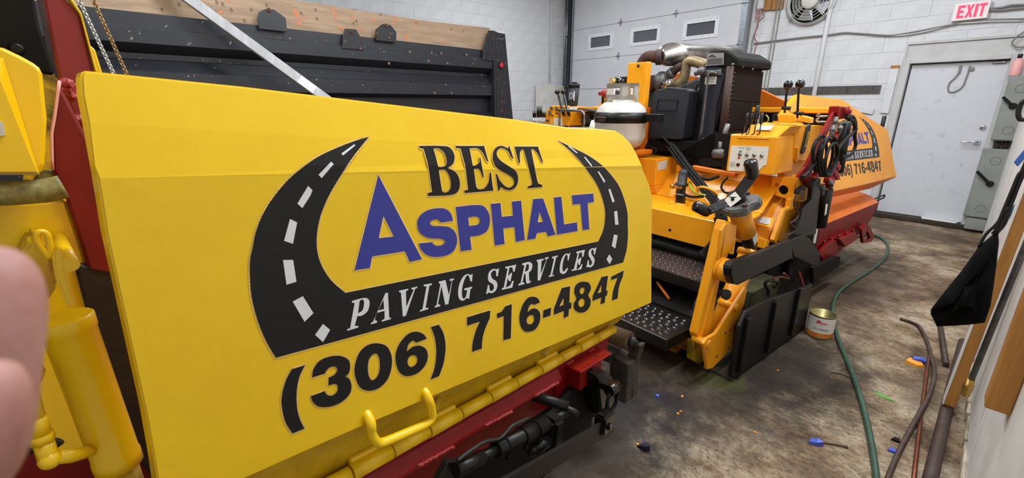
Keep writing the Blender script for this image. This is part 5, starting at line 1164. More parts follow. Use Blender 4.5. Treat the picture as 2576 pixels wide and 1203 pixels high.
# turbo pipe, turbo, orange backing plate
bm = nb(); tube(bm, [fy(kB, p, -0.6) for p in ((385, 390), (430, 385), (480, 340), (495, 270), (505, 210), (540, 185), (600, 195), (680, 225))], [0.042, 0.042], 14, 5); fpp('charge_pipe', bm, 'beige_pipe')
bm = nb(); p = fy(kB, (285, 365), -0.62); lathe(bm, [(0.05, -0.06), (0.085, -0.03), (0.09, 0.0), (0.085, 0.03), (0.05, 0.06)], p, (1, 0.5, 0.1), 16)
tube(bm, [p, fy(kB, (330, 330), -0.62), fy(kB, (370, 290), -0.62)], [0.05, 0.035], 12, 3); cyl(bm, fy(kB, (355, 305), -0.62), fy(kB, (392, 275), -0.62), 0.045, 12); tb = fpp('turbocharger', bm, 'cast')
bm = nb(); tube(bm, [fy(kB, p, -0.62) for p in ((385, 280), (420, 250), (445, 235), (470, 228))], 0.034, 12, 3); fpp('turbo_outlet', bm, 'rust_brown', tb)
bm = nb(); p = fy(kB, (345, 385), -0.66); cyl(bm, p+Vector((-0.04, 0, 0)), p+Vector((0.05, 0, 0)), 0.046, 14); fpp('turbo_clamp', bm, 'chrome', tb)
bm = nb(); p = fy(kB, (215, 385), -0.62); ball(bm, p, 0.08, 10, (0.7, 1, 1)); fpp('exhaust_manifold', bm, 'rust')
yp(kB, [(195, 330), (240, 300), (450, 290), (620, 330), (620, 450), (195, 450)], -0.25, 0.03, 'rear_bulkhead', 'orange_deep')
yp(kB, [(380, 420), (600, 330), (640, 330), (640, 700), (540, 760), (510, 700)], -0.66, 0.2, 'engine_cover', 'cast_dark', 0.02)
# orange post behind the gas bottle
pz = FF.y(1600, 390, -0.95)
po = yp(crop(0, 0, 1), [(1580, 159), (1629, 155), (1618, 290), (1610, 395), (1560, 395)], -0.975, 0.06, 'support_post', 'orange', 0.005)
bm = nb(); c = fy(kB, (88, 228), -1.0); cyl(bm, c+Vector((0, 0.002, 0)), c+Vector((0, -0.002, 0)), 0.014, 12); fpp('bolt_hole', bm, 'rust', po)
xp(crop(0, 0, 1), [(1618, 380), (1636, 345), (1640, 270), (1625, 270), (1600, 360)], 0.07, -0.03, 'post_gusset', 'orange_deep')
# control box on the left of the deck
BX = -1.12
c_ = FF.ys(kC([(-120, 150), (185, 215), (165, 450), (-130, 400)]), BX)
bx = yp(kC, [(-130, 190), (185, 215), (165, 450), (-150, 420)], BX, 0.36, 'battery_box', 'orange', 0.005)
bm = nb(); a = FF.ys(kC([(-150, 420), (165, 450)]), BX)
prism(bm, [a[0]+Vector((0, 0.005, 0)), a[0]+Vector((0, 0.35, 0)), a[0]+Vector((0, 0.35, -0.30)), a[0]+Vector((0, 0.14, -0.30))], a[1]-a[0], 0.004); fpp('box_taper', bm, 'orange', bx)
bm = nb(); pl = fx(kC, (195, 240), c_[1].x+0.001)
q_ = [FF.x(*p, c_[1].x+0.003) for p in kC([(195, 245), (280, 218), (272, 300), (190, 314)])]
prism(bm, q_, (-0.002, 0, 0)); fpp('warning_label', bm, 'paper', bx)
bm = nb(); tube(bm, [fy(kC, p, -0.95) for p in ((90, 100), (130, 110), (180, 130), (160, 150), (100, 140))], 0.012, 8, 4); fpp('hose_bundle', bm, 'rubber')
# filter canister, solenoid, wiring loom on the deck
cc = fy(kC, (408, 430), -1.12)
bm = nb(); lathe(bm, [(0.030, -0.08), (0.036, -0.07), (0.036, -0.02), (0.048, -0.015), (0.048, 0.0), (0.034, 0.005), (0.034, 0.09), (0.026, 0.10), (0.012, 0.11)], cc, (0.05, 0, 1), 16); fpp('fuel_filter', bm, 'cast_dark')
bm = nb(); p = fy(kC, (325, 455), -1.15); cyl(bm, p, p+Vector((0.08, 0, 0)), 0.014, 8); ball(bm, p, 0.022, 8); fpp('drain_cock', bm, 'brass')
bm = nb(); tube(bm, [fy(kC, p, -1.15) for p in ((365, 500), (368, 560), (385, 620), (405, 635))], 0.010, 8, 4); fpp('wire_tail', bm, 'rubber')
bm = nb(); p = fy(kC, (390, 570), -1.2); box(bm, tuple(p-Vector((0.035, 0.01, 0.04))), tuple(p+Vector((0.035, 0.03, 0.04))), 0.008); fpp('solenoid', bm, 'black_gloss')
bm = nb(); p = fy(kC, (320, 612), -1.22); cyl(bm, p, p+Vector((0.12, 0.02, 0)), 0.014, 8); ball(bm, p, 0.024, 8); fpp('drain_cock', bm, 'orange')
for off, r in (((0, 0), 0.012), ((22, -12), 0.011), ((-24, 10), 0.010), ((40, -4), 0.010), ((8, 26), 0.009)):
    bm = nb(); tube(bm, [fy(kC, (p[0]+off[0], p[1]+off[1]), d_) for p, d_ in (((250, 40), -0.86), ((330, 130), -0.95), ((425, 260), -1.03), ((520, 380), -1.12), ((610, 490), -1.22), ((680, 570), -1.32), ((730, 660), -1.43), ((745, 730), -1.46))], r, 10, 5); fpp('wiring_loom', bm, 'rubber')
bm = nb(); tube(bm, [fy(kC, p, d_) for p, d_ in (((480, 420), -1.1), ((500, 480), -1.15), ((550, 520), -1.2), ((620, 540), -1.28))], 0.010, 8, 4); fpp('wire', bm, 'yellow_wire')
bm = nb(); tube(bm, [fy(kC, p, d_) for p, d_ in (((410, 510), -1.15), ((470, 545), -1.2), ((540, 552), -1.22), ((600, 545), -1.28))], 0.010, 8, 4); fpp('wire', bm, 'rubber')
bm = nb(); tube(bm, [fy(kC, p, d_) for p, d_ in (((820, 375), -0.98), ((775, 420), -1.0), ((760, 470), -1.05), ((790, 510), -1.1), ((840, 515), -1.12))], 0.008, 8, 4); fpp('wire', bm, 'rubber')
bm = nb(); tube(bm, [fy(kC, p, d_) for p, d_ in (((580, 385), -0.99), ((650, 395), -1.0), ((740, 365), -0.98))], 0.012, 8, 4); fpp('wire', bm, 'rubber')
bm = nb(); p = fy(kC, (630, 530), -1.31); tube(bm, [p+Vector((0.07*math.cos(a), -0.05*math.sin(a), 0.045*math.sin(a)+0.012)) for a in [PI*i/10-0.2 for i in range(12)]], 0.009, 8); fpp('loom_loop', bm, 'orange')
bm = nb(); tube(bm, [fy(kC, p, d_) for p, d_ in (((750, 730), -1.46), ((760, 800), -1.47), ((745, 900), -1.47), ((715, 960), -1.46), ((640, 1040), -1.45), ((580, 1090), -1.48))], [0.042, 0.036], 12, 5); fpp('loom_sleeve', bm, 'black_matte')
bm = nb(); bar(bm, fy(kC, (330, 560), -1.2), fy(kC, (350, 520), -1.2), (0.02, 0, 0), (0, 0.02, 0), 0.004); fpp('tab', bm, 'orange')
# ---- far (left) operator console
lc = yp(kA, [(200, 765), (215, 640), (265, 583), (480, 600), (455, 790)], -0.92, 0.25, 'console_box', 'orange', 0.006)
for p, r in (((270, 612), 20), ((318, 615), 20), ((253, 658), 22)):
    c = fy(kA, p, -0.925); rr = r*0.2494/1120*4.1
    bm = nb(); lathe(bm, [(rr, 0), (rr, 0.012), (rr*0.8, 0.012), (rr*0.78, 0.008)], c, (0, -1, 0.2), 14); fpp('dial_gauge', bm, 'cast', lc)
for p in ((345, 630), (325, 660), (280, 685), (220, 735), (240, 738)):
    c = fy(kA, p, -0.925); bm = nb(); lathe(bm, [(0.010, 0), (0.006, 0.015)], c, (0, -1, 0), 8); fpp('switch', bm, 'cast_dark', lc)
yp(kA, [(293, 710), (382, 712), (378, 790), (290, 785)], -0.926, 0.003, 'console_sticker', 'paper', parent=lc)
yp(kA, [(440, 600), (540, 600), (525, 625), (435, 622)], -0.925, 0.003, 'name_card', 'white_label', parent=lc)
for (bx_, by_), (ex_, ey_) in (((330, 447), (378, 625)), ((390, 445), (430, 625))):
    a, b_ = fy(kA, (bx_, by_), -0.95), fy(kA, (ex_, ey_), -0.95)
    bm = nb(); ball(bm, a, 0.027, 14); fpp('lever_ball', bm, 'black_gloss', lc)
    bm = nb(); tube(bm, [a, a+(b_-a)*0.25, b_, b_+Vector((0.03, 0, -0.06))], [0.008, 0.016], 8); fpp('lever_rod', bm, 'black_gloss', lc)
for i, (x_, yt) in enumerate(((90, 640), (108, 640), (130, 592), (148, 592), (166, 592), (185, 645), (203, 650))):
    a, m_, b_ = fy(kA, (x_, yt), -0.97), fy(kA, (x_, 700), -0.97), fy(kA, (x_+2, 790), -0.97)
    bm = nb(); cyl(bm, a, m_, 0.011, 10); fpp('lever_grip', bm, 'black_gloss', lc)
    bm = nb(); cyl(bm, m_, b_, 0.006, 8); fpp('lever_rod', bm, 'chrome', lc)
bm = nb(); tube(bm, [fy(kA, p, -1.0) for p in ((350, 800), (350, 660), (360, 640), (385, 632), (560, 640), (590, 655), (600, 690), (598, 800))], 0.011, 10, 3); fpp('guard_rail', bm, 'steel')
bm = nb(); tube(bm, [fy(kA, p, -0.85) for p in ((545, 640), (600, 625), (730, 640))], 0.010, 8, 3); fpp('throttle_rod', bm, 'cast')
yp(kA, [(490, 596), (770, 600), (760, 615), (540, 612)], -0.85, 0.12, 'console_shelf', 'orange', 0.003)
yp(kA, [(470, 640), (760, 640), (760, 800), (450, 800)], -0.70, 0.1, 'valve_bay', 'black_matte')
for p, r in (((620, 690), 0.035), ((690, 670), 0.03), ((640, 740), 0.03), ((570, 740), 0.03)):
    c = fy(kA, p, -0.74); bm = nb(); cyl(bm, c+Vector((-0.08, 0, 0)), c+Vector((0.08, 0, 0.01)), r, 10); fpp('valve_body', bm, 'cast_dark')
# pressure gauge, red shutoff and hydraulic filter behind the bottle
c = fy(kA, (872, 352), -0.80)
bm = nb(); lathe(bm, [(0.042, -0.03), (0.042, 0.0), (0.036, 0.0)], c, (-0.4, -1, 0), 18); ga = fpp('pressure_gauge', bm, 'brass')
bm = nb(); lathe(bm, [(0.035, 0.0), (0.035, 0.002)], c, (-0.4, -1, 0), 18); fpp('gauge_face', bm, 'gauge_face', ga)
bm = nb(); cyl(bm, fy(kA, (920, 355), -0.7), fy(kA, (1030, 355), -0.7), 0.055, 16); fpp('filter_canister', bm, 'black_gloss')
bm = nb(); p = fy(kA, (820, 460), -0.85); ball(bm, p, 0.045, 10, (1.2, 1, 0.9)); cyl(bm, p, p+Vector((-0.08, 0, 0)), 0.02, 8); cyl(bm, p, p+Vector((0.12, 0, -0.02)), 0.032, 10); fpp('shutoff_valve', bm, 'red_weld')
yp(kA, [(740, 595), (790, 500), (800, 480), (850, 500), (850, 600)], -0.80, 0.05, 'valve_stand', 'orange')
bm = nb(); cyl(bm, fy(kA, (787, 480), -0.83), fy(kA, (787, 570), -0.83), 0.012, 8); fpp('valve_stem', bm, 'cast_dark')
# bottle strap bracket
TB = Frame(FF.M @ Vector((0.005, -1.2, 1.19)), -2.2)
TR_ = 0.205
bm = nb(); zz = FF.y(1561, 295, -1.2).z
n_ = 40; rg = [[bm.verts.new((0.005+(TR_+o_)*math.cos(2*PI*i/n_), -1.2+(TR_+o_)*math.sin(2*PI*i/n_), zz+h_)) for i in range(n_)] for o_, h_ in ((0.003, -0.04), (0.007, -0.04), (0.007, 0.04), (0.003, 0.04))]
for k_ in range(4):
    for i in range(n_): f = bm.faces.new((rg[k_][i], rg[k_][(i+1) % n_], rg[(k_+1) % 4][(i+1) % n_], rg[(k_+1) % 4][i])); f.smooth = True
bmesh.ops.recalc_face_normals(bm, faces=bm.faces[:]); sp = fpp('bottle_strap', bm, 'black')
bm = nb(); p = Vector((0.005, -1.2-TR_-0.02, zz)); box(bm, tuple(p-Vector((0.03, 0.01, 0.03))), tuple(p+Vector((0.03, 0.01, 0.03))), 0.004); cyl(bm, p+Vector((-0.05, -0.01, 0)), p+Vector((0.05, -0.01, 0)), 0.008, 8); fpp('strap_buckle', bm, 'rust_brown', sp)
bm = nb(); box(bm, (0.215, -1.18, zz-0.03), (0.36, -1.12, zz+0.03), 0.004); fpp('strap_bracket', bm, 'black', sp)
bm = nb(); box(bm, (-0.2, -1.38, 1.15), (0.2, -1.0, 1.185), 0.006); fpp('bottle_shelf', bm, 'orange_deep')
# chassis and tracks (mostly hidden)
bm = nb(); box(bm, (-1.0, -1.0, 0.30), (1.0, 1.2, 0.60), 0.02); fpp('chassis', bm, 'black_matte')
for sx in (-1, 1):
    bm = nb(); pts = [Vector((sx*1.0, -0.75+0.28*math.sin(a)*0-0, 0)) for a in ()]
    loop = [Vector((sx*0.72, y_, z_)) for y_, z_ in ((-0.75, 0.0), (0.95, 0.0), (1.12, 0.08), (1.18, 0.22), (1.1, 0.36), (0.95, 0.42), (-0.75, 0.42), (-0.92, 0.34), (-0.98, 0.2), (-0.9, 0.06))]
    prism(bm, loop, (sx*0.28, 0, 0), 0.01); fpp('track', bm, 'rubber')

# ---- things standing on the far paver
pt_ = thing('propane_bottle', 'white propane gas bottle strapped upright behind the yellow wing', 'gas bottle', TB)
hh = FF.y(1561, 252, -1.2).z-1.19
bm = nb(); lathe(bm, [(0.09, 0.0), (0.15, 0.01), (0.185, 0.04), (TR_, 0.10), (TR_, hh*0.52), (TR_+0.003, hh*0.52+0.004), (TR_, hh*0.52+0.01), (TR_, hh-0.11), (0.19, hh-0.06), (0.14, hh-0.02), (0.07, hh), (0.0, hh+0.003)], (0, 0, 0), (0, 0, 1), 40); part('tank_body', bm, 'white_paint', pt_)
bm = nb(); n_ = 30; ch = FF.y(1565, 214, -1.2).z-1.19-hh+0.01; rc_ = 0.128; vs = []
# collar: rolled guard with hand holes
def ring_v(z_): return [bm.verts.new((rc_*math.cos(2*PI*i/n_), rc_*math.sin(2*PI*i/n_), z_)) for i in range(n_)]
lv = [ring_v(hh-0.03+t*(ch+0.03)) for t in (0, 0.2, 0.45, 0.75, 1.0)]
for li in range(4):
    for i in range(n_):
        j = (i+1) % n_; hole = False
        a = (i+0.5)/n_*360
        if li == 2 and (245 < a < 300 or 330 < a < 350 or 100 < a < 160): hole = True
        if li == 0 and not (i % 10 in (0, 1, 2)): hole = True
        if 60 < a < 90: hole = True
        if not hole: f = bm.faces.new((lv[li][i], lv[li][j], lv[li+1][j], lv[li+1][i])); f.smooth = True
bmesh.ops.solidify(bm, geom=bm.faces[:], thickness=0.006); part('collar', bm, 'white_paint', pt_)
bm = nb(); cyl(bm, (0, 0, hh-0.01), (0, 0, hh+0.09), 0.02, 10); cyl(bm, (-0.06, 0, hh+0.06), (0.05, 0, hh+0.06), 0.016, 8); lathe(bm, [(0.03, 0), (0.034, 0.01), (0.03, 0.02)], (0, 0, hh+0.09), (0, 0, 1), 10); part('valve', bm, 'cast_dark', pt_)
bm = nb(); lathe(bm, [(0.13, -0.006), (0.13, 0.05)], (0, 0, 0), (0, 0, 1), 28); part('foot_ring', bm, 'white_paint', pt_)
# shaker bottle on the far console
cb_ = fy(kA, (490, 590), -0.80)
tm = thing('shaker_bottle', 'black shaker bottle with white emblem standing on the orange console', 'bottle', FF.at(cb_))
ht = fy(kA, (505, 400), -0.80).z-cb_.z
bm = nb(); lathe(bm, [(0.040, 0), (0.044, 0.01), (0.056, ht), (0.050, ht)], (0, 0, 0), (0, 0, 1), 24); part('cup', bm, 'black_plastic', tm)
bm = nb(); lathe(bm, [(0.058, ht-0.005), (0.058, ht+0.025), (0.05, ht+0.035), (0.03, ht+0.036)], (0, 0, 0), (0, 0, 1), 24); part('lid', bm, 'black', tm)
bm = nb(); box(bm, (-0.03, -0.015, ht+0.036), (0.035, 0.015, ht+0.05), 0.006); part('spout_cap', bm, 'black', tm)
bm = nb()
for i in range(20):
    a = 2*PI*i/20; a2 = 2*PI*(i+1)/20
    for r0, r1 in ((0.010, 0.013), (0.020, 0.023)):
        q_ = []
        for aa, rr in ((a, r0), (a2, r0), (a2, r1), (a, r1)):
            X_ = 0.012+rr*math.cos(aa); Z_ = ht*0.55+1.5*rr*math.sin(aa); q_.append(bm.verts.new((X_, -math.sqrt(max(0.0525**2-X_*X_, 1e-6))-0.001, Z_)))
        bm.faces.new(q_)
for sx in (-0.016, 0.040):
    q_ = [bm.verts.new((x_, -math.sqrt(0.0525**2-x_*x_)-0.001, z_)) for x_, z_ in ((sx-0.003, ht*0.30), (sx+0.003, ht*0.30), (sx+0.003, ht*0.80), (sx-0.003, ht*0.80))]
    bm.faces.new(q_)
part('emblem', bm, 'decal_white', tm)
# small white squeeze bottle
wb = fy(kA, (712, 812), -0.95)
sq = thing('squeeze_bottle', 'small white plastic bottle beside the gas bottle', 'bottle', FF.at(wb+Vector((0, 0, -0.06))))
bm = nb(); lathe(bm, [(0.055, 0), (0.06, 0.01), (0.058, 0.07), (0.042, 0.13), (0.018, 0.135)], (0, 0, 0), (0, 0, 1), 20); part('bottle_body', bm, 'white_label', sq)
bm = nb(); lathe(bm, [(0.018, 0.134), (0.016, 0.165), (0.008, 0.17)], (0, 0, 0), (0, 0, 1), 12); part('cap', bm, 'white_paint', sq)
bm = nb(); lathe(bm, [(0.0605, 0.03), (0.0605, 0.05)], (0, 0, 0), (0, 0, 1), 20); part('label_band', bm, 'tape_blue', sq)
bm = nb(); box(bm, (wb.x-0.09, wb.y-0.08, wb.z-0.09), (wb.x+0.09, wb.y+0.08, wb.z-0.06), 0.004); fpp('bottle_tray', bm, 'black_matte')

# ================================================================== dump truck
TF = Frame((-5.5, 4.0, 0), 5.8)
DT = thing('dump_truck', 'black dump truck box with timber sideboard parked along the block wall', 'truck', TF)
def tpp(name, bm, m, parent=None): return part(name, bm, m, parent or DT)
t3 = crop(400, 0, .2494); t4 = crop(850, 0, .2826)
def tz(px, py): return TF.x(px, py, 0).z
T0, T1 = -6.6, TF.x(1214, 128, 0).y+0.28
# pressed side wall: profile (x outwards, z)
zz = [tz(*t4([(1000, v)])[0]) for v in (420, 500, 506, 590, 640, 672, 740, 770, 845, 875, 905)]
prof = [(0.07, zz[0]), (0.07, zz[1]), (0.10, zz[2]), (0.10, zz[3]), (-0.02, zz[4]), (-0.02, zz[5]), (0.05, zz[6]), (0.085, zz[6]-0.01), (0.085, zz[8]), (-0.02, zz[9]), (-0.02, zz[10]), (-0.02, zz[10]-0.14), (0.085, zz[10]-0.2), (0.085, zz[10]-0.28), (-0.02, zz[10]-0.36), (-0.02, 0.95), (-0.08, 0.95), (-0.08, zz[0])]
bm = nb(); prism(bm, [(x, T0, z) for x, z in prof], (0, T1-T0-0.02, 0)); tpp('box_side', bm, 'truck_chip')
bm = nb(); prism(bm, [Vector((0.105, T1-0.16, z)) if 0 else Vector((x, T1-0.10, z)) for x, z in ((0.11, zz[2]), (0.11, zz[8]-0.6), (-0.05, zz[8]-0.6), (-0.05, zz[2]))], (0, 0.12, 0), 0.01); tpp('end_return', bm, 'truck_black')
# rear corner post
bm = nb(); prism(bm, TF.xs(t4([(1385, 268), (1425, 285), (1490, 298), (1505, 460), (1562, 1075), (1400, 1075)]), 0.13), (-0.2, 0, 0), 0.006); pst = tpp('corner_post', bm, 'truck_black')
bm = nb(); prism(bm, TF.xs(t4([(1408, 345), (1480, 345), (1545, 1060), (1420, 1060)]), 0.137), (-0.01, 0, 0), 0.003); tpp('post_plate', bm, 'truck_rust', pst)
bm = nb(); c = TF.x(*t4([(1453, 583)])[0], 0.14); lathe(bm, [(0.050, 0), (0.050, 0.012), (0.040, 0.012)], c, (1, 0, 0), 18); tpp('lamp_grommet', bm, 'rubber', pst)
bm = nb(); lathe(bm, [(0.041, 0.0), (0.036, 0.014), (0.014, 0.019)], c, (1, 0, 0), 18); tpp('marker_lamp', bm, 'lens_red', pst)
bm = nb(); prism(bm, TF.xs(t4([(1295, 460), (1350, 270), (1388, 270), (1388, 545), (1290, 530)]), 0.12), (-0.03, 0, 0), 0.003); tpp('post_gusset', bm, 'truck_rust')
# timber sideboard with knots and paint marks
wt = t3([(1350, 0), (1600, 32), (2005, 100)])+t4([(100, 78), (200, 98), (380, 122), (620, 160), (850, 192), (1060, 216), (1200, 232), (1357, 250)])
wbot = t4([(1300, 458), (650, 392), (0, 322)])+t3([(1300, 312), (740, 255), (0, 178)])
left_top = [TF.x(200, -62, 0.03), TF.x(420, -38, 0.03), TF.x(600, -17, 0.03)]
left_top[0].y = T0
pw = left_top+[TF.x(px, py, 0.03) for px, py in wt]
pb = [TF.x(px, py, 0.03) for px, py in wbot]; pb.append(Vector((0.03, T0, pb[-1].z)))
bm = nb(); prism(bm, pw+pb, (-0.045, 0, 0), 0.003); sbd = tpp('timber_sideboard', bm, 'wood_old')
for px, py in t3([(580, 18), (1085, 50), (860, 205), (1580, 100), (570, 125), (1435, 130), (1590, 190), (1965, 235), (730, 100), (930, 95), (30, 100), (200, 40), (640, 40)])+t4([(165, 190), (695, 205), (1120, 275), (1010, 260), (380, 130)]):
    c = TF.x(px, py, 0.0305); bm = nb(); prism(bm, [c+Vector((0, 0.016*math.cos(a)*random.uniform(.6, 1.1), 0.02*math.sin(a)*random.uniform(.6, 1.1))) for a in [2*PI*i/8 for i in range(8)]], (0.001, 0, 0)); tpp('knot', bm, 'wood_knot', sbd)
for a, b_, wd in (((1360, 90), (1400, 175), 0.028), ((1745, 70), (1785, 190), 0.02), ((1400, 180), (1480, 190), 0.012), ((690, 0), (705, 20), 0.02), ((85, 175), (210, 195), 0.025), ((600, 140), (640, 110), 0.015), ((1400, 215), (1425, 250), 0.03)):
    pa, pb2 = TF.x(*t3([a])[0], 0.0312), TF.x(*t3([b_])[0], 0.0312); bm = nb(); bar(bm, pa, pb2, Vector((1, 0, 0)).cross(pb2-pa).normalized()*wd, (0.0006, 0, 0)); tpp('paint_mark', bm, 'spray_orange', sbd)
for a, b_, wd in (((490, 220), (525, 155), 0.016), ((590, 310), (625, 360), 0.03), ((930, 365), (945, 385), 0.03), ((0, 240), (60, 260), 0.02), ((310, 150), (320, 200), 0.02), ((1265, 380), (1275, 400), 0.02), ((140, 165), (120, 150), 0.02), ((680, 180), (690, 245), 0.014), ((190, 235), (205, 275), 0.012)):
    pa, pb2 = TF.x(*t4([a])[0], 0.0312), TF.x(*t4([b_])[0], 0.0312); bm = nb(); bar(bm, pa, pb2, Vector((1, 0, 0)).cross(pb2-pa).normalized()*wd, (0.0006, 0, 0)); tpp('paint_mark', bm, 'spray_orange', sbd)
# black bracket plates on the rail
for pts, m_ in ((t3([(997, 180), (1010, 120), (1065, 92), (1160, 95), (1278, 180), (1296, 322), (1012, 292)]), 'truck_black'), (t4([(38, 430), (45, 330), (65, 255), (165, 262), (215, 350), (235, 447)]), 'truck_rust'), (t4([(340, 265), (400, 214), (470, 222), (522, 285), (520, 378), (345, 360)]), 'truck_rust')):
    bm = nb(); prism(bm, TF.xs(pts, 0.115), (-0.02, 0, 0), 0.003); br = tpp('board_bracket', bm, m_)
    c = sum((TF.x(px, py, 0.117) for px, py in pts), Vector())/len(pts)+Vector((0, 0, 0.07)); bm = nb(); lathe(bm, [(0.022, 0), (0.022, 0.003), (0.010, 0.003)], c, (1, 0, 0), 12); tpp('bolt_hole', bm, 'rust', br)
for px, py in t4([(805, 545), (975, 565), (640, 465), (920, 475), (1145, 488), (455, 565), (860, 830), (1010, 830)]):
    c = TF.x(px, py, 0.104); bm = nb(); lathe(bm, [(0.016, 0), (0.016, 0.003), (0.007, 0.003)], c, (1, 0, 0), 10); tpp('rivet', bm, 'wood_knot')
# body beneath: frame, wheels, box floor, far side
bm = nb(); box(bm, (-2.3, T0, 0.95), (-0.08, T1-0.05, 1.02)); tpp('box_floor', bm, 'truck_black')
bm = nb(); box(bm, (-2.38, T0, 0.95), (-2.3, T1, 2.2)); tpp('box_side', bm, 'truck_black')
bm = nb(); box(bm, (-2.3, T1-0.06, 1.0), (-0.05, T1+0.0, 2.1), 0.01); tpp('tailgate', bm, 'truck_black')
for xx in (-1.6, -0.8):
    bm = nb(); box(bm, (xx-0.05, T0, 0.6), (xx+0.05, T1-0.3, 0.95)); tpp('chassis_rail', bm, 'black_matte')
for yy in (-1.2, -2.4):
    for xx in (-0.05, -2.05):
        bm = nb(); lathe(bm, [(0.25, 0), (0.46, 0.02), (0.5, 0.08), (0.5, 0.22), (0.46, 0.28), (0.25, 0.3)], (xx, yy, 0.5), (-1, 0, 0), 28); tpp('wheel', bm, 'rubber')
# two chains hanging in front of the truck box
def chain(bm, a, b_, n, r, wire):
    a, b_ = Vector(a), Vector(b_); d = (b_-a)/n; dn = d.normalized(); u, v = frame_axes(dn)
    for i in range(n):
        c = a+d*(i+0.5); s_ = u if i % 2 else v; L_ = d.length*0.72
        tube(bm, [c+dn*(L_*math.sin(t))+s_*(r*math.cos(t)) for t in [2*PI*k/8 for k in range(8)]], wire, 5, closed=True)
for (pa, pb_), m_, lb_ in ((((193, -12), (300, 215)), 'chain_pale', 'pale grey link chain hanging left of the other chain'), (((229, -12), (333, 218)), 'chain_rust', 'rust tinged link chain nearest the timber sideboard')):
    a = TF.x(*pa, 0.35); b_ = TF.x(*pb_, 0.35); b_ = a+(b_-a)*1.3; a = a-(b_-a)*0.35
    bm = nb(); chain(bm, a, b_, 62, 0.0125, 0.0055); single('chain', bm, m_, lb_, 'chain', 'chains hanging at the truck', frame=TF)

# leaning aluminium tube in front of the truck
ta = TF.x(448, -22, 0.13); tb2 = TF.x(838, 262, 0.55)
dv = (tb2-ta).normalized()
ta2 = ta-dv*1.1; tl = (0.0-ta.z)/dv.z if dv.z < 0 else 3.0; te = ta+dv*min(tl, 6.0)
te = ta+dv*((0.06-ta.z)/dv.z)
TU = Frame(TF.M @ te, 5.8)
o_ = te
al = thing('aluminium_tube', 'long pale aluminium box tube leaning against the truck box', 'metal tube', TU)
sd = dv.cross(Vector((1, 0, 0))).normalized()
bm = nb(); bar(bm, ta2-o_, te-o_, sd*0.085, sd.cross(dv)*0.045, 0.004); part('tube', bm, 'alu', al)
fp = [TF.un(px, py, (1, 0, 0), 0.5) for px, py in ()]
nrm = sd.cross(dv); nrm = nrm if nrm.x > 0 else -nrm
lc1 = ta+(tb2-ta)*0.75; lc2 = ta+(tb2-ta)*0.86
bm = nb(); bar(bm, lc1-o_+nrm*0.0235, lc2-o_+nrm*0.0235, sd*0.078, nrm*0.001); part('sticker', bm, 'white_label', al)

# ================================================================== things on the back wall
def yb(k, p, d=YB-0.01): return R.y(*k([p])[0], d)
b7 = crop(1880, 0, .2743); b8 = crop(2180, 100, .449); b6 = crop(1400, 0, .2494)
# exit sign
e = [yb(b7, p, YB-0.05) for p in ((1910, 30), (2237, 5), (2200, 165), (1865, 200))]
x0, x1, z0, z1 = (e[0].x+e[3].x)/2, (e[1].x+e[2].x)/2, (e[2].z+e[3].z)/2, (e[0].z+e[1].z)/2
ES = Frame((x0, YB-0.012, z0))
es = thing('exit_sign', 'white plate exit sign with glowing pink red letters above the door', 'sign', ES)
bm = nb(); box(bm, (0, -0.05, 0), (x1-x0, 0, z1-z0), 0.004); part('sign_plate', bm, 'exit_plate', es)
W_, H_ = x1-x0, z1-z0
LET = {'E': [[(0, 0), (1, 0), (1, .2), (.35, .2), (.35, .4), (.85, .4), (.85, .6), (.35, .6), (.35, .8), (1, .8), (1, 1), (0, 1)]],
       'X': [[(0, 0), (.33, 0), (.5, .3), (.67, 0), (1, 0), (.67, .5), (1, 1), (.67, 1), (.5, .7), (.33, 1), (0, 1), (.33, .5)]],
       'I': [[(0, 0), (1, 0), (1, 1), (0, 1)]], 'T': [[(.34, 0), (.66, 0), (.66, .8), (1, .8), (1, 1), (0, 1), (0, .8), (.34, .8)]]}
for ch, a, b_ in (('E', .13, .33), ('X', .36, .58), ('I', .61, .69), ('T', .72, .92)):
    bm = nb(); prism(bm, [Vector(((a+(b_-a)*p[0])*W_, -0.053, (0.14+0.72*p[1])*H_)) for p in LET[ch][0]], (0, 0.003, 0)); part('letter', bm, 'exit_red', es)
# wall fan with wire guard
fc = R.y(2040, 2, YB-0.06)
fan = thing('wall_fan', 'round wall fan with pale hub behind a wire guard', 'fan', Frame(fc))
FRd = 0.30
bm = nb(); lathe(bm, [(FRd+0.02, 0.05), (FRd+0.02, 0.0), (FRd, -0.01), (FRd-0.01, 0.05)], (0, 0, 0), (0, 1, 0), 40); part('shroud', bm, 'conduit', fan)
bm = nb(); cyl(bm, (0, 0.052, 0), (0, 0.049, 0), FRd, 32); part('opening', bm, 'black_matte', fan)
for k in range(5):
    a = 2*PI*k/5+0.4; d1 = Vector((math.cos(a), 0, math.sin(a))); d2 = Vector((math.cos(a+0.75), 0, math.sin(a+0.75)))
    bm = nb(); prism(bm, [d1*0.08+Vector((0, 0.01, 0)), d1*0.27+Vector((0, 0.01, 0)), d2*0.27+Vector((0, 0.04, 0)), d2*0.08+Vector((0, 0.03, 0))], (0, 0.004, 0)); part('blade', bm, 'steel', fan)
bm = nb(); lathe(bm, [(0.11, 0.02), (0.11, -0.05), (0.09, -0.065), (0.03, -0.07)], (0, 0, 0), (0, 1, 0), 24); part('hub', bm, 'white_paint', fan)
for r in (0.14, 0.18, 0.22, 0.26, 0.30):
    bm = nb(); tube(bm, [Vector((r*math.cos(2*PI*k/32), -0.045 if r < 0.29 else -0.02, r*math.sin(2*PI*k/32))) for k in range(32)], 0.0045, 5, closed=True); part('guard_ring', bm, 'chain_pale', fan)
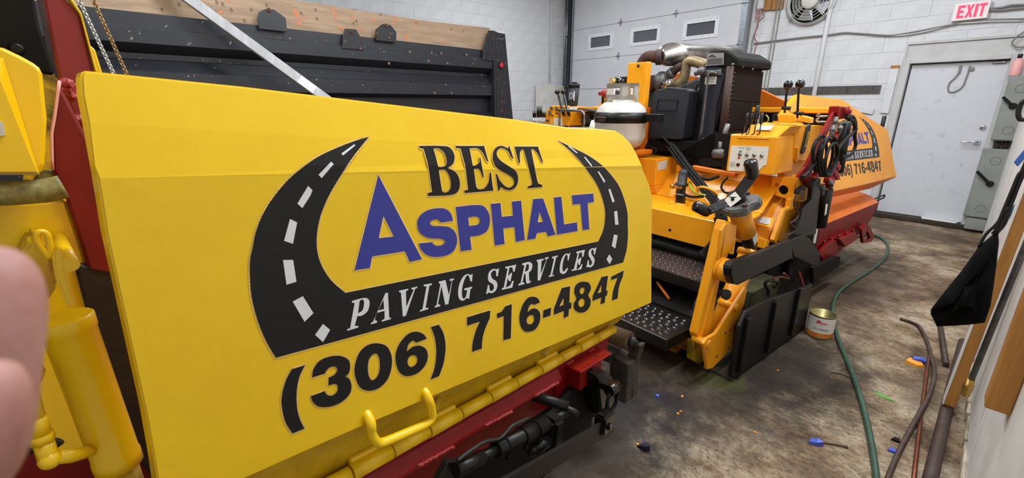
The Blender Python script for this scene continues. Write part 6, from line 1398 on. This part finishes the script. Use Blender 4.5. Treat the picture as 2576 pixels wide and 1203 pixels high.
for a in (0.9, 2.3, 3.9, 5.5):
    d1 = Vector((math.cos(a), 0, math.sin(a)))
    for s_ in (-0.012, 0.012):
        q_ = Vector((-d1.z, 0, d1.x))*s_; bm = nb(); tube(bm, [d1*0.10+q_+Vector((0, -0.06, 0)), d1*0.31+q_+Vector((0, -0.04, 0)), d1*0.35+q_+Vector((0, 0.04, 0))], 0.005, 5); part('guard_spoke', bm, 'chain_pale', fan)
# white conduit, cables, boards
def wall_tube(name, k, pts, r, m_, label, cat, d=YB-0.03, sm=4, seg=8):
    bm = nb(); tube(bm, [yb(k, p, d) for p in pts], r, seg, sm); return single(name, bm, m_, label, cat)
p1, p2 = yb(b7, (775, 0), YB-0.04), yb(b7, (620, 850), YB-0.04)
bm = nb(); cyl(bm, (p1.x, YB-0.04, 0.05), (p1.x, YB-0.04, CEIL), 0.03, 12); single('conduit_pipe', bm, 'conduit', 'white painted vertical pipe on the back wall beside the fan', 'pipe')
wall_tube('wall_cable', b7, [(60, 400), (150, 388), (250, 375), (450, 350), (690, 325), (800, 312), (900, 300), (1050, 308), (1280, 325), (1400, 315), (1600, 280), (1870, 228), (2050, 192), (2300, 180), (2537, 176)], 0.011, 'cable_grey', 'grey cable running along the back wall under the exit sign', 'cable')
wall_tube('wall_cable', b7, [(950, 296), (1200, 318), (1400, 325), (1650, 285), (1880, 225), (2100, 205), (2250, 195), (2537, 190)], 0.008, 'conduit', 'thin white cable sagging below the grey wall cable', 'cable')
wall_tube('sign_cable', b7, [(2215, 80), (2330, 70), (2420, 48), (2560, 42)], 0.012, 'cable_grey', 'upper grey cable leaving the exit sign', 'cable')
wall_tube('sign_cable', b7, [(2215, 95), (2350, 92), (2450, 80), (2560, 72)], 0.012, 'cable_grey', 'lower grey cable leaving the exit sign', 'cable')
wall_tube('loose_wire', b7, [(2540, 290), (2480, 330), (2430, 385), (2450, 425), (2510, 432), (2560, 420)], 0.008, 'cable_grey', 'loose grey wire loop above the door corner', 'wire')
s0, s1_ = yb(b7, (200, 845)), yb(b7, (1225, 820))
bm = nb(); x = s0.x-0.15
while x < s1_.x-0.05: box(bm, (x, YB-0.022, s1_.z-0.055), (min(x+0.30, s1_.x)-0.004, YB-0.004, s1_.z+0.055)); x += 0.30
single('rubber_strip', bm, 'rubber_strip', 'dark grey rubber strip fixed along the back wall', 'strip')
v = [yb(b7, p) for p in ((1320, 605), (1400, 600), (1290, 1040), (1215, 1035))]
bm = nb(); prism(bm, [Vector((v[0].x, YB-0.03, v[0].z)), Vector((v[1].x, YB-0.03, v[1].z)), Vector((v[1].x+0.0, YB-0.03, v[2].z)), Vector((v[0].x, YB-0.03, v[3].z))], (0, 0.02, 0), 0.002)
vb = single('wall_board', bm, 'block_white', 'white painted vertical board left of the exit door', 'board')
bm = nb(); box(bm, (v[0].x, YB-0.032, v[0].z-0.035), (v[1].x, YB-0.012, v[0].z+0.004)); o = part('bare_end', bm, 'wood_stud', vb); o.matrix_parent_inverse = Matrix.Translation(-vb.location)
bm = nb(); prism(bm, [Vector((p.x, YB-0.03, p.z)) for p in (yb(b7, q) for q in ((780, 920), (1170, 993), (1150, 1050), (800, 990)))], (0, 0.02, 0), 0.003); single('wall_board', bm, 'block_white', 'white board hanging askew behind the orange hopper wing', 'board')
# chain hoist loop and its wood block with a grey box
bm = nb(); a, b_ = yb(b7, (292, -10), YB-0.12), yb(b7, (168, 830), YB-0.12); chain(bm, (a.x, a.y, CEIL-0.05), (a.x-0.02, a.y, 0.9), 110, 0.012, 0.004); single('hoist_chain', bm, 'chain_grey', 'door hoist chain strand nearer the overhead door', 'chain', 'overhead door hoist chain')
bm = nb(); a = yb(b7, (325, -10), YB-0.12); chain(bm, (a.x, a.y, CEIL-0.05), (a.x-0.02, a.y, 0.9), 110, 0.012, 0.004); single('hoist_chain', bm, 'chain_grey', 'door hoist chain strand nearer the fan', 'chain', 'overhead door hoist chain')
for pa, pb_, lb_ in (((150, 0), (220, 92), 'small brown wood block behind the grey junction box'), ((240, 0), (330, 82), 'small brown wood block behind the hoist chain')):
    a, b_ = yb(b7, pa), yb(b7, pb_); bm = nb(); box(bm, (a.x, YB-0.05, b_.z), (b_.x, YB-0.008, a.z+0.25), 0.004); single('wood_block', bm, 'wood_block', lb_, 'wood block')
a, b_ = yb(b7, (120, 5)), yb(b7, (162, 85))
bm = nb(); box(bm, (a.x, YB-0.10, b_.z), (b_.x, YB-0.05, a.z+0.04), 0.008); jb = single('junction_box', bm, 'frame_grey', 'small grey junction box on the wood block by the overhead door', 'box')
wall_tube('control_wire', b7, [(135, 90), (120, 150), (90, 180), (85, 140), (110, 100), (100, 200), (75, 290), (65, 350), (90, 390), (75, 450), (60, 520), (55, 620)], 0.007, 'red_cable', 'thin red control wire down beside the overhead door', 'wire', YB-0.06)
wall_tube('control_wire', b7, [(145, 90), (150, 150), (110, 190), (95, 250), (70, 300), (45, 380), (40, 460), (10, 520)], 0.007, 'cable_grey', 'thin grey control wire looping beside the overhead door', 'wire')
# conduits in the left corner
for px, m_, lb_, r in ((1420, 'galv', 'left galvanised conduit in the corner beside the overhead door', 0.022), (1425, 'galv', 'right galvanised conduit in the corner beside the overhead door', 0.018)):
    p = R.y(px, 75, YB-0.04); bm = nb(); cyl(bm, (p.x+0.02, YB-0.04, 1.75), (p.x+0.02, YB-0.04, CEIL), r, 10); single('steel_conduit', bm, m_, lb_, 'conduit')
p = R.x(1385, 100, XL+0.03); bm = nb(); cyl(bm, (XL+0.03, p.y, 2.02), (XL+0.03, p.y, CEIL), 0.018, 8); single('wall_conduit', bm, 'conduit', 'thin white conduit on the block wall right of the truck', 'conduit')
# panelled door slab leaning on the left wall
pd = [R.x(*q, XL+0.06) for q in kA([(110, 375), (385, 385), (385, 800), (130, 800)])]
sl = Frame((XL+0.10, pd[0].y, 0.75))
ds = thing('door_slab', 'white panelled door slab standing against the block wall corner', 'door slab', Frame((XL+0.06, pd[0].y, 0.0)))
wd_ = min(pd[1].y, 7.95)-pd[0].y; zt_ = pd[0].z
bm = nb(); box(bm, (0, 0, 0), (0.035, wd_, zt_), 0.003); part('slab', bm, 'white_paint', ds)
for i in range(2):
    for j in range(3):
        y0 = wd_*(0.14+0.42*i); z0_ = zt_-0.25-0.55*j
        bm = nb(); ring_plate(bm, [(0.038, y0, z0_-0.2), (0.038, y0+wd_*.3, z0_-0.2), (0.038, y0+wd_*.3, z0_), (0.038, y0, z0_)], [[(0.038, y0+.05, z0_-0.16), (0.038, y0+wd_*.3-.05, z0_-0.16), (0.038, y0+wd_*.3-.05, z0_-.04), (0.038, y0+.05, z0_-.04)]], (-0.004, 0, 0)); part('panel_moulding', bm, 'block_white', ds)
# electrical disconnects beside the exit door
EB = Frame((-0.455, YB-0.02, 0))
def disconnect(z0, z1, x0, x1, d, label, lever, cat='electrical box'):
    t = thing('disconnect_switch', label, cat, Frame((x0, YB-0.012, z0)))
    bm = nb(); box(bm, (0, -d, 0), (x1-x0, 0, z1-z0), 0.006); part('enclosure', bm, 'grey_box', t)
    bm = nb(); box(bm, (0.012, -d-0.006, 0.012), (x1-x0-0.012, -d, z1-z0-0.012), 0.004); cv = part('cover', bm, 'grey_box', t)
    for zz_ in (0.12, (z1-z0)-0.14):
        c = Vector(((x1-x0)*0.55, -d-0.006, zz_)); bm = nb(); tube(bm, [c+Vector((0.045*math.cos(2*PI*k/20), 0, 0.045*math.sin(2*PI*k/20))) for k in range(20)], 0.003, 5, closed=True); part('knockout', bm, 'grey_dark', t)
    if lever:
        lx, lz, ex, ez = lever; bm = nb(); bar(bm, (ex-x0, -d-0.05, ez-z0), (lx-x0, -d-0.03, lz-z0), (0.02, 0, 0.02), (0, 0.03, 0), 0.006); lathe(bm, [(0.035, 0), (0.035, 0.02), (0.02, 0.035)], (lx-x0, -d-0.005, lz-z0), (0, -1, 0), 12); part('lever', bm, 'black', t)
    return t
disconnect(1.13, 1.85, -0.53, -0.31, 0.16, 'grey disconnect switch box upper one beside the exit door', (-0.43, 1.52, -0.53, 1.62))
disconnect(0.19, 1.03, -0.57, -0.32, 0.12, 'grey disconnect switch box lower one with black lever by the door', (-0.42, 0.62, -0.56, 0.76))
bm = nb(); box(bm, (-0.53, YB-0.12, 0.03), (-0.35, YB-0.012, 0.18), 0.008); single('floor_box', bm, 'grey_box', 'small grey box under the lower switch near the floor', 'box')
bm = nb()
for xx in (-0.46, -0.40): cyl(bm, (xx, YB-0.07, 1.025), (xx, YB-0.07, 1.135), 0.025, 10)
single('pipe_nipple', bm, 'rust_brown', 'rusty pipe nipples joining the two grey switch boxes', 'pipe fitting')
st = [R.y(2576, 185, 7.9), R.y(2472, 598, 7.9)]
bm = nb(); bar(bm, (-0.325, YB-0.20, 0.0), (-0.325, YB-0.20, 2.9), (0.04, 0, 0), (0, 0.04, 0), 0.004); single('corner_channel', bm, 'frame_grey', 'grey vertical channel in the corner right of the switches', 'channel')
pb_ = R.y(2555, 185, 7.86)
bt = thing('spray_bottle', 'plastic bottle with pink liquid on the upper switch box', 'bottle', Frame((-0.50, 7.90, 1.85)))
bm = nb(); lathe(bm, [(0.045, 0), (0.048, 0.01), (0.048, 0.15), (0.02, 0.19)], (0, 0, 0), (0, 0, 1), 18); part('bottle_body', bm, 'pink_label', bt)
bm = nb(); lathe(bm, [(0.02, 0.188), (0.022, 0.23), (0.015, 0.235)], (0, 0, 0), (0, 0, 1), 12); part('cap', bm, 'black', bt)

# ================================================================== things at the right wall
def wy(px, py, y): return WF.y(px, py, y)
# vertical studs
q0, q1 = wy(2475, 1026, 2.0), wy(2522, 1058, 2.0)
bm = nb(); box(bm, (q0.x, 2.0, q0.z), (-0.001, 2.09, 2.3), 0.004); single('wall_stud', bm, 'wood_stud', 'orange brown timber stud on the right wall nearest the camera', 'timber', frame=WF)
bm = nb(); a0, a1 = Vector((-0.098, 3.0, 0.0)), wy(2576, 535, 3.0)
bar(bm, (-0.080, 3.03, 0.056), (-0.034, 3.03, 1.9), (0.044, 0, 0), (0, 0.085, 0), 0.003); sb2 = single('leaning_stud', bm, 'wood_stud', 'orange brown timber leaning on the right wall behind the bag', 'timber', frame=WF)
bm = nb(); bar(bm, (-0.104, 3.03, 0.056), (-0.058, 3.03, 1.9), (0.006, 0, 0), (0, 0.086, 0)); bmesh.ops.transform(bm, matrix=WF.M, verts=bm.verts[:]); o = part('painted_edge', bm, 'wall_white', sb2); o.matrix_parent_inverse = Matrix.Translation(-sb2.location)
# grey air pipe with brass coupler
ap_ = thing('air_pipe', 'grey vertical pipe with brass coupler on the right wall', 'pipe', WF.at((-0.05, 2.6, 0.40)))
bm = nb(); cyl(bm, (-0.015, 0, 0), (0.025, 0, 1.3), 0.011, 10); part('pipe', bm, 'cast', ap_)
bm = nb(); lathe(bm, [(0.012, -0.075), (0.016, -0.07), (0.016, -0.045), (0.018, -0.04), (0.018, -0.015), (0.014, -0.012), (0.014, 0.01)], (-0.016, 0, 0), (0.03, 0, 1), 12); part('coupler', bm, 'brass', ap_)
# black drawstring bag hanging on the wall
YBG = 2.5
bgp = [wy(px, py, YBG) for px, py in ((2500, 588), (2462, 620), (2420, 680), (2375, 735), (2342, 778), (2341, 790), (2350, 808), (2356, 821), (2400, 820), (2450, 816), (2478, 811), (2492, 770), (2500, 720), (2508, 660), (2513, 610), (2511, 586))]
base = Vector((sum(p.x for p in bgp)/len(bgp), YBG, min(p.z for p in bgp)))
bg = thing('drawstring_bag', 'black cloth drawstring bag hanging on the right wall', 'bag', WF.at(base))
bm = nb(); c0_ = Vector((0, 0, 0)); n_ = len(bgp); L1 = [p-base for p in bgp]; cen = sum(L1, Vector())/n_
rings = []
for s_, dy_ in ((1.0, 0.0), (0.93, -0.028), (0.7, -0.05), (0.35, -0.062)):
    rings.append([bm.verts.new(cen+(p-cen)*s_+Vector((0, dy_*(1+0.35*math.sin(i*2.1)), 0))) for i, p in enumerate(L1)])
for s_, dy_ in ((0.93, 0.028), (0.7, 0.045), (0.35, 0.05)):
    rings.insert(0, [bm.verts.new(cen+(p-cen)*s_+Vector((0, dy_, 0))) for p in L1])
for A2, B2 in zip(rings, rings[1:]):
    for i in range(n_): f = bm.faces.new((A2[i], A2[(i+1) % n_], B2[(i+1) % n_], B2[i])); f.smooth = True
bm.faces.new(rings[0]); bm.faces.new(rings[-1][::-1]); bmesh.ops.recalc_face_normals(bm, faces=bm.faces[:])
part('bag_body', bm, 'cloth_black', bg)
for pts in (((2500, 590), (2520, 540), (2545, 480), (2562, 440), (2576, 420), (2600, 330), (2620, 240)), ((2508, 588), (2530, 545), (2550, 500), (2570, 445), (2590, 400), (2625, 240)), ((2462, 622), (2480, 590), (2510, 560), (2535, 520))):
    bm = nb(); tube(bm, [wy(px, py, YBG-0.01)-base for px, py in pts], 0.005, 8, 4); part('cord', bm, 'cord_black', bg)
bm = nb(); tube(bm, [wy(px, py, YBG)-base for px, py in ((2500, 590), (2525, 560), (2545, 500), (2570, 440), (2600, 370), (2640, 240))], 0.009, 8, 4); part('cord', bm, 'cord_black', bg)
# black cord hanging above, blue cloth, blue strap
bm = nb(); tube(bm, [wy(px, py, 2.7) for px, py in ((2620, 240), (2575, 255), (2562, 280), (2566, 300), (2585, 300))], 0.008, 8, 5); single('hung_cord', bm, 'cord_black', 'black cord loop at the right edge above the bag', 'cord', frame=WF)
bm = nb(); prism(bm, [wy(px, py, 3.15) for px, py in ((2545, 520), (2580, 500), (2585, 560), (2565, 590), (2535, 580))], (0, 0.02, 0), 0.008); single('blue_rag', bm, 'blue_cloth', 'blue rag hanging on the timber beside the bag cords', 'rag', frame=WF)
bm = nb(); prism(bm, [wy(px, py, 2.9) for px, py in ((2550, 408), (2580, 372), (2590, 385), (2560, 420))], (0, 0.012, 0), 0.003); single('blue_strap', bm, 'blue_strap', 'short blue strap near the right edge above the rag', 'strap', frame=WF)

# ================================================================== things on the floor
def floor_tube(name, pts, r, m_, label, cat, sm=6, seg=10):
    bm = nb(); tube(bm, [R.z(p[0], p[1], r+0.001+(p[2] if len(p) > 2 else 0)) for p in pts], r, seg, sm); return single(name, bm, m_, label, cat)
floor_tube('garden_hose', [(2140, 600), (2180, 590), (2205, 594), (2226, 606), (2234, 625), (2225, 650), (2190, 680), (2145, 708), (2110, 735), (2096, 765), (2096, 800), (2108, 850), (2128, 900), (2148, 950), (2168, 1010), (2185, 1080), (2198, 1150), (2208, 1230)], 0.014, 'hose_green', 'green garden hose snaking across the concrete floor', 'hose')
floor_tube('bent_rod', [(2265, 802), (2290, 810), (2312, 822), (2330, 855), (2343, 900), (2350, 930, 0.01), (2347, 965, 0.021), (2332, 1005, 0.021), (2310, 1045, 0.018), (2280, 1100, 0.008), (2255, 1150), (2225, 1225)], 0.011, 'iron_pipe', 'bent dark iron rod on the floor left of the copper pipe', 'pipe')
floor_tube('copper_pipe', [(2337, 896), (2322, 1010), (2308, 1120), (2297, 1225)], 0.009, 'copper', 'thin copper pipe lying on the floor by the right wall', 'pipe', 2)
floor_tube('iron_pipe', [(2424, 860), (2385, 1015), (2340, 1205), (2325, 1270)], 0.026, 'iron_pipe', 'thick rusty iron pipe on the floor against the right wall', 'pipe', 0, 14)
floor_tube('iron_pipe', [(2362, 795), (2370, 850), (2380, 918)], 0.016, 'iron_pipe', 'short iron pipe on the floor below the bag', 'pipe', 0, 12)
# chickpea can
cbp = R.z(2066, 853, 0)
can = thing('food_can', 'large open chickpeas can with white and orange label on the floor', 'can', Frame((cbp.x-0.035, cbp.y+0.06, 0), math.degrees(math.atan2(cbp.y, cbp.x))-90))
rt_ = R.z(2036, 838, 0); 
CR, CHt = 0.078, 0.165
bm = nb(); prof = [(CR, 0), (CR+0.002, 0.003), (CR, 0.006)]
for i in range(9): prof += [(CR-0.0015, 0.03+i*0.012), (CR+0.0005, 0.036+i*0.012)]
prof += [(CR, CHt-0.01), (CR+0.002, CHt-0.004), (CR, CHt), (CR-0.003, CHt), (CR-0.004, 0.01)]
lathe(bm, prof, (0, 0, 0), (0, 0, 1), 36); part('can_body', bm, 'can_metal', can)
bm = nb(); seg = 36
def wrap(bm, r, z0, z1, m_, name, parent, a0=0, a1=2*PI, n=36):
    A2 = [bm.verts.new((r*math.cos(a0+(a1-a0)*i/n), r*math.sin(a0+(a1-a0)*i/n), z0)) for i in range(n+1)]; B2 = [bm.verts.new((r*math.cos(a0+(a1-a0)*i/n), r*math.sin(a0+(a1-a0)*i/n), z1)) for i in range(n+1)]
    for i in range(n): f = bm.faces.new((A2[i], A2[i+1], B2[i+1], B2[i])); f.smooth = True
    return part(name, bm, m_, parent)
wrap(bm, CR+0.0025, 0.008, CHt-0.012, 'can_white', 'paper_label', can)
wrap(nb(), CR+0.003, 0.010, 0.042, 'can_orange', 'label_picture', can)
def on_can(bm, shapes, u0, z0, sc):
    for poly in shapes:
        vs = []
        for p in poly:
            a = -PI/2+(u0+p[0]*sc)/CR; vs.append(bm.verts.new(((CR+0.0034)*math.cos(a), (CR+0.0034)*math.sin(a), z0+p[1]*sc)))
        bm.faces.new(vs)
def text_quads(txt, wd=0.17):
    S = {'c': [((1,.85),(.3,1)),((.3,1),(0,.5)),((0,.5),(.3,0)),((.3,0),(1,.15))], 'h': [((0,0),(0,1.6)),((0,.8),(.6,1)),((.6,1),(1,.7)),((1,.7),(1,0))], 'i': [((.5,0),(.5,1)),((.5,1.35),(.5,1.5))], 'k': [((0,0),(0,1.6)),((0,.45),(.9,1)),((.3,.6),(1,0))],
         'p': [((0,-.6),(0,1)),((0,1),(.8,1)),((.8,1),(1,.5)),((1,.5),(.8,0)),((.8,0),(0,0))], 'e': [((0,.5),(1,.5)),((1,.5),(.7,1)),((.7,1),(.2,.95)),((.2,.95),(0,.5)),((0,.5),(.3,0)),((.3,0),(1,.1))], 'a': [((.1,1),(.9,1)),((.9,1),(.9,0)),((.9,.5),(.1,.4)),((.1,.4),(.1,0)),((.1,0),(.9,0))],
         's': [((1,1),(.1,.95)),((.1,.95),(.1,.6)),((.1,.6),(.9,.4)),((.9,.4),(.9,.05)),((.9,.05),(0,0))], 'u': [((0,1),(0,.1)),((0,.1),(.5,0)),((.5,0),(1,.1)),((1,1),(1,0))], 'n': [((0,0),(0,1)),((0,.8),(.6,1)),((.6,1),(1,.7)),((1,.7),(1,0))], 'r': [((0,0),(0,1)),((0,.7),(.9,1))]}
    out = []; x = 0
    for ch in txt:
        for a, b_ in S.get(ch, []):
            pa = Vector((x+a[0]*.7, a[1])); pb2 = Vector((x+b_[0]*.7, b_[1])); d = (pb2-pa).normalized(); q_ = Vector((-d.y, d.x))*wd/2; e_ = d*wd/2
            out.append([pa-e_-q_, pb2+e_-q_, pb2+e_+q_, pa-e_+q_])
        x += 1.0
    return out
bm = nb(); on_can(bm, text_quads('chickpeas'), -0.035, 0.066, 0.0098); part('label_text', bm, 'ink', can)
bm = nb(); on_can(bm, text_quads('sunspun', 0.26), -0.028, 0.112, 0.0098); part('label_text', bm, 'can_red', can)
bm = nb(); on_can(bm, [[(0.5*math.cos(PI*i/8)*2.6, 1.3*math.sin(PI*i/8)*1.3) for i in range(9)]], -0.012, 0.120, 0.0098); part('label_sun', bm, 'can_red', can)
# scraps and litter
def scrap(name, px, py, pts, m_, label, cat, h=0.006, rot=0):
    c = R.z(px, py, 0); bm = nb(); n = len(pts)
    a = math.radians(rot); ps = [Vector((p[0]*math.cos(a)-p[1]*math.sin(a), p[0]*math.sin(a)+p[1]*math.cos(a), 0)) for p in pts]
    lo = [bm.verts.new(p) for p in ps]; up2 = [bm.verts.new(p*0.9+Vector((0, 0, h*random.uniform(.5, 1.6)))) for p in ps]
    bm.faces.new(lo[::-1]); bm.faces.new(up2)
    for i in range(n): bm.faces.new((lo[i], lo[(i+1) % n], up2[(i+1) % n], up2[i]))
    bmesh.ops.translate(bm, vec=c, verts=bm.verts[:]); bmesh.ops.recalc_face_normals(bm, faces=bm.faces[:])
    return single(name, bm, m_, label, cat)
tri = [(-0.02, -0.015), (0.022, -0.01), (0.012, 0.02), (-0.01, 0.018)]
scrap('tape_scrap', 2298, 917, [(-0.04, -0.02), (0.02, -0.025), (0.05, 0.0), (0.03, 0.03), (-0.03, 0.02)], 'tape_orange', 'crumpled orange tape scrap beside the bent rod', 'scrap', 0.02)
c = R.z(2310, 915, 0); bm = nb(); tube(bm, [c+Vector((-0.03, -0.01, 0.02)), c+Vector((0.0, 0.0, 0.03)), c+Vector((0.025, 0.012, 0.02))], 0.016, 10, 3); single('tape_roll', bm, 'tape_blue', 'rolled blue tape scrap on the orange tape', 'scrap')
scrap('tape_scrap', 2052, 1117, [(-0.03, -0.012), (0.0, -0.018), (0.03, -0.004), (0.01, 0.014), (-0.025, 0.012)], 'tape_blue', 'blue tape curl at the left end of the brown strip', 'scrap', 0.018, 20)
c1_, c2_ = R.z(2062, 1115, 0), R.z(2132, 1128, 0)
bm = nb(); tube(bm, [c1_+Vector((0, 0, 0.006)), (c1_+c2_)/2+Vector((0.005, 0.01, 0.004)), c2_+Vector((0, 0, 0.006))], [0.004, 0.008], 6, 4); single('bark_strip', bm, 'twig', 'curled brown strip on the floor right of the black scrap', 'scrap')
scrap('tape_scrap', 1620, 1128, [(-0.025, -0.02), (0.02, -0.018), (0.03, 0.005), (0.0, 0.025), (-0.02, 0.01)], 'tape_navy', 'crumpled black plastic scrap below the yellow paver bumper', 'scrap', 0.02)
scrap('tape_scrap', 1653, 998, [(-0.012, -0.01), (0.012, -0.006), (0.004, 0.014)], 'tape_blue', 'tiny blue scrap between the two pavers', 'scrap', 0.008)
scrap('tape_scrap', 2247, 1137, tri[:4], 'tape_blue', 'small blue scrap beside the lower bent rod', 'scrap', 0.008)
scrap('leaf_scrap', 2222, 998, [(-0.05, -0.012), (0.0, -0.02), (0.05, 0.0), (0.02, 0.016), (-0.03, 0.012)], 'leaf_green', 'flat green scrap between hose and bent rod', 'scrap', 0.004, -20)
scrap('stone_chip', 2255, 1110, [(-0.02, -0.012), (0.015, -0.01), (0.012, 0.012), (-0.012, 0.014)], 'black_matte', 'small black chip near the copper pipe', 'scrap', 0.012)
a, b_ = R.z(2088, 938, 0), R.z(2138, 950, 0)
bm = nb(); tube(bm, [a+Vector((0, 0, 0.004)), (a+b_)/2+Vector((0, 0.01, 0.006)), b_+Vector((0, 0, 0.003))], [0.005, 0.003], 6, 3); single('twig', bm, 'twig', 'thin twig on the floor left of the green hose', 'twig')
for i, (px, py) in enumerate(((1716, 999), (1712, 1036), (1705, 1042), (1604, 1120), (1900, 1090), (1957, 933))):
    scrap('gravel_crumb', px, py, [(-0.006, -0.005), (0.006, -0.004), (0.005, 0.006), (-0.005, 0.005)], 'tape_orange', None, None, 0.006)
for o in [o for o in bpy.data.objects if o.name.startswith('gravel_crumb')]:
    tag(o, 'tiny orange crumb on the concrete floor', 'crumb', 'orange crumbs on the floor')

# ================================================================== the photographer's hand at the left edge of the lens
def cam_pt(px, py, depth):                       # a real place a few centimetres in front of the phone
    r = ray_world(px, py); return Vector((0, 0, CAMH))+r*(depth/FPX)
def skin_mesh(nodes, edges, root=0):
    me = bpy.data.meshes.new('hand'); me.from_pydata([n[0] for n in nodes], edges, [])
    o = bpy.data.objects.new('hand_tmp', me); COL.objects.link(o)
    md = o.modifiers.new('skin', 'SKIN'); md.use_smooth_shade = True
    for i, n in enumerate(nodes):
        sv = me.skin_vertices[0].data[i]; sv.radius = (n[1], n[1]*n[2] if len(n) > 2 else n[1]); sv.use_root = (i == root)
    sd_ = o.modifiers.new('sub', 'SUBSURF'); sd_.levels = 2; sd_.render_levels = 2
    dg = bpy.context.evaluated_depsgraph_get(); ev = o.evaluated_get(dg); m2 = bpy.data.meshes.new_from_object(ev)
    bm = nb(); bm.from_mesh(m2); bpy.data.objects.remove(o); bpy.data.meshes.remove(m2); bpy.data.meshes.remove(me)
    for f in bm.faces: f.smooth = True
    return bm
DP = 0.085
pal = cam_pt(-820, 1250, DP); wr = pal+Vector((-0.02, -0.03, -0.07)); 
nodes = [(pal, 0.024), (wr, 0.026), (wr+Vector((-0.03, -0.04, -0.11)), 0.032),
         # the finger seen at the edge: knuckle low, tip towards the top
         (cam_pt(-330, 1330, DP), 0.0112), (cam_pt(-125, 1215, DP), 0.0108), (cam_pt(-75, 1060, DP), 0.0100), (cam_pt(-58, 930, DP), 0.0092), (cam_pt(-48, 830, DP), 0.0098), (cam_pt(-46, 730, DP), 0.0096), (cam_pt(-54, 670, DP), 0.0080), (cam_pt(-70, 622, DP), 0.0048),
         # the neighbouring fingers stay outside the picture
         (cam_pt(-620, 900, DP+0.01), 0.010), (cam_pt(-520, 640, DP+0.015), 0.0092), (cam_pt(-430, 470, DP+0.015), 0.008),
         (cam_pt(-880, 840, DP+0.012), 0.0098), (cam_pt(-840, 560, DP+0.018), 0.009), (cam_pt(-760, 380, DP+0.018), 0.008),
         (cam_pt(-1120, 880, DP+0.012), 0.009), (cam_pt(-1130, 640, DP+0.016), 0.0082), (cam_pt(-1080, 480, DP+0.016), 0.0074),
         (cam_pt(-420, 1480, DP-0.008), 0.0105), (cam_pt(-190, 1300, DP-0.013), 0.0092), (cam_pt(-95, 1110, DP-0.014), 0.0082), (cam_pt(-78, 980, DP-0.014), 0.0078), (cam_pt(-88, 905, DP-0.014), 0.0055)]
edges = [(0, 1), (1, 2), (0, 3)]+[(i, i+1) for i in range(3, 10)]+[(0, 11), (11, 12), (12, 13), (0, 14), (14, 15), (15, 16), (0, 17), (17, 18), (18, 19), (0, 20), (20, 21), (21, 22), (22, 23), (23, 24)]
bm = skin_mesh(nodes, edges)
single('person', bm, 'skin', 'blurred pinkish finger of a hand at the left edge of the picture', 'person')
